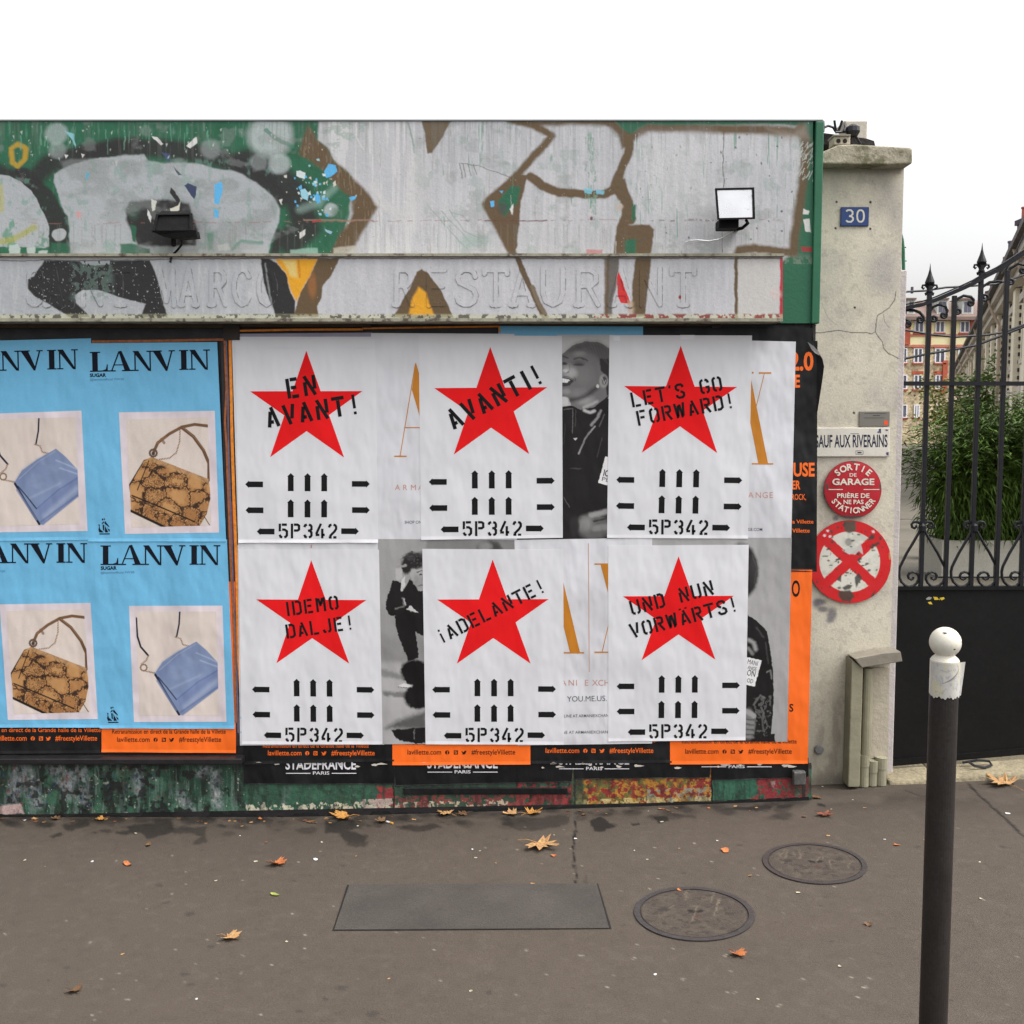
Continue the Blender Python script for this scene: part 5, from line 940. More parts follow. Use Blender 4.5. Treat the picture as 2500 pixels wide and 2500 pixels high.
for i, (nm, q, kf, sp, sl_, al) in enumerate(STARS):
    r = poster(q, 'white poster with red star and black stencilled slogan ' + nm, group='white red star posters'); Y = -.0124 - .0002 * (i % 3)
    sheet(r, 'paper', q, Y, PAPER, curl=.006 if i == 0 else .0022)
    b = B(); b.flat(kf([tuple(p) for p in star_pts(sp)]), Y - .0004); b.build('star', RED, r)
    M = np.linalg.lstsq(np.array([[*p, 1] for p in STAR2]), np.array(sp, float), rcond=None)[0]
    tf = lambda pts: kf([tuple(np.array([*p, 1.]) @ M + sh) for p in pts])
    sh = np.zeros(2); sh = np.array([al[0], al[1]]) - np.array([162, 1368, 1.]) @ M
    sh = sh * np.array([.6, .9])
    Ya = Y - .0004
    def arrow(pts): B().flat(tf(pts), Ya).build('arrow', INK, r)
    for (x0, x1), y in ARL: arrow([(x0, y), (x0 + 30, y - 31), (x0 + 30, y - 24), (x1, y - 24), (x1, y + 24), (x0 + 30, y + 24), (x0 + 30, y + 31)])
    for (x0, x1), y in ARR: arrow([(x1, y), (x1 - 30, y + 31), (x1 - 30, y + 24), (x0, y + 24), (x0, y - 24), (x1 - 30, y - 24), (x1 - 30, y - 31)])
    for x, y0, y1 in ARU: arrow([(x, y0), (x + 31, y0 + 30), (x + 24, y0 + 30), (x + 25, y1), (x - 24, y1), (x - 24, y0 + 30), (x - 31, y0 + 30)])
    x0, x1, y = 262, 412, 1768; arrow([(x0, y), (x0 + 30, y - 31), (x0 + 30, y - 24), (x1, y - 24), (x1, y + 24), (x0 + 30, y + 24), (x0 + 30, y + 31)])
    x0, x1, y = 980, 1130, 1760; arrow([(x1, y), (x1 - 30, y + 31), (x1 - 30, y + 24), (x0, y + 24), (x0, y - 24), (x1 - 30, y - 24), (x1 - 30, y - 31)])
    b = B(); pa, pb_ = tf([(445, 1825), (948, 1822)]); hh = np.linalg.norm(np.subtract(*tf([(500, 1825), (500, 1700)]))); stencil(b, '5P342', pa, pb_, hh, Ya, 0, .165, .80); b.build('code_lettering', INK, r)
    for t_, p0_, p1_, h in sl_:
        b = B(); (a0,), (a1,) = kf([p0_]), kf([p1_]); sc_ = np.linalg.norm(np.subtract(*kf([(0, 0), (0, h)]))); stencil(b, t_, a0, a1, sc_, Y - .0008, 0, .165 if h < 150 else .178, .76 if h > 150 else .80); b.build('slogan_line', INK, r)
    if i == 2:
        for (x, y, w_) in ((1496, 822, 18), (1660, 820, 36)):
            b = B(); b.flat([(x, y - 2), (x + w_, y - 2), (x + w_ - 1, y + 10), (x + 1, y + 9)], Y - .0016); b.build('tape', mat('clear_tape', (.74, .74, .78), .18, spec=.6), r)
# ================================================================== FLOODLIGHTS ON THE FASCIA
LAMPB = mat('lamp_black', (.010, .010, .010), .7, spec=.15, nz=(40, .3), bump=(80, .001), dirt=(40, A(150, 150, 120), .70, .8))
GLASS = mat('lamp_reflector', (.80, .80, .83), .22, metal=.8, nz=(6, .05), dirt=(14, A(150, 150, 158), .60, .6, (1, 1, 1.6)))
def floodlight(fq, bq, Yfr, Ybk, label, black):
    c = W((fq[0][0] + fq[1][0]) / 2, fq[2][1], Yfr); r = thing('floodlight', (c[0], Yf, c[2]), label, 'floodlight', 'floodlights on the fascia')
    f = [np.array(W(*p, Yfr)) for p in fq]; k = [np.array(W(*p, Ybk)) for p in bq]
    if black:
        for i in (0, 1): f[i] = f[i] + np.array([0, .025, 0])
    b = B(); b.add(f + k, [[3, 2, 1, 0], [4, 5, 6, 7], [0, 1, 5, 4], [1, 2, 6, 5], [2, 3, 7, 6], [3, 0, 4, 7]]); bevel(b.build('housing', LAMPB, r), .003)
    cc_ = sum(f) / 4; ins = [cc_ + (p - cc_) * (.91 if not black else .88) for p in f]; d = np.array([0, -.012, 0])
    b = B(); F4 = []
    V = [p for p in f] + [p for p in ins] + [p + d for p in f] + [p + d for p in ins]
    for i in range(4):
        j = (i + 1) % 4; F4 += [[8 + i, 12 + i, 12 + j, 8 + j], [i, 8 + i, 8 + j, j], [4 + i, 4 + j, 12 + j, 12 + i]]
    b.add(V, F4); b.build('frame', LAMPB, r)
    g = [p + np.array([0, -.003, 0]) for p in ins]; b = B(); b.poly([g[3], g[2], g[1], g[0]]); b.build('glass', GLASS if not black else LAMPB, r)
    return r
r = floodlight([(1745, 461), (1840, 459), (1842, 535), (1751, 537)], [(1762, 480), (1826, 480), (1826, 530), (1764, 530)], -.21, -.10, 'black floodlight with a bright clean reflector at the right of the fascia', False)
b = B(); b.pbox((1756, 534), (1804, 556), -.17, -.085); bevel(b.build('terminal_box', LAMPB, r), .004)
b = B(); p0 = W(1822, 538, -.17); p1 = W(1806, 558, -.10); b.tube([p0, W(1826, 545, -.15), W(1812, 557, -.11), p1, W(1800, 560, -.02)], .007, 6); b.tube([W(1795, 556, -.12), W(1792, 560, -.02)], .012, 8); b.build('bracket', LAMPB, r)
b = B(); b.tube([W(*p, -.02 - d) for p, d in ((c3([(965, 805)])[0], .004), (c3([(990, 792)])[0], .012), (c3([(1040, 789)])[0], .016), (c3([(1110, 795)])[0], .014), (c3([(1170, 785)])[0], .012), (c3([(1205, 770)])[0], .02), (c3([(1260, 735)])[0], .05), (c3([(1275, 715)])[0], .09))], .0034, 6); b.build('cable', mat('silver_wire', A(205, 205, 205), .4, metal=.2), r)
r = floodlight([(378, 521), (466, 519), (470, 566), (374, 568)], [(392, 515), (452, 515), (452, 545), (392, 545)], -.15, -.06, 'black paint-splashed floodlight sprayed over with the graffiti at left', True)
b = B(); p = [W(368, 563, -.17), W(478, 562, -.17), W(481, 578, -.165), W(440, 582, -.16), W(390, 573, -.16)]; b.prism(p, (0, .05, 0)); b.build('visor', LAMPB, r)
b = B(); b.tube([W(424, 570, -.10), W(424, 590, -.06), W(424, 596, -.02)], .011, 8); b.build('bracket', LAMPB, r)
b = B(); b.tube([W(441, 578, -.12), W(445, 596, -.06), W(432, 612, -.03), W(424, 620, -.025), W(417, 632, -.12), W(416, 640, -.125)], .005, 6); b.build('cable', LAMPB, r)

# ================================================================== GATE PILLAR AND ITS SIGNS
YP = .19
pil = thing('gate_pillar', (W(2080, 1915, YP)[0], YP, gz(1.5)), 'cream rendered gate pillar with cracked face and mossy cap stone', 'pillar')
q = [(1940, 396), (2196, 396), (2196, 1000), (1940, 1000)]
def stone(P):
    x, y = P.rx, P.ry; k4_ = conv(1950, 280, 3.389); ks = conv(1960, 980, 3.45); kb_ = conv(1960, 1460, 2.576)
    bl = fbm(x / 60, y / 80, 331, 4); f = fbm(x / 12, y / 12, 341, 3)
    P.all((bl - .5) * 1.2, A(216, 208, 190, 1.1)); P.all((.52 - bl) * 1.5, A(172, 165, 160, 1.1)); P.all(sstep(.62, .7, f) * .25, A(150, 142, 132))
    P.poly(k4_([(560, 1200), (740, 1130), (830, 1200), (800, 1500), (600, 1440)]), A(150, 146, 150), 60, .45); P.poly(k4_([(700, 600), (840, 560), (840, 950), (740, 950)]), A(165, 158, 152), 40, .5)
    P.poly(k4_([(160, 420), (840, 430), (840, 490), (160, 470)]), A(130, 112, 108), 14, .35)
    CK = A(62, 58, 58)
    for s in ([(120, 1805), (200, 1803), (330, 1785), (430, 1803), (560, 1805), (600, 1816), (632, 1795), (650, 1660), (692, 1636), (750, 1595), (792, 1530), (802, 1465)], [(632, 1795), (655, 1840), (690, 1880), (702, 1930), (740, 1975), (790, 2000), (850, 2030)]): P.stroke(k4_(s), 1.9, CK, 1.2, .95)
    P.stroke(k4_([(700, 1650), (715, 1720), (742, 1760)]), 1.6, A(110, 104, 104), 1.5, .8); P.stroke(k4_([(190, 1560), (240, 1680), (300, 1735)]), 1.4, A(140, 132, 124), 1.4, .7)
    for c in ((312, 722), (592, 726), (305, 942), (590, 942), (462, 1598)): P.blob(k4_([c])[0], 3, 3, A(40, 36, 36), .7)
    P.blob(ks([(428, 97)])[0], 3, 3, A(40, 36, 36), .7)
    for c, a, b_, v in (((150, 1690), 14, 8, 92), ((170, 1750), 13, 7, 100), ((245, 1790), 11, 16, 105), ((120, 1700), 10, 12, 110), ((275, 985), 7, 6, 120), ((225, 1840), 9, 8, 120)): P.blob(ks([c])[0], a, b_, A(v, v - 4, v + 2), 1.2, .8)
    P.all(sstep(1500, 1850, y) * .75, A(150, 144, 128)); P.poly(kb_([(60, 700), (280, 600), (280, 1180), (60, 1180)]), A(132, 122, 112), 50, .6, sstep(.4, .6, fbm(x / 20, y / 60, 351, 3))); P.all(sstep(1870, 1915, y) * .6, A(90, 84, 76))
    P.all((vn(x / 2.4, y / 2.4, 361) > .97) * .5, A(215, 210, 198)); P.all((vn(x / 2.2, y / 2.2, 367) < .025) * .6, A(100, 94, 90))
q = [(1945, 398), (2203, 398), (2186, 1925), (1936, 1935)]
# face follows the true vertical edges: a rectangle in metres
xL, xR = XC - .06, W(2199, 700, YP)[0]; zT = W(2100, 400, YP)[2]; zB = gz(1.5) - .03
nu, nv = 190, 1000
gx, gz_ = np.meshgrid(np.linspace(xL, xR, nu), np.linspace(zT, zB, nv)); gy = np.full_like(gx, YP)
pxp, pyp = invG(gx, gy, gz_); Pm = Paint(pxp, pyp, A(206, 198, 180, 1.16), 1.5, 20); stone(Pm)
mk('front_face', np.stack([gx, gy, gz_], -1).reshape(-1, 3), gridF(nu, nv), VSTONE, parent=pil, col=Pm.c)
STONE = mat('render_plain', A(198, 190, 176, 1.1), .85, nz=(5, .1), fine=(120, .1), bump=(90, .0012), spec=.2)
b = B(); b.box(xL, xR - .001, YP + .002, YP + .52, zB, zT); b.build('shaft', STONE, pil)
# slimmer return on the gate side, top broken off
xr2 = W(2214, 700, YP + .06)[0]; zr2 = W(2205, 659, YP + .06)[2]
b = B(); b.box(xR - .0005, xr2, YP + .06, YP + .30, zB, zr2); bevel(b.build('gate_jamb', mat('jamb_render', A(188, 180, 178, 1.1), .85, nz=(8, .1), bump=(60, .004)), pil), .006)
YC = YP - .085
CAPM = mat('mossy_cap_stone', A(158, 150, 132), .9, nz=(4, .3), fine=(90, .2), bump=(50, .006), dirt=(9, A(96, 94, 66), .50, .85))
b = B(); pts = [W(x, y, YC) for x, y in ((1930, 398), (2150, 402), (2226, 400), (2228, 394), (2228, 364), (2222, 360), (2140, 355), (2085, 352), (2046, 354), (2005, 372), (1930, 380))]; b.prism(pts[::-1], (0, .68, 0)); bevel(b.build('cap_stone', CAPM, pil), .006)
# things lying on the cap: dark board, switch box, stub of a post, cables
b = B(); p = [W(1990, 352, YC + .2), W(2137, 356, YC + .2), W(2134, 344, YC + .2), W(2115, 338, YC + .2), W(1990, 322, YC + .2)]; b.prism(p, (0, .28, 0)); o = b.build('slate_slab', mat('dark_slab', (.02, .017, .016), .8, nz=(30, .4), bump=(60, .005)), None, loc=W(2065, 352, YC + .3)); tag(o, 'dark broken slab lying on top of the pillar cap', 'slab')
r = thing('socket_box', W(2056, 352, YC + .06), 'small grey box with two round cable holes on the pillar cap', 'box'); b = B(); b.pbox((2037, 331), (2076, 353), YC + .05, YC + .13); bevel(b.build('case', mat('box_grey', A(176, 166, 148), .7, nz=(40, .15), bump=(60, .002)), r), .003); b = B()
for x in (2047, 2063): b.lathe((0, 0, 0), [(.001, 0)], 4) if False else b.flat([(x + 5.5 * cos(a * pi / 8), 344 + 5.5 * sin(a * pi / 8)) for a in range(16)], YC + .0485)
b.build('cable_hole', mat('hole_dark', (.02, .018, .018), .9), r); b = B(); b.pbox((2036, 328), (2077, 331), YC + .04, YC + .13); b.build('lid', STEEL, r)
b = B(); zp0, zp1 = W(2098, 358, YC + .36)[2], W(2098, 294, YC + .36)[2]; xa, xb = W(2060, 320, YC + .36)[0], W(2118, 320, YC + .36)[0]; b.prism([(xa + .045, YC + .36, zp0), (xb, YC + .36, zp0), (xb, YC + .36, zp1), (xa, YC + .36, zp1)], (0, .12, 0)); o = b.build('concrete_post', STONE, None, loc=(xb, YC + .4, zp0)); bevel(o, .006); tag(o, 'pale concrete post stub rising behind the pillar cap', 'post')
b = B(); cr = .0055
for pts in ([(2008, 325), (2011, 312), (2022, 307), (2034, 311), (2040, 321)], [(2010, 322), (2011, 308), (2010, 296)], [(2037, 294), (2039, 308), (2042, 322)], [(2056, 294), (2051, 310), (2046, 322)], [(2040, 323), (2062, 322), (2080, 318), (2092, 316)], [(2060, 320), (2064, 312), (2063, 306)], [(2086, 328), (2094, 340), (2101, 352)]): b.tube([W(x, y, YC + .16 + .01 * i) for i, (x, y) in enumerate(pts)], cr, 6)
b.lathe(W(2082, 322, YC + .17), [(.02, -.02), (.032, 0), (.03, .02), (.012, .032)], 10); o = b.build('cable_bundle', mat('cable_black', (.012, .012, .016), .5), None, loc=W(2050, 330, YC + .16)); tag(o, 'black cables looped and bundled on top of the pillar', 'cables')
b = B(); b.tube([W(2199, 566, YP + .1), W(2203, 585, YP + .1), W(2205, 610, YP + .1), W(2206, 665, YP + .1)], [.005, .007, .008, .008], 8); b.tube([W(2203, 604, YP + .1), W(2212, 604, YP + .1)], .003, 5); b.tube([W(2203, 637, YP + .1), W(2213, 637, YP + .1)], .003, 5); o = b.build('conduit', mat('green_conduit', A(34, 92, 66), .5), None, loc=W(2205, 660, YP + .1)); tag(o, 'short green conduit fixed to the gate side of the pillar', 'conduit')
# signs
def disc(name, c, rpx, Y, fn, m, parent, nr=70, na=200, dome=0.0):
    rr_ = np.linspace(0, 1, nr); aa = np.linspace(0, 2 * pi, na, endpoint=False); rg_, ag = np.meshgrid(rr_, aa, indexing='ij')
    px = c[0] + rpx * rg_ * np.cos(ag); py = c[1] + rpx * rg_ * np.sin(ag); P = Paint(px, py, (.5, .5, .5), 1.0, 9); fn(P)
    V = Wn(px.ravel(), py.ravel(), Y); V[:, 1] -= dome * (1 - rg_.ravel() ** 2)
    i = np.arange(nr * na).reshape(nr, na); j = np.roll(i, -1, 1); F = np.stack([i[:-1].ravel(), i[1:].ravel(), j[1:].ravel(), j[:-1].ravel()], -1)[:, ::-1]
    n0 = len(V); rim = V[(nr - 1) * na:].copy(); rim[:, 1] += .006; V = np.concatenate([V, rim]); e = i[-1]; e2 = np.arange(na) + n0; F = np.concatenate([F, np.stack([e, e2, np.roll(e2, -1), np.roll(e, -1)], -1)[:, ::-1]])
    return mk(name, V, F, m, parent=parent, col=np.concatenate([P.c, P.c[(nr - 1) * na:]]), smooth=False)
ks = conv(1960, 980, 3.45); K1 = lambda x, y: ks([(x, y)])[0]
SWHITE = A(216, 212, 200); SRED = A(178, 30, 42)
def nostop(P):
    x, y = P.rx, P.ry; c = (2074.5, 1371.5); d = np.hypot(x - c[0], y - c[1]); P.c[:] = A(206, 34, 38); P.all(sstep(99, 101, d) * .5, A(150, 30, 34))
    inn = (d < 74).astype(float); P.all(sstep(75, 73, d), SWHITE); P.all(sstep(75, 73, d) * sstep(.55, .7, fbm(x / 14, y / 14, 5, 3)) * .35, A(170, 172, 160))
    for s in (1, -1):
        P.stroke([(c[0] - 75, c[1] - s * 68), (c[0] + 75, c[1] + s * 68)], 25, A(206, 34, 38), 1.5)
    DK = A(64, 62, 58); k = lambda pts: ks(pts)
    P.poly(k([(345, 1010), (445, 1005), (450, 1090), (390, 1110), (350, 1090)]), A(84, 80, 70), 5, .95); P.poly(k([(300, 1600), (400, 1590), (435, 1640), (400, 1690), (330, 1680), (300, 1640)]), A(72, 66, 58), 5, .95)
    P.blob(K1(384, 1185), 8, 9, A(60, 62, 66), .6); P.poly(k([(340, 1150), (330, 1220), (440, 1220), (430, 1160)]), A(190, 186, 176), 12, .6)
    P.poly(k([(330, 1250), (380, 1285), (440, 1290), (470, 1260), (510, 1290), (490, 1200), (440, 1230), (380, 1230)]), A(196, 196, 190), 3, .9)
    for pts in ([(540, 1170), (575, 1120), (610, 1130), (600, 1160)], [(570, 1215), (640, 1180), (650, 1200), (610, 1225)], [(275, 1330), (315, 1312), (318, 1330), (285, 1345)], [(455, 1330), (475, 1330), (487, 1355), (470, 1360)], [(165, 1298), (215, 1298), (213, 1306), (168, 1308)], [(195, 1245), (225, 1225), (232, 1245), (200, 1256)], [(230, 1275), (238, 1280), (232, 1298)], [(435, 1480), (470, 1440), (500, 1490), (470, 1530), (450, 1570)], [(280, 1500), (330, 1450), (320, 1520)], [(330, 1570), (380, 1540), (420, 1550), (400, 1580), (350, 1590)], [(220, 1080), (255, 1090), (250, 1120)], [(280, 1050), (310, 1060), (290, 1080)], [(570, 1640), (610, 1590), (600, 1650)], [(330, 1040), (360, 1010), (350, 1060)]): P.poly(k(pts), DK, 3, .92)
    for c_ in ((185, 1128), (228, 1137), (210, 1090), (593, 1096)): P.blob(K1(*c_), 3.4, 3.4, A(225, 215, 215), .6)
    rs = random.Random(4)
    for i in range(46):
        a = rs.uniform(0, 6.28); q_ = rs.uniform(20, 98); P.blob((c[0] + q_ * cos(a), c[1] + q_ * sin(a)), rs.uniform(1.2, 5), rs.uniform(1, 3.4), DK, .7, .85)
    P.all((vn(x / 3, y / 3, 391) > .955) * .5, A(120, 60, 55)); P.poly(k([(725, 1280), (740, 1260), (742, 1330), (728, 1330)]), A(190, 150, 110), 4, .8)
r = thing('no_stopping_sign', (W(2074, 1371, YP)[0], YP, W(2074, 1470, YP)[2]), 'rusty round sign with red border and red cross on the pillar', 'sign')
disc('plate', (2074.5, 1371.5), 101, YP - .012, nostop, VSIGN, r)
def garage(P):
    x, y = P.rx, P.ry; c = (2082, 1195); d = np.hypot(x - c[0], y - c[1]); P.c[:] = SRED; P.all((fbm(x / 20, y / 20, 5) - .4) * .5, A(170, 30, 46)); P.all(sstep(67, 69, d) * .6, A(120, 34, 44))
    for pts in ([(405, 500), (440, 500), (440, 520), (410, 520)], [(190, 700), (215, 690), (215, 740), (195, 740)], [(640, 700), (660, 690), (660, 740), (645, 740)], [(330, 960), (520, 960), (515, 1000), (340, 995)]): P.poly(ks(pts), A(80, 68, 66), 4, .9)
    P.all((vn(x / 3, y / 3, 395) > .975) * .6, A(90, 50, 50))
r = thing('garage_exit_sign', (W(2082, 1195, YP)[0], YP, W(2082, 1265, YP)[2]), 'round red enamel sign with white capitals about the garage exit', 'sign')
YG = YP - .018
disc('plate', (2082, 1195), 70, YG, garage, VSIGN, r, dome=.006)
b = B(); Yt = YG - .0072; WL = mat('white_enamel_lettering', A(222, 214, 200), .4)
def arc_text(b, s, c, rad, a0, a1, cap, inward, off=.03, wk=1.0):
    n = len(s)
    for i, ch in enumerate(s):
        a = a0 + (a1 - a0) * i / (n - 1); ra = R(a); V, F = text_mesh(ch, off); k = cap / _cap; wd = (V[:, 0].max() - V[:, 0].min()) * k * wk; rot = (90 - a) if not inward else (a - 90)
        # centre bottom of glyph on the circle
        if not inward: bx_, by = c[0] + rad * cos(ra), c[1] - rad * sin(ra); rt = a - 90
        else: bx_, by = c[0] + rad * cos(ra), c[1] - rad * sin(ra); rt = a + 90
        cs, sn = cos(R(rt)), sin(R(rt)); x0 = bx_ - wd / 2 * cs; y0 = by + wd / 2 * sn
        text(b, ch, x0, y0, cap, wd, rt, Yt, 0, off)
text_mesh('H'); text(b, 'GARAGE', *K1(248, 702), 14.5, 103, 0, Yt, 0, .03); cS = (2082, 1197)
arc_text(b, 'SORTIE', (2083, 1198), 51, 131, 49, 15, False); text(b, 'DE', *K1(394, 633), 8, 17, 0, Yt, 0, .02); lines(b, *[K1(218, 742)[0], K1(645, 742)[0]], K1(0, 742)[1], 2, Yt + .002)
text(b, 'PRIÈRE DE', *K1(289, 812), 10.5, 79, 0, Yt, 0, .02); text(b, 'NE PAS', *K1(343, 864), 10, 49, 0, Yt, 0, .02); arc_text(b, 'STATIONNER', (2083, 1189), 64, 217, 324, 13.5, True, .025, .92)
b.build('lettering', WL, r)
b = B(); b.pbox((1970, 1044), (2171, 1115), YP - .010, YP - .001); o = thing('residents_sign', (W(2080, 1115, YP)[0], YP, W(2080, 1115, YP)[2]), 'long white enamel sign reading SAUF AUX RIVERAINS', 'sign'); bevel(b.build('plate', mat('ivory_enamel', A(214, 208, 196), .35, nz=(10, .06), dirt=(14, A(110, 96, 90), .70, .8), bump=(30, .001)), o), .003)
b = B(); text(b, 'SAUF AUX RIVERAINS', 1991, K1(0, 386)[1], 29, 176, .4, YP - .0104, 0, .018); text(b, '', 0, 0, 1) if False else None
for x0_, x1_, y_ in ((445, 508, 416), (445, 508, 445), (400, 475, 272)): lines(b, K1(x0_, 0)[0], K1(x1_, 0)[0], K1(0, y_)[1], 1, YP - .0104)
for x_ in (446, 507): b.flat([K1(x_, 416), K1(x_ + 3, 416), K1(x_ + 3, 446), K1(x_, 446)], YP - .0105)
lines(b, K1(460, 0)[0], K1(495, 0)[0], K1(0, 431)[1], 3, YP - .0104); b.build('lettering', mat('blue_black_enamel', A(30, 36, 62), .4), o)
b = B(); b.flat([K1(640, 232), K1(658, 228), K1(660, 265), K1(648, 270), K1(640, 250)], YP - .0106); b.flat([K1(622, 258), K1(640, 250), K1(642, 268)], YP - .0107); b.flat([K1(695, 235), K1(720, 238), K1(718, 246), K1(700, 250)], YP - .0106); b.flat([K1(700, 430), K1(724, 425), K1(724, 458), K1(706, 452)], YP - .0106); b.build('chip', mat('enamel_chip', A(70, 72, 110), .6), o)
o = thing('notice_plate', (W(2134, 1041, YP)[0], YP, W(2134, 1041, YP)[2]), 'small grey metal notice with an orange square in its corner', 'sign'); b = B(); b.pbox((2098, 1004), (2172, 1041), YP - .006, YP - .001); bevel(b.build('plate', mat('notice_grey', A(126, 122, 114), .4, metal=.2, nz=(20, .05)), o), .002)
b = B(); Yn = YP - .0064; lines(b, K1(520, 0)[0], K1(705, 0)[0], K1(0, 101)[1], 1.3, Yn); lines(b, K1(590, 0)[0], K1(650, 0)[0], K1(0, 119)[1], 2, Yn); lines(b, K1(512, 0)[0], K1(690, 0)[0], K1(0, 139)[1], 1.3, Yn); b.build('lettering', mat('notice_text', A(70, 68, 68), .5), o)
b = B(); b.flat([K1(683, 163), K1(718, 163), K1(718, 198), K1(683, 198)], Yn); b.build('orange_square', mat('orange_mark', A(230, 80, 40), .5), o)
k4_ = conv(1950, 280, 3.389); o = thing('house_number_plate', (W(2087, 552, YP)[0], YP, W(2087, 552, YP)[2]), 'blue enamel house number plate reading 30', 'sign'); b = B(); b.pbox((2053, 505), (2121, 552), YP - .008, YP - .001); bevel(b.build('plate', mat('blue_enamel', A(30, 56, 112, 1.0), .25, nz=(10, .05)), o), .002)
b = B(); b.pbox((2055.5, 507.5), (2118.5, 549.5), YP - .0084, YP - .0079); b.build('field', mat('blue_enamel_field', A(34, 66, 128, 1.0), .22, nz=(10, .05)), o)
b = B(); W3 = 6.2
for st in ([(2066, 516), (2070, 513), (2077, 513), (2081.5, 517), (2081.5, 523), (2078, 527), (2073, 527.5)], [(2073, 527.5), (2079, 528.5), (2082.5, 532), (2082.5, 537), (2078, 541.5), (2070, 541.5), (2065.5, 538)]): L_, R_ = ribbon(st, 4.2); b.flat(L_ + R_[::-1], YP - .0088 - .0002 * (st[0][0] > 2070))
ov = [(2101 + 8.2 * math.copysign(abs(cos(a)) ** .8, cos(a)), 527.3 + 14.3 * math.copysign(abs(sin(a)) ** .9, sin(a))) for a in np.linspace(-pi / 2, 1.5 * pi, 33)]
for h0, h1 in ((0, 17), (16, 33)): L_, R_ = ribbon(ov[h0:h1], 4.2); b.flat(L_ + R_[::-1], YP - .0088 - .0001 * (h0 > 0))
b.build('lettering', WL, o)
b = B(); c0 = W(1999, 1829, YP); b.lathe((0, 0, 0), [(.001, 0)], 3) if False else None
n = 20; b.prism([(c0[0] + .021 * cos(a * 2 * pi / n), YP - .012, c0[2] + .021 * sin(a * 2 * pi / n)) for a in range(n)], (0, .014, 0)); o = b.build('round_cap', mat('dull_grey_cap', A(110, 108, 108), .6, nz=(50, .15)), pil); bevel(o, .004)
# grey metal cover and pipes at the pillar's foot
kb_ = conv(1960, 1460, 2.576); KB = lambda x, y: kb_([(x, y)])[0]
pc = thing('pipe_cover', (W(2125, 1915, YP)[0], YP, gz(1.55)), 'grey metal pipe cover with a slanted hood at the pillar foot', 'cover')
b = B(); b.prism([W(*KB(x, y), YP - .10) for x, y in ((322, 380), (372, 440), (628, 400), (615, 336), (500, 346))], (0, .098, 0)); bevel(b.build('hood', STEEL, pc), .004)
b = B(); b.prism([W(*KB(x, y), YP - .085) for x, y in ((285, 1190), (358, 1190), (380, 445), (308, 385))], (0, .084, 0)); bevel(b.build('channel', CREAM, pc), .004)
b = B(); b.prism([W(*KB(x, y), YP - .02) for x, y in ((405, 1010), (535, 1000), (545, 440), (425, 440))], (0, .019, 0)); b.build('back_plate', mat('panel_cream', A(176, 166, 148), .75, nz=(8, .1), bump=(40, .004)), pc)
b = B(); x_, y_, z_ = W(*KB(412, 445), YP - .05); b.tube([W(*KB(412, 440), YP - .05), W(*KB(396, 985), YP - .05)], .0225, 14); b.build('pipe', CREAM, pc)
for (xa, ya, yb, rp, dy) in ((388, 985, 1182, .0225, .05), (440, 1020, 1175, .024, .04), (495, 1000, 1172, .026, .035)):
    b = B(); b.tube([W(*KB(xa, ya), YP - dy), W(*KB(xa - 4, ya + 70), YP - dy), W(*KB(xa - 4, ya + 72), YP - dy), W(*KB(xa - 6, yb), YP - dy)], [rp * 1.06, rp * 1.06, rp * .95, rp * .95], 14); b.build('pipe_stub', CREAM, pc)

# ================================================================== IRON GATE
g = thing('iron_gate', W(2350, 1860, GY), 'black wrought iron gate with spear finials above a solid sheet panel', 'gate')
kg = conv(2160, 480, 4.026); kh = conv(2160, 900, 3.332)
b = B(); b.prism([W(x, y, GY) for x, y in ((2176, 1871), (2850, 1812), (2850, 1432), (2176, 1434))], (0, .006, 0)); b.prism([W(x, y, GY - .012) for x, y in ((2176, 1441), (2850, 1439), (2850, 1430), (2176, 1432))], (0, .03, 0)); b.prism([W(x, y, GY - .010) for x, y in ((2176, 1870), (2850, 1811), (2850, 1796), (2176, 1856))], (0, .02, 0)); b.build('sheet_panel', GATEP, g)
b = B()
for pts in ([(335, 1870), (360, 1855), (385, 1862), (370, 1880), (340, 1880)],): b.flat(kh(pts), GY - .0006, 1)
for pts in ([(395, 1855), (430, 1860), (440, 1880), (405, 1882)], [(445, 1865), (480, 1858), (488, 1872), (462, 1885)], [(350, 1900), (375, 1895), (390, 1918), (362, 1915)], [(440, 1872), (450, 1876), (446, 1884)]): b.flat(kh(pts), GY - .0006, 0)
b.build('sticker_scrap', [mat('yellow_sticker', A(215, 185, 50), .6), mat('grey_sticker', A(150, 150, 150), .6)], g)
b = B(); pp = [(2100, 757), (2213, 751), (2254, 743), (2284, 733), (2319, 718), (2349, 705), (2379, 691), (2408, 674), (2438, 659), (2470, 639), (2500, 619), (2540, 590), (2600, 542), (2680, 470), (2800, 340)]
def flatbar(b, pts, h, dpt, Y):
    L_, R_ = ribbon(pts, h); n = len(pts); V = [W(*p, Y - dpt / 2) for p in L_] + [W(*p, Y - dpt / 2) for p in R_]; V2 = [(x, Y + dpt / 2, z) for x, y, z in V]
    F = []
    for i in range(n - 1): F += [[i, i + 1, n + i + 1, n + i], [2 * n + i, 3 * n + i, 3 * n + i + 1, 2 * n + i + 1], [i, 2 * n + i, 2 * n + i + 1, i + 1], [n + i, n + i + 1, 3 * n + i + 1, 3 * n + i]]
    F += [[0, n, 3 * n, 2 * n], [n - 1, 3 * n - 1, 4 * n - 1, 2 * n - 1]]
    b.add(V + V2, F)
flatbar(b, pp, 9, .03, GY); b.build('top_rail', IRON, g)
b = B(); flatbar(b, [(x, y - 8) for x, y in pp], 3.2, .022, GY); b.build('top_strip', IRON, g)
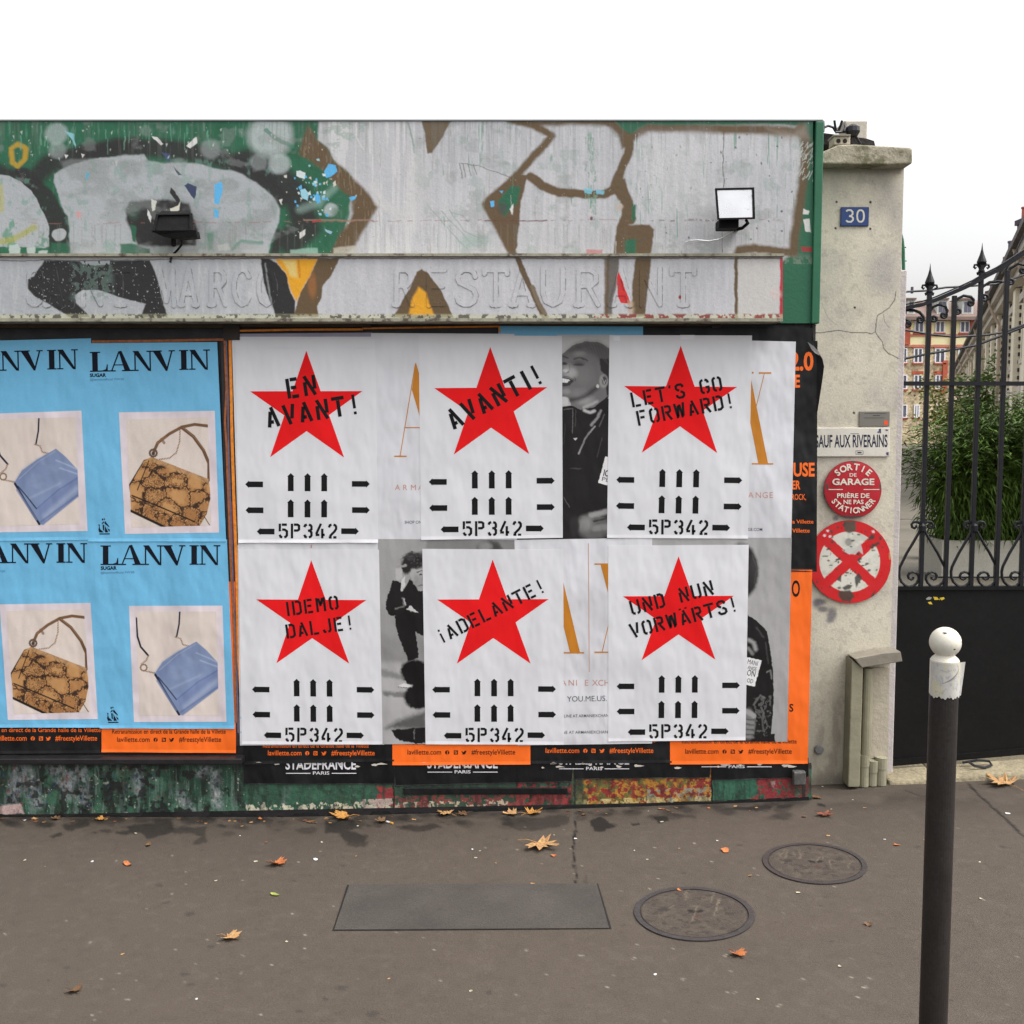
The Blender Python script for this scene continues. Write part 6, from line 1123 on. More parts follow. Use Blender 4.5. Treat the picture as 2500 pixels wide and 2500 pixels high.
b = B(); flatbar(b, [(2180, 936), (2850, 936.5)], 10, .034, GY); b.build('middle_rail', IRON, g)
BARS = [(2260, 2250, 700), (2318.5, 2312.5, 722), (2381.5, 2375, 640), (2445, 2436, 660), (2506, 2497, 560), (2567, 2558, 575), (2628, 2619, 470), (2690, 2680, 470)]
def xz(px, py): return W(px, py, GY)
for i, (xt, xb_, yt) in enumerate(BARS):
    x = (xz(xt, 935)[0] + xz(xb_, 1430)[0]) / 2
    z1 = xz(xt, yt)[2]; z0 = xz(xb_, 1436)[2]; b = B(); b.box(x - .0095, x + .0095, GY - .0095, GY + .0095, z0, z1); bevel(b.build('bar', IRON, g), .002)
    if i % 2 == 0:
        tip = {0: 643, 2: 593, 4: 500, 6: 400}[i]; zt_ = xz(xt, tip)[2]; s = 1.0; c = (x, GY, zt_)
        b = B(); b.lathe(c, [(.0005, 0), (.0035, -.028), (.009, -.05), (.0175, -.073), (.0215, -.085), (.015, -.094), (.009, -.099), (.009, -.118), (.014, -.122), (.014, -.128), (.0105, -.132), (.0105, zt_ * 0 - (zt_ - z1) - .01)], 12)
        for sg in (-1, 1):
            b.tube([(x + sg * .004, GY, zt_ - .118), (x + sg * .010, GY, zt_ - .106), (x + sg * .020, GY, zt_ - .096), (x + sg * .031, GY, zt_ - .097), (x + sg * .034, GY, zt_ - .107), (x + sg * .028, GY, zt_ - .114), (x + sg * .023, GY, zt_ - .108)], [.006, .006, .006, .005, .005, .004, .003], 6)
            b.tube([(x + sg * .004, GY, zt_ - .104), (x + sg * .020, GY, zt_ - .090)], .005, 6)
            b.tube([(x + sg * .008, GY, zt_ - .128), (x + sg * .018, GY, zt_ - .133), (x + sg * .014, GY, zt_ - .142)], .005, 6)
        b.build('finial', IRON, g)
def scroll(path, rad=.0062): b = B(); b.tube([xz(*p) for p in path], rad, 6); b.build('scroll', IRON, g)
def spir(cx, cy, r, a0, dr, turns=1.25, n=20): return [(cx + r * (1 - .66 * t) * cos(R(a0) + dr * t * turns * 2 * pi), cy + r * (1 - .66 * t) * sin(R(a0) + dr * t * turns * 2 * pi)) for t in np.linspace(0, 1, n)]
scroll(kg([(180, 1122), (230, 1116), (290, 1118), (345, 1140), (376, 1178)] + spir(347, 1207, 33, -20, 1)), .0068)
scroll(kg(spir(483, 1197, 34, 190, -1)[::-1] + [(438, 1140), (468, 1088), (535, 1060), (595, 1078), (614, 1125)] + spir(577, 1165, 31, -25, 1)), .0068)
scroll(kg(spir(718, 1124, 32, 190, -1)[::-1] + [(672, 1075), (700, 1012), (775, 974), (845, 985), (874, 1018)] + spir(842, 1046, 29, -25, 1)), .0068)
scroll(kg([(1150, 835), (1100, 832), (1030, 842), (965, 884), (934, 940)] + spir(985, 988, 40, 195, -1)), .0068)
scroll(kg(spir(1238, 832, 34, 190, -1)[::-1] + [(1192, 780), (1235, 705), (1315, 658), (1380, 676)] + spir(1352, 724, 30, -25, 1)), .0068)
scroll(kg([(1520, 560), (1470, 575), (1420, 640)] + spir(1466, 690, 38, 190, -1)), .0068)
scroll(kg([(160, 1210), (200, 1205), (235, 1222)] + spir(222, 1252, 32, -40, 1)), .0068)
def motif(dx):
    P1 = [(285, 1320), (240, 1400), (180, 1500), (125, 1610), (116, 1650), (118, 1695), (135, 1735), (165, 1762), (200, 1772), (235, 1765), (262, 1742), (276, 1710), (272, 1680), (252, 1660), (225, 1654), (200, 1662), (188, 1684), (195, 1706), (214, 1716), (230, 1706), (230, 1692)]
    P2 = [(305, 1310), (300, 1280), (284, 1256), (258, 1246), (232, 1250), (218, 1268), (224, 1290), (242, 1298), (258, 1288), (254, 1274)]
    for P_ in (P1, P2):
        for sg in (0, 1):
            pts = [((610 - x if sg else x) + dx, y) for x, y in P_]; scroll(kh(pts), .0064)
    c = xz(*kh([(305 + dx, 1298)])[0]); b = B(); b.lathe((c[0], GY, c[2]), [(.010, -.022), (.017, -.012), (.017, .012), (.010, .022)], 10); b.build('collar', IRON, g)
for dx in (0, 423, 835, 1240): motif(dx)
b = B(); b.tube([W(2290, 1409, GY + .015), W(2440, 1409, GY + .015), W(2700, 1409, GY + .015)], .004, 6); b.build('tie_wire', IRON, g)
# threshold stones under the gate
TH = mat('pale_threshold_stone', A(168, 156, 128, .85), .9, nz=(6, .2), fine=(60, .2), bump=(40, .01), dirt=(8, A(100, 96, 66), .60, .6))
x0, x1 = xr2 - .05, 3.6; zt0, zt1 = W(2180, 1869, GY)[2], W(2500, 1843, GY)[2]; sl_ = (zt1 - zt0) / (W(2500, 1843, GY)[0] - W(2180, 1869, GY)[0])
for i, (xa, xb_) in enumerate(((x0, 1.93), (1.935, 2.52), (2.525, x1))):
    za, zb_ = zt0 + sl_ * (xa - x0) - .012, zt0 + sl_ * (xb_ - x0) - .012; ya = .135 + .012 * (i == 1)
    b = B(); V = [(xa, ya, gz(xa) - .05), (xb_, ya, gz(xb_) - .05), (xb_, GY + .12, gz(xb_) - .05), (xa, GY + .12, gz(xa) - .05), (xa, ya + .02, gz(xa) + (za - gz(xa)) * .55), (xb_, ya + .02, gz(xb_) + (zb_ - gz(xb_)) * .55), (xb_, GY + .12, zb_), (xa, GY + .12, za)]
    b.add(V, [[3, 2, 1, 0], [4, 5, 6, 7], [0, 1, 5, 4], [1, 2, 6, 5], [2, 3, 7, 6], [3, 0, 4, 7]]); o = b.build('threshold_stone', TH, None, loc=((xa + xb_) / 2, GY, gz(xa))); bevel(o, .012)
    tag(o, ('pale worn threshold stone at the pillar side of the gate', 'pale worn threshold stone behind the bollard', 'pale worn threshold stone at the right picture edge')[i], 'stone', 'threshold stones'); o['kind'] = 'structure'
b = B(); b.tube([W(2362, 1858, GY - .06), W(2380, 1870, GY - .08), W(2405, 1874, GY - .08), W(2421, 1868, GY - .07), W(2415, 1858, GY - .04), W(2385, 1856, GY - .05), W(2350, 1862, GY - .04)], .006, 6); o = b.build('cable_loop', mat('cable_black'), None, loc=W(2390, 1874, GY - .06)); tag(o, 'short loop of black cable lying at the gate foot', 'cable')
# cables crossing behind the gate
CB = mat('cable_black')
for pts, Y, rd, lab in (([(120, 1290), (200, 1310), (450, 1355), (700, 1380), (1000, 1360), (1180, 1330), (1369, 1260), (1600, 1150)], .75, .006, 'sagging black cable behind the gate, lowest in the middle'), ([(120, 1605), (210, 1590), (400, 1550), (700, 1500), (900, 1460), (1140, 1370), (1400, 1265), (1600, 1180)], .85, .007, 'black cable rising to the right behind the gate'), ([(120, 945), (215, 935), (400, 925), (600, 893), (800, 882), (1100, 860), (1369, 770), (1600, 700)], 1.2, .006, 'cable against the sky just above the distant roofs'), ([(1150, 760), (1260, 600), (1369, 370), (1500, 100)], 1.0, .004, 'thin steep wire at the right before the chimney')):
    b = B(); b.tube([W(*p, Y) for p in kg(pts)], rd, 6); c = W(*kg([pts[2]])[0], Y); o = b.build('overhead_cable', CB, None, loc=c); tag(o, lab, 'cable', 'cables behind the gate')

# ================================================================== BOLLARD
YB = -2.2; bc = W(2308, 1568, YB); gb = gz(bc[0]); bo = thing('bollard', (bc[0], YB, gb), 'slim dark bollard with a white ball top on the pavement', 'bollard')
zz = lambda y: W(2300, y, YB)[2] - gb
b = B(); b.lathe((bc[0], YB, gb), [(.031, -.05), (.031, zz(1690)), (.0306, zz(1688))], 32); b.build('post', mat('bollard_brown_black', A(50, 44, 41, .75), .5, spec=.3, nz=(10, .2), fine=(120, .2), bump=(80, .001), dirt=(16, A(110, 95, 85), .74, .7)), bo, smooth=False)
BW_ = mat('bollard_white', A(214, 208, 194, 1.1), .45, nz=(14, .08), dirt=(30, A(70, 62, 54), .74, .9), bump=(60, .001))
b = B(); b.lathe((bc[0], YB, gb), [(.0308, zz(1697)), (.0312, zz(1690)), (.0312, zz(1611)), (.028, zz(1606)), (.021, zz(1599)), (.019, zz(1592))], 32); b.build('white_band', BW_, bo, smooth=False)
rb = .0342; b = B(); cz = bc[2] - gb; b.lathe((bc[0], YB, gb), [(rb * cos(a) + 1e-4, cz + rb * sin(a)) for a in np.linspace(-pi / 2 + .35, pi / 2, 22)], 36); b.build('ball', BW_, bo, smooth=True)
for (ax_, az_, s_) in ((-.30, .72, .0042), (.22, -.28, .0026), (.86, .12, .0026)):
    dy_ = -math.sqrt(max(0, 1 - ax_ ** 2 - az_ ** 2)); n_ = np.array([ax_, dy_, az_]); c_ = np.array([bc[0], YB, bc[2]]) + n_ * (rb + .0003); u_ = np.cross(n_, [0, 0, 1]); u_ /= np.linalg.norm(u_); v_ = np.cross(u_, n_); b = B(); b.poly([c_ + u_ * s_ * 1.5 * cos(t) * (.7 + .3 * math.sin(3 * t)) + v_ * s_ * .6 * sin(t) for t in np.linspace(0, 2 * pi, 9, endpoint=False)]); b.build('paint_chip', mat('chip_dark', A(60, 50, 44), .7), bo)
def wrap(a0, a1, y0, y1, rad, name, fn, lift=0):
    nu, nv = 90, 70; A_, T_ = np.meshgrid(np.linspace(a0, a1, nu), np.linspace(0, 1, nv)); rag = 3.5 * np.sin(A_ * 9) + 2.5 * np.sin(A_ * 23)
    yy = y0 + (y1 - y0) * T_ + rag * T_ * .6; zv = np.vectorize(lambda y: W(2300, y, YB)[2])(yy); rr_ = rad + lift * np.clip((A_ - (a1 - .35)) / .35, 0, 1) ** 2 * (1 - T_ * .6)
    P = Paint(A_ * 30 * 1.0, yy, A(188, 184, 176)); fn(P); return mk(name, np.stack([bc[0] + rr_ * np.cos(A_), YB + rr_ * np.sin(A_), zv], -1).reshape(-1, 3), gridF(nu, nv), VC, parent=bo, col=P.c)
def stick(P):
    x, y = P.rx, P.ry; f = fbm(x / 14, y / 24, 3, 4); P.all((f - .45) * 1.6, A(164, 164, 170)); P.all(sstep(.58, .66, fbm(x / 8, y / 40, 8, 3)) * .45, A(196, 186, 140)); P.all(sstep(.62, .7, fbm(x / 5, y / 9, 12, 3)) * .4, A(130, 130, 138)); P.all((vn(x / 1.5, y / 2, 4) > .96) * .4, A(226, 224, 220))
    for i in range(5): P.stroke([(-62 + i * 5, 1662 - i * 3), (-34 + i * 3, 1648 - i * 5)], 1.2, A(84, 86, 104), 1.2, .8)
    P.stroke([(-66, 1630), (-52, 1634), (-44, 1628)], 1.4, A(110, 110, 120), 1.2, .6)
wrap(-pi * .98, -pi * .06, 1614, 1697, .0318, 'sticker', stick, .012)

# ================================================================== IRON COVERS IN THE PAVEMENT
def cover(cx, cy, rx, ry, label):
    c = np.array(G(cx, cy)); rad = (G(cx + rx, cy)[0] - G(cx - rx, cy)[0]) / 2; r = thing('manhole_cover', tuple(c), label, 'manhole cover', 'round covers in the pavement')
    n = 64; b = B(); V = []; sl = (gz(c[0] + .1) - gz(c[0] - .1)) / .2
    for rr_, h in ((rad, .002), (rad, .005), (rad * .905, .005), (rad * .905, .0015)): V += [(c[0] + rr_ * cos(a * 2 * pi / n), c[1] + rr_ * sin(a * 2 * pi / n), c[2] + sl * rr_ * cos(a * 2 * pi / n) + h) for a in range(n)]
    b.add(V, [[k * n + a, k * n + (a + 1) % n, (k + 1) * n + (a + 1) % n, (k + 1) * n + a] for k in range(3) for a in range(n)]); b.build('ring', mat('worn_iron_ring', A(84, 80, 80, .8), .5, metal=.4, nz=(40, .2), bump=(90, .002)), r)
    nr, na = 40, 120; rr_, aa = np.meshgrid(np.linspace(0, .885, nr), np.linspace(0, 2 * pi, na, endpoint=False), indexing='ij'); x = rad * rr_ * np.cos(aa); y = rad * rr_ * np.sin(aa)
    P = Paint(x * 500, y * 500, A(98, 88, 80, .56), 6, 18); P.all((fbm(P.rx / 12, P.ry / 12, int(cx)) - .45) * 2, A(124, 112, 96, .56)); P.all(sstep(.6, .68, fbm(P.rx / 9, P.ry / 9, int(cx) + 3)) * .6, A(66, 58, 54, .6)); P.all(sstep(.97, 1, np.hypot(P.rx, P.ry) / (rad * 500 * .885)) * .6, A(50, 44, 42, .5))
    for i in range(9): xx = random.uniform(-60, 60); yy = random.uniform(-50, 50); P.stroke([(xx, yy), (xx + random.uniform(6, 16), yy + random.uniform(20, 50))], 2, A(140, 128, 108, .66), 2, .7)
    for (ax, ay) in ((-4, 6), (10, 4)): P.blob((ax, ay), 6, 6, A(44, 38, 36, .5), .6, .9)
    P.blob((0, -16), 6, 6, A(110, 66, 56, .6), 1, .7); P.blob((-48, 14), 12, 8, A(66, 60, 58, .6), .8, .8)
    V = np.stack([c[0] + x, c[1] + y, c[2] + sl * x + .0035 + 0 * x], -1).reshape(-1, 3); i = np.arange(nr * na).reshape(nr, na); j = np.roll(i, -1, 1); F = np.stack([i[:-1].ravel(), i[1:].ravel(), j[1:].ravel(), j[:-1].ravel()], -1)
    mk('lid', V, F, VPAVE, parent=r, col=P.c)
cover(1988, 2108, 126, 49, 'round cover in the pavement left of the bollard, fully visible'); cover(1694, 2230, 147, 59, 'larger round cover in the pavement nearer the bottom edge')
hp = [np.array(G(*p)) for p in ((853, 2162), (1457, 2159), (1487, 2268), (816, 2272))]; r = thing('utility_hatch', tuple(sum(hp) / 4), 'dark rectangular hatch plate set in the pavement', 'hatch')
b = B(); up = np.array([0, 0, .004]); b.prism([p + up for p in hp][::-1], (0, 0, -.02)); b.build('plate', mat('hatch_asphalt', A(92, 86, 80, .58), .75, nz=(4, .2), fine=(150, .25), bump=(160, .003), dirt=(12, A(104, 96, 80, .66), .66, .6)), r)
b = B(); cH = sum(hp) / 4
for i in range(4):
    p, q_ = hp[i], hp[(i + 1) % 4]; o1 = cH + (p - cH) * 1.011; o2 = cH + (q_ - cH) * 1.018; b.poly([tuple(p + up * .75), tuple(q_ + up * .75), tuple(o2 + up * .6), tuple(o1 + up * .6)])
b.build('joint', mat('hatch_joint', A(40, 36, 34, .5), .9), r)

# ================================================================== FALLEN LEAVES AND LITTER
def leaf_mesh(kind, seed):
    rr_ = random.Random(seed); b = B()
    if kind == 'maple':
        out = []
        for a, rad in ((-90, .18), (-62, .42), (-50, .30), (-18, .78), (-8, .60), (2, .80), (18, .45), (38, .82), (52, .62), (64, .70), (74, .44), (84, .95), (90, 1.0), (96, .92), (106, .44), (116, .72), (128, .60), (142, .84), (162, .46), (178, .80), (188, .58), (198, .76), (230, .30), (242, .44)):
            out.append((rad * cos(R(a)) * .62 * rr_.uniform(.9, 1.08), rad * sin(R(a)) * .6 * rr_.uniform(.92, 1.06)))
    elif kind == 'oval': out = [(.5 * cos(t) * (1 if cos(t) < 0 else 1.15), .24 * sin(t)) for t in np.linspace(0, 2 * pi, 14, endpoint=False)]
    else: out = [(.42 * cos(t) * rr_.uniform(.6, 1.1), .34 * sin(t) * rr_.uniform(.6, 1.1)) for t in np.linspace(0, 2 * pi, 11, endpoint=False)]
    cu_ = rr_.uniform(.16, .42); fd = rr_.uniform(.05, .3); h = lambda x, y: .05 + cu_ * (x * x + y * y) + fd * abs(x) * .5 + .05 * math.sin(7 * x + 3 * y + seed)
    V = [(0, 0, h(0, 0))] + [(x * .5, y * .5, h(x * .5, y * .5)) for x, y in out] + [(x, y, h(x, y)) for x, y in out]; n = len(out)
    b.add(V, [[0, 1 + i, 1 + (i + 1) % n] for i in range(n)] + [[1 + i, 1 + n + i, 1 + n + (i + 1) % n, 1 + (i + 1) % n] for i in range(n)])
    if kind == 'maple': b.tube([(0, -.05, h(0, 0) + .01), (.02, -.35, .10), (.06, -.62, .04)], [.012, .012, .01], 5)
    me = bpy.data.meshes.new('leaf'); me.from_pydata([tuple(v) for v in b.V], [], b.F); me.update(); return me
LM = {'gold': A(196, 140, 66, .85), 'orange': A(196, 116, 66, .85), 'brown': A(120, 88, 58, .8), 'tan': A(190, 146, 96, .85), 'red': A(140, 78, 56, .8), 'pale': A(206, 200, 172, .8), 'green': A(160, 170, 80, .8), 'white': A(224, 222, 224, .9)}
LMAT = {k: mat('leaf_' + k, v, .7, nz=(30, .25), bump=(60, .004), fine=(120, .2)) for k, v in LM.items()}
LEAVES = [(139, 2001, 26, 'brown', 'maple', 'brown curled leaf against the plinth at far left'), (250, 2001, 28, 'gold', 'maple', 'golden curled leaf standing at the plinth below the snakeskin bag poster'), (94, 1993, 18, 'tan', 'maple', 'small tan leaf tucked under the plinth edge at far left'), (440, 1997, 16, 'brown', 'crumb', 'small brown leaf by the dark gap in the plinth'), (636, 1998, 14, 'orange', 'crumb', 'small orange leaf at the plinth below the IDEMO poster'), (311, 2111, 28, 'orange', 'oval', 'thin orange leaf lying flat on open pavement at left'), (674, 2110, 52, 'orange', 'maple', 'orange leaf lying on open pavement in front of the IDEMO poster'), (362, 2064, 24, 'brown', 'oval', 'faint brown leaf near the wet stain at left'), (650, 2057, 11, 'orange', 'crumb', 'tiny orange leaf behind the orange leaf on open pavement'), (672, 2186, 22, 'green', 'oval', 'yellow green leaf nearest the hatch plate'), (841, 1997, 60, 'gold', 'maple', 'large golden leaf at the peeling plinth board'), (760, 2007, 26, 'brown', 'maple', 'dark brown leaf left of the large golden leaf'), (935, 2007, 34, 'brown', 'maple', 'rust brown leaf beside the cigarette end'), (1090, 1988, 46, 'tan', 'maple', 'pale tan leaf leaning on the plinth below the ADELANTE poster'), (1133, 1984, 34, 'brown', 'maple', 'brown leaf right of the pale tan leaf at the plinth'), (1254, 1988, 44, 'tan', 'maple', 'left of two big tan leaves at the red plinth'), (1298, 1988, 50, 'gold', 'maple', 'right of two big tan leaves at the red plinth'), (1316, 2066, 92, 'tan', 'maple', 'biggest tan leaf with spread lobes lying on open pavement'), (1352, 2090, 18, 'orange', 'crumb', 'small orange leaf just right of the biggest tan leaf'), (1301, 2159, 16, 'tan', 'crumb', 'small tan leaf on the far edge of the hatch plate'), (1771, 2079, 32, 'orange', 'crumb', 'orange leaf scrap left of the round cover'), (2012, 1990, 46, 'red', 'maple', 'red brown leaf on the pavement below the corner'), (1963, 1995, 16, 'brown', 'crumb', 'small brown leaf left of the red brown leaf'), (1662, 2175, 24, 'orange', 'crumb', 'orange leaf on the rim of the larger round cover'), (1831, 2139, 15, 'tan', 'crumb', 'small tan leaf between the two round covers'), (2451, 1917, 84, 'tan', 'maple', 'large tan leaf at the foot of the threshold right of the bollard'), (2168, 1897, 26, 'orange', 'maple', 'orange leaf at the foot of the pipe stubs'), (2150, 1908, 22, 'brown', 'maple', 'brown leaf at the foot of the pipe cover'), (2189, 2064, 19, 'orange', 'crumb', 'small orange leaf left of the bollard'), (1995, 1948, 30, 'brown', 'maple', 'brown leaf lodged at the corner of the plinth'), (1730, 1974, 12, 'orange', 'crumb', 'tiny orange leaf at the plinth joint'), (1426, 1990, 16, 'brown', 'crumb', 'small brown leaf at the plinth above the pavement joint')]
def place(me, px, py, size, m, name, label, cat, group, sq=1.0, z=.0):
    o = bpy.data.objects.new(name, me); COL.objects.link(o); p = G(px, py); s = (G(px + size / 2, py)[0] - G(px - size / 2, py)[0]); o.location = (p[0], min(p[1], -.03) if py < 2010 and px < 1985 else p[1], p[2] + .001 + z); o.scale = (s, s, s * sq); o.rotation_euler = (random.uniform(-.08, .08), random.uniform(-.08, .08), random.uniform(0, 6.28)); tag(o, label, cat, group); return o
meshes = {}
for i, (px, py, sz, cn, kd, lab) in enumerate(LEAVES):
    key = (kd, i % 3, cn)
    if key not in meshes: me = leaf_mesh(kd, 11 + len(meshes)); me.materials.append(LMAT[cn]); meshes[key] = me
    place(meshes[key], px, py, sz * 1.05, None, 'fallen_leaf', lab, 'leaf', 'fallen leaves on the pavement')
smp = []
for cn in ('pale', 'pale', 'tan', 'white'):
    me = leaf_mesh('crumb', 50 + len(smp)); me.materials.append(LMAT[cn]); smp.append(me)
SM = [(61, 2101, 12), (225, 2104, 12), (110, 2116, 6), (624, 2104, 14), (527, 2151, 10), (586, 2041, 7), (807, 2010, 12), (873, 2017, 9), (786, 2057, 9), (770, 2099, 18), (869, 2091, 9), (1161, 2095, 12), (1172, 2078, 8), (1153, 2074, 8), (1211, 2108, 8), (1353, 2039, 6), (1616, 2007, 12), (1751, 2053, 8), (1658, 2072, 9), (1580, 2099, 10), (1549, 2077, 7), (1405, 2048, 12), (2022, 2041, 14), (1948, 2180, 16), (2029, 1976, 7), (2008, 1921, 8), (2111, 1973, 12), (2082, 1953, 7), (2023, 2041, 11), (2160, 2050, 10), (2258, 2052, 10), (2392, 2105, 9), (2395, 2195, 12), (2460, 1987, 20), (1930, 2104, 8), (2076, 2105, 9), (1583, 1981, 6), (61, 2003, 10), (107, 2008, 6), (331, 2035, 12), (700, 2300, 12), (1600, 2380, 14), (300, 2330, 13), (1150, 2420, 13), (2050, 2360, 14), (480, 2440, 12), (950, 2390, 10), (1850, 2440, 12)]
for i, (px, py, sz) in enumerate(SM): place(smp[(i * 7) % 4], px, py, sz, None, 'leaf_scrap', 'small pale scrap of dry leaf or paper on the pavement', 'scrap', 'pale scraps scattered on the pavement', .6)
bm_ = []
for k_, cn in enumerate(('brown', 'red', 'tan')):
    me = leaf_mesh('crumb', 70 + k_); me.materials.append(LMAT[cn]); bm_.append(me)
for i in range(54):
    px = random.uniform(0, 1975); py = 1999 - (max(0, px - 700) / 1285) ** 1.15 * 42 + abs(random.gauss(0, 9)); place(bm_[i % 3], px, py, random.uniform(6, 17), None, 'leaf_crumb', 'small brown leaf crumb in the damp line at the foot of the plinth', 'leaf crumb', 'brown leaf crumbs along the plinth', .6)
for px, py, sz, cn, lab in ((560, 2290, 60, 'tan', 'tan leaf on the nearest pavement left of the hatch plate'), (1800, 2330, 50, 'orange', 'orange leaf on the nearest pavement right of the larger cover'), (180, 2420, 46, 'brown', 'brown leaf in the lower left corner of the pavement'), (2120, 2260, 26, 'gold', 'golden leaf left of the bollard on the nearest pavement')):
    place(meshes[('maple', 0, cn)] if ('maple', 0, cn) in meshes else list(meshes.values())[0], px, py, sz, None, 'fallen_leaf', lab, 'leaf', 'fallen leaves on the pavement')
p = G(950, 2010); b = B(); b.tube([(p[0] - .012, p[1] + .008, p[2] + .005), (p[0] + .004, p[1] - .004, p[2] + .005)], .0042, 8, 0); b.tube([(p[0] + .004, p[1] - .004, p[2] + .005), (p[0] + .018, p[1] - .014, p[2] + .005)], .0043, 8, 1); o = b.build('cigarette_end', [mat('cig_paper', A(230, 226, 230, .9), .7), mat('cig_filter', A(214, 160, 70, .9), .7)], None, loc=p); tag(o, 'cigarette end with an ochre filter lying near the plinth', 'cigarette end')

# ================================================================== BEYOND THE GATE
rnd = random.Random(21)
YPl = 6.7
PLM = mat('planter_concrete', A(188, 184, 172, .85), .8, nz=(3, .1), fine=(40, .08), bump=(30, .003))
BAM = mat('bamboo_leaf', A(92, 122, 44, .62), .6, nz=(2.6, .45), spec=.2); BAM.node_tree.nodes['Principled BSDF'].inputs['Subsurface Weight'].default_value = 0
STM = mat('bamboo_stem', A(100, 110, 60, .7), .5, nz=(6, .25))
def bamboo(xa, xb, label, n_st, n_lf, ztop, lean=0.0):
    r = thing('bamboo_clump', ((xa + xb) / 2, YPl + .3, .55), label, 'bamboo', 'bamboo in the planters'); b = B(); f = B()
    for i in range(n_st):
        x, y = rnd.uniform(xa + .06, xb - .06), YPl + rnd.uniform(.05, .6); h = rnd.uniform(.62, 1.0) * ztop; lx, ly = rnd.gauss(lean, .22), rnd.gauss(-.26, .2)
        pts = [(x + lx * t * t, y + ly * t * t, .55 + h * t) for t in (0, .25, .5, .75, 1)]; b.tube(pts, [.009, .008, .006, .004, .002], 5)
        for k in range(n_lf // n_st):
            t = rnd.uniform(.02, 1.08) ** .8; br = rnd.uniform(.03, .12 + .34 * min(1, t * 1.3)); a = rnd.uniform(0, 2 * pi)
            c = np.array([x + lx * t * t + br * cos(a), y + ly * t * t + br * sin(a) * .8, .55 + h * min(t, 1.02) + rnd.uniform(-.14, .06)])
            L_ = rnd.uniform(.07, .14); wd = rnd.uniform(.006, .011); dr = rnd.uniform(-.5, .5) if t > .62 else rnd.uniform(-1.4, -.3); ah = a + rnd.gauss(0, .7); d = np.array([cos(ah) * cos(dr), sin(ah) * cos(dr), sin(dr)]); s = np.cross(d, [rnd.gauss(0, .3), rnd.gauss(0, .3), 1]); s /= np.linalg.norm(s) + 1e-9
            m1 = c + d * L_ * .35; tip = c + d * L_ + np.array([0, 0, -.15 * L_])
            f.add([c, m1 + s * wd, tip, m1 - s * wd], [[0, 1, 2, 3]])
    b.build('stem', STM, r); f.build('foliage', BAM, r)
pxs = [W(2297, 1400, YPl)[0], W(2426, 1400, YPl)[0], W(2552, 1400, YPl)[0], W(2680, 1400, YPl)[0]]
zg = gz(2.2) + .004; zpl = W(2350, 1320, YPl)[2]
for i in range(3):
    xa, xb_ = pxs[i] + .006, pxs[i + 1] - .006; r = thing('planter', ((xa + xb_) / 2, YPl + .3, zg), ('pale concrete planter at the left end of the bamboo row', 'pale concrete planter second from the left behind the gate', 'pale concrete planter at the right picture edge')[i], 'planter', 'planters in the courtyard')
    b = B(); b.box(xa, xb_, YPl, YPl + .04, zg, zpl); b.box(xa, xb_, YPl + .61, YPl + .65, zg, zpl); b.box(xa, xa + .04, YPl + .0405, YPl + .6095, zg, zpl); b.box(xb_ - .04, xb_, YPl + .0405, YPl + .6095, zg, zpl); b.build('box', PLM, r)
    b = B(); b.box(xa + .041, xb_ - .041, YPl + .041, YPl + .609, zg + .02, zpl - .05); b.build('soil', mat('soil', (.03, .022, .016), .95, bump=(60, .01)), r)
    bamboo(xa + (.04 if i == 0 else -.05), xb_ + .05, ('bamboo clump spilling left over the first planter', 'bamboo clump in the second planter behind the gate', 'bamboo clump at the right picture edge')[i], 40, 13000, 1.52 if i else 1.36, -.12 if i == 0 else 0)
r = thing('potted_shrub', W(2276, 1352, 8.0), 'small low shrub in a red pot left of the planters', 'shrub'); b = B(); f = B(); c = np.array(W(2278, 1380, 8.4)); c[2] = zg
b.lathe(tuple(c), [(.07, 0), (.10, .16), (.11, .16), (.11, .19), (.095, .19)], 16); b.build('pot', mat('terracotta', A(150, 84, 60), .8), r)
for i in range(260):
    a = rnd.uniform(0, 2 * pi); e = rnd.uniform(-.3, 1.3); q_ = c + np.array([0, 0, .26]) + rnd.uniform(.05, .2) * np.array([cos(a) * cos(e), sin(a) * cos(e), sin(e) * 1.2]); d = np.array([cos(a), sin(a), .3]) * .05; s = np.cross(d, [0, 0, 1]) * .4; f.add([q_, q_ + d * .5 + s, q_ + d, q_ + d * .5 - s], [[0, 1, 2, 3]])
f.build('foliage', mat('shrub_leaf', A(90, 104, 50, .8), .6, nz=(9, .3)), r)
# low kerbs and joints in the courtyard floor
for i, (y, lab) in enumerate(((14, 'nearest'), (26, 'second'), (44, 'third'))):
    b = B(); b.box(1.6, 30, y, y + .14, zg - .02, zg + .012); o = b.build('drain_strip', mat('drain_stone', A(120, 112, 104, .8), .8), None, loc=(4, y, zg)); o['kind'] = 'structure'
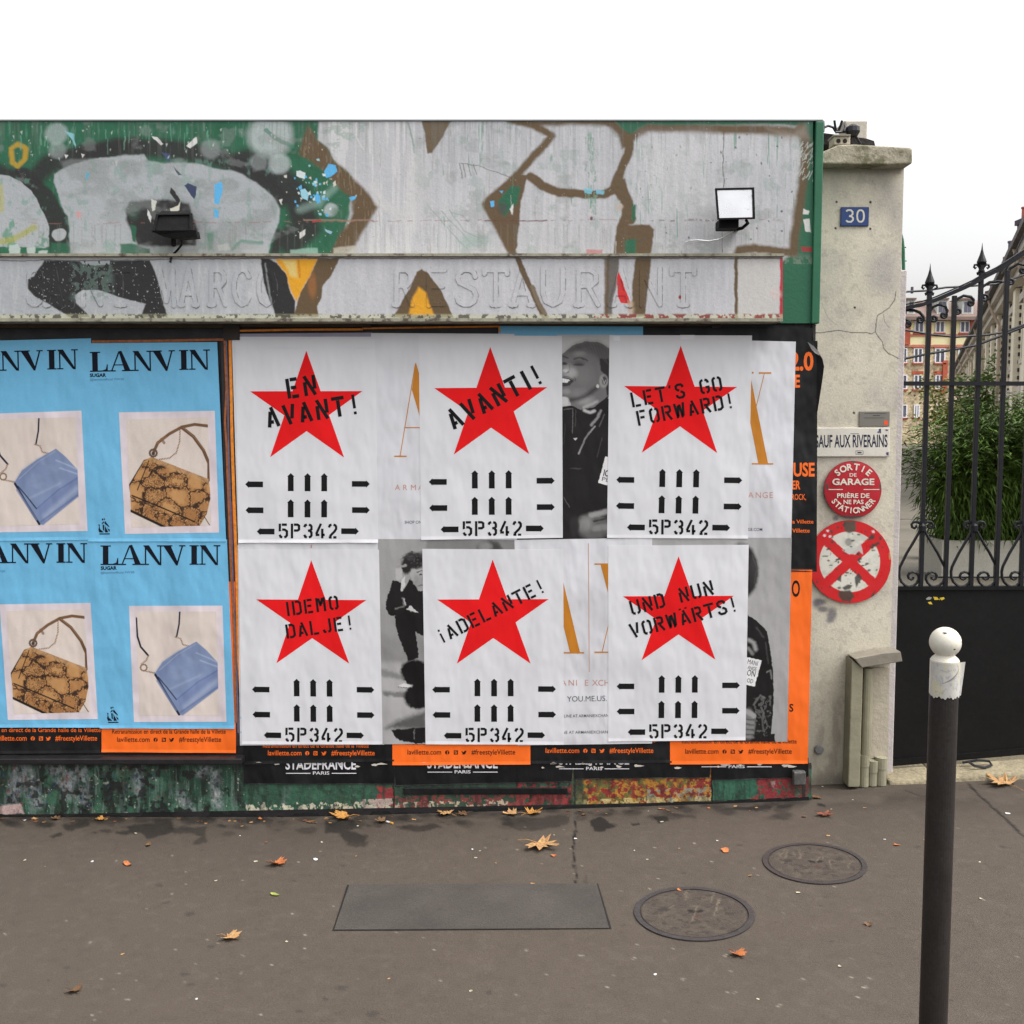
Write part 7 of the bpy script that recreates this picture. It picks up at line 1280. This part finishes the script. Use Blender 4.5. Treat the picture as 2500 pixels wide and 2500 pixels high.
# --- long pale stone building running back on the right
th = math.atan(1000 / 2600.0 / CP); dv = np.array([sin(th), cos(th), 0]); nl = np.array([-cos(th), sin(th), 0]); base0 = np.array([2.53, CAMY, 0.])
def LB(s, off, z): return tuple(base0 + dv * s + nl * off + np.array([0, 0, z]))
rbg = thing('stone_building', LB(40, 0, zg), 'long pale stone building with pilasters receding along the courtyard', 'building')
ST1 = mat('pale_limestone', A(222, 214, 194, 1.42), .85, nz=(.6, .1), fine=(12, .08), bump=(10, .01)); ST2 = mat('grey_limestone', A(190, 182, 172, 1.35), .85, nz=(1, .12)); EAVE = 6.0; S0, S1 = 23.0, 88.0
def lbox(b, s0, s1, o0, o1, z0, z1, m=0):
    V = [LB(s, o, z) for z in (z0, z1) for o in (o0, o1) for s in (s0, s1)]; b.add(V, [[0, 1, 3, 2], [4, 6, 7, 5], [0, 4, 5, 1], [2, 3, 7, 6], [0, 2, 6, 4], [1, 5, 7, 3]], m)
b = B(); lbox(b, S0, S1, -9, 0, -.1, EAVE - .3); b.build('wall', ST1, rbg)
b = B(); lbox(b, S0 - .1, S1 + .1, -.3, .42, EAVE - .28, EAVE - .08); lbox(b, S0 - .1, S1 + .1, -.3, .28, EAVE - .5, EAVE - .285); b.build('cornice', ST2, rbg)
b = B(); lbox(b, S0 - .2, S1 + .2, .30, .58, EAVE - .075, EAVE + .06); b.build('gutter', mat('dark_gutter', A(70, 62, 62), .6, nz=(3, .2)), rbg)
b = B(); V = [LB(S0 - .2, .45, EAVE), LB(S1 + .2, .45, EAVE), LB(S1 + .2, -4.5, EAVE + 2.2), LB(S0 - .2, -4.5, EAVE + 2.2)]; b.prism(V, (0, 0, .12)); b.build('roof', mat('slate', A(92, 84, 86), .7, nz=(2, .15), bump=(8, .02)), rbg)
s = S0 + 1.0; i = 0
while s < S1 - 2:
    pit = 3.6
    b = B(); lbox(b, s, s + .8, .002, .16, .0, EAVE - .52); b.build('pilaster', ST1, rbg)
    b = B()
    for k in range(24): z = .5 + k * .21; lbox(b, s + .82, s + .93, .003, .05, z, z + .10); lbox(b, s - .13, s - .02, .003, .05, z, z + .10)
    b.build('quoin_strip', mat('dark_quoin', A(70, 58, 60), .8), rbg)
    for z0, z1 in ((.9, 2.6), (3.5, 5.0)):
        f = B(); lbox(f, s + 1.6, s + 2.8, .004, .09, z0 - .12, z0); lbox(f, s + 1.5, s + 2.9, .004, .12, z1, z1 + .2); fo = f.build('window', ST2, rbg); p_ = B(); lbox(p_, s + 1.65, s + 2.75, .003, .03, z0 + .002, z1 - .002); p_.build('pane', mat('dark_pane', A(70, 62, 66), .25, nz=(1, .3)), fo)
    if i % 3 == 1: b = B(); b.tube([LB(s - .4, .50, EAVE - .06), LB(s - .4, .36, EAVE - .5), LB(s - .4, .14, EAVE - .9), LB(s - .4, .14, .2)], .05, 8); b.build('downpipe', mat('cream_pipe', A(196, 176, 160), .6), rbg)
    s += pit; i += 1
def chimney(px0, px1, ytop, ybot, Y, pots, lab_mat, pm):
    b = B(); a0, a1 = W(px0, ytop, Y), W(px1, ybot, Y); b.box(a0[0], a1[0], Y, Y + .35, a1[2], a0[2]); lp = a0[0] - .06, a1[0] + .06; b.box(lp[0], lp[1], Y - .06, Y + .41, a0[2] + .001, a0[2] + .16); o = b.build('chimney', lab_mat, rbg)
    for (q0, q1, yt) in pots: c = W((q0 + q1) / 2, ytop - 6, Y); rd = (W(q1, yt, Y)[0] - W(q0, yt, Y)[0]) / 2; ht = W(q0, yt, Y)[2] - c[2]; k = B(); k.lathe((c[0], Y + .18, a0[2] + .16), [(rd * 1.05, 0), (rd * .85, ht * .1), (rd * .8, ht * .85), (rd, ht * .88), (rd, ht)], 14); k.build('chimney_pot', pm, o)
DKB = mat('sooty_brick', A(86, 78, 92), .9, nz=(6, .25), bump=(14, .02)); TC = mat('red_pot', A(186, 104, 92), .8)
chimney(2496, 2570, 546, 700, 30, [(2499, 2518, 509), (2526, 2546, 505)], DKB, TC)
chimney(2462, 2484, 633, 690, 42, [(2464, 2482, 590)], mat('sooty_stone', A(120, 112, 126), .9, nz=(5, .2)), mat('grey_pot', A(110, 102, 118), .8))
chimney(2414, 2432, 716, 790, 60, [(2419, 2428, 694)], mat('brown_brick', A(96, 66, 58), .9), TC)
# --- apartment building closing the courtyard
YA = 106.0
ap = thing('apartment_building', (W(2290, 1090, YA)[0], YA, zg), 'distant apartment building with yellow top floor and brick piers', 'building')
YEL_ = mat('yellow_render', A(250, 232, 184, 1.25), .85, nz=(.3, .06)); RUB = mat('rubble_masonry', A(200, 182, 150, 1.1), .9, nz=(1.6, .4), fine=(5, .4), bump=(4, .05)); BRK = mat('red_brick', A(190, 96, 72, 1.0), .85, nz=(2, .2)); WHF = mat('white_frame', A(232, 232, 236), .5); PAN = mat('window_pane_far', A(100, 100, 116), .3, nz=(.4, .3)); ROOF = mat('brown_tile_roof', A(130, 110, 102, 1.1), .85, nz=(.7, .2))
b = B(); b.pbox((1240, 846), (2420, 1140), YA + .012, YA + 12); b.build('wall', RUB, ap)
b = B(); b.pbox((1240, 782), (2420, 846), YA + .012, YA + 12); b.build('top_wall', YEL_, ap)
b = B(); b.pbox((1238, 816), (2422, 821), YA - .12, YA + .01); b.pbox((1238, 842), (2422, 847), YA - .15, YA + .009); b.build('string_course', mat('rose_course', A(200, 130, 110), .8), ap)
for x0_, x1_ in ((2210, 2222), (2266, 2273), (2325, 2331), (2371, 2378)): b = B(); b.pbox((x0_, 782), (x1_, 841), YA - .3, YA + .008); b.build('brick_pier', BRK, ap)
for x0_, x1_, y0_, y1_ in ((2303, 2312, 880, 960), (2364, 2372, 848, 960)): b = B(); b.pbox((x0_, y0_), (x1_, y1_), YA - .25, YA + .006); b.build('brick_quoin', BRK, ap)
b = B(); z_e = W(2300, 783, YA)[2]; z_r = W(2300, 722, YA)[2]; x0, x1 = W(1230, 783, YA)[0], W(2425, 783, YA)[0]; b.prism([(x0, YA - .6, z_e + .35), (x0, YA + 1.4, z_r - .5), (x0, YA + 4, z_r), (x0, YA + 8, z_r), (x0, YA + 12.5, z_e + .35)], (x1 - x0, 0, 0)); b.prism([(x0 - .2, YA - .9, z_e), (x0 - .2, YA - .9, z_e + .34), (x0 - .2, YA + 12.5, z_e + .34), (x0 - .2, YA + 12.5, z_e)], (x1 - x0 + .4, 0, 0)); b.build('roof', ROOF, ap)
def window(x0_, x1_, y0_, y1_, Y=YA, sill=True):
    f = B(); w_ = (x1_ - x0_); t = 2.2
    for a in ((x0_, y0_, x1_, y0_ + t), (x0_, y1_ - t, x1_, y1_), (x0_, y0_ + t, x0_ + t, y1_ - t), (x1_ - t, y0_ + t, x1_, y1_ - t), ((x0_ + x1_) / 2 - 1.1, y0_ + t, (x0_ + x1_) / 2 + 1.1, y1_ - t)): f.pbox((a[0], a[1]), (a[2], a[3]), Y - .10, Y + .004)
    fo = f.build('window', WHF, ap); p_ = B(); p_.pbox((x0_ + 1, y0_ + 1), (x1_ - 1, y1_ - 1), Y - .02, Y + .004); p_.build('pane', PAN, fo)
    if sill: s_ = B(); s_.pbox((x0_ - 2, y1_ + .3), (x1_ + 2, y1_ + 3.5), Y - .25, Y + .005); s_.build('sill', BRK, fo)
for x0_, x1_ in ((2233, 2256), (2284, 2307), (2344, 2368)): window(x0_, x1_, 782 + 2, 812, YA)
for x0_, x1_ in ((2231, 2253), (2283, 2308), (2340, 2360)): window(x0_, x1_, 850, 886); b = B(); b.pbox((x0_ - 3, 841.5), (x1_ + 3, 849.5), YA - .14, YA + .003); b.build('lintel', BRK, ap)
for x0_, x1_ in ((2231, 2252), (2284, 2303), (2340, 2360)): window(x0_, x1_, 915, 950); b = B(); b.pbox((x0_ - 3, 906), (x1_ + 3, 914.5), YA - .14, YA + .003); b.build('lintel', BRK, ap)
for x0_, x1_ in ((2232, 2245), (2284, 2298)): window(x0_, x1_, 988, 1020)
for wx in range(1262, 2200, 62):   # the block carries on to the left behind the shop
    for y0_, y1_ in ((784, 812), (850, 886), (915, 950), (988, 1020)): window(wx, wx + 23, y0_, y1_)
for x0_, x1_ in ((2216, 2235), (2288, 2315), (2350, 2376)):
    d = B(); d.pbox((x0_, 731), (x1_, 768), YA - .2, YA + 3); dm = d.build('dormer', mat('pale_dormer', A(200, 204, 200), .7), ap); p_ = B(); p_.pbox((x0_ + 5, 737), (x0_ + (x1_ - x0_) * .5 - 1, 762), YA - .24, YA - .19); p_.pbox((x0_ + (x1_ - x0_) * .5 + 1, 737), (x1_ - 5, 762), YA - .24, YA - .19); p_.build('pane', PAN, dm)
    t_ = B(); t_.pbox((x0_ - 3, 727), (x1_ + 3, 731), YA - .5, YA + 3); t_.build('dormer_roof', ROOF, dm)
k = B(); k.pbox((2226, 700), (2230, 716), YA + 5, YA + 5.3); k.build('roof_vent', DKB, ap)
# leafy tree in front of the far building
def tree(cx, y, zc, rad, hgt, label, n, leafm):
    r = thing('courtyard_tree', (cx, y, zg), label, 'tree', 'trees in the courtyard'); b = B(); b.tube([(cx, y, zg), (cx + .1, y, zg + hgt * .4), (cx - .05, y, zg + hgt * .75)], [.16, .12, .05], 8)
    for i in range(7): a = i * .9; b.tube([(cx, y, zg + hgt * (.35 + .05 * i)), (cx + rad * .7 * cos(a), y + rad * .7 * sin(a), zc + rnd.uniform(-.3, .5) * rad)], [.05, .015], 5)
    b.build('trunk', mat('tree_bark', A(90, 78, 64, .8), .9), r); f = B()
    cl = [(rnd.gauss(0, .5) * rad, rnd.gauss(0, .5) * rad, rnd.gauss(0, .45) * rad) for _ in range(26)]
    for i in range(n):
        q0 = cl[i % 26]; p_ = np.array([cx + q0[0] + rnd.gauss(0, .2) * rad, y + q0[1] + rnd.gauss(0, .2) * rad, zc + q0[2] + rnd.gauss(0, .16) * rad]); a = rnd.uniform(0, 6.28); d = np.array([cos(a), sin(a), rnd.uniform(-.9, .4)]) * rnd.uniform(.12, .24); s_ = np.cross(d, [rnd.gauss(0, 1), rnd.gauss(0, 1), 1]); s_ = s_ / (np.linalg.norm(s_) + 1e-9) * .05; f.add([p_, p_ + d * .5 + s_, p_ + d, p_ + d * .5 - s_], [[0, 1, 2, 3]])
    f.build('crown', leafm, r)
TL = mat('autumn_tree_leaf', A(150, 156, 78, .9), .6, nz=(1.2, .3)); TL2 = mat('tree_leaf', A(112, 138, 70, .9), .6, nz=(1.2, .3))
for px, py, Y, rd, lab, m_ in ((2322, 992, 40, 1.25, 'yellow green tree in the middle before the distant windows', TL), (2396, 978, 32, 1.15, 'green tree before the long stone building', TL2)):
    c = W(px, py, Y); tree(c[0], Y, c[2], rd, c[2] + .3, lab, 1500, m_)
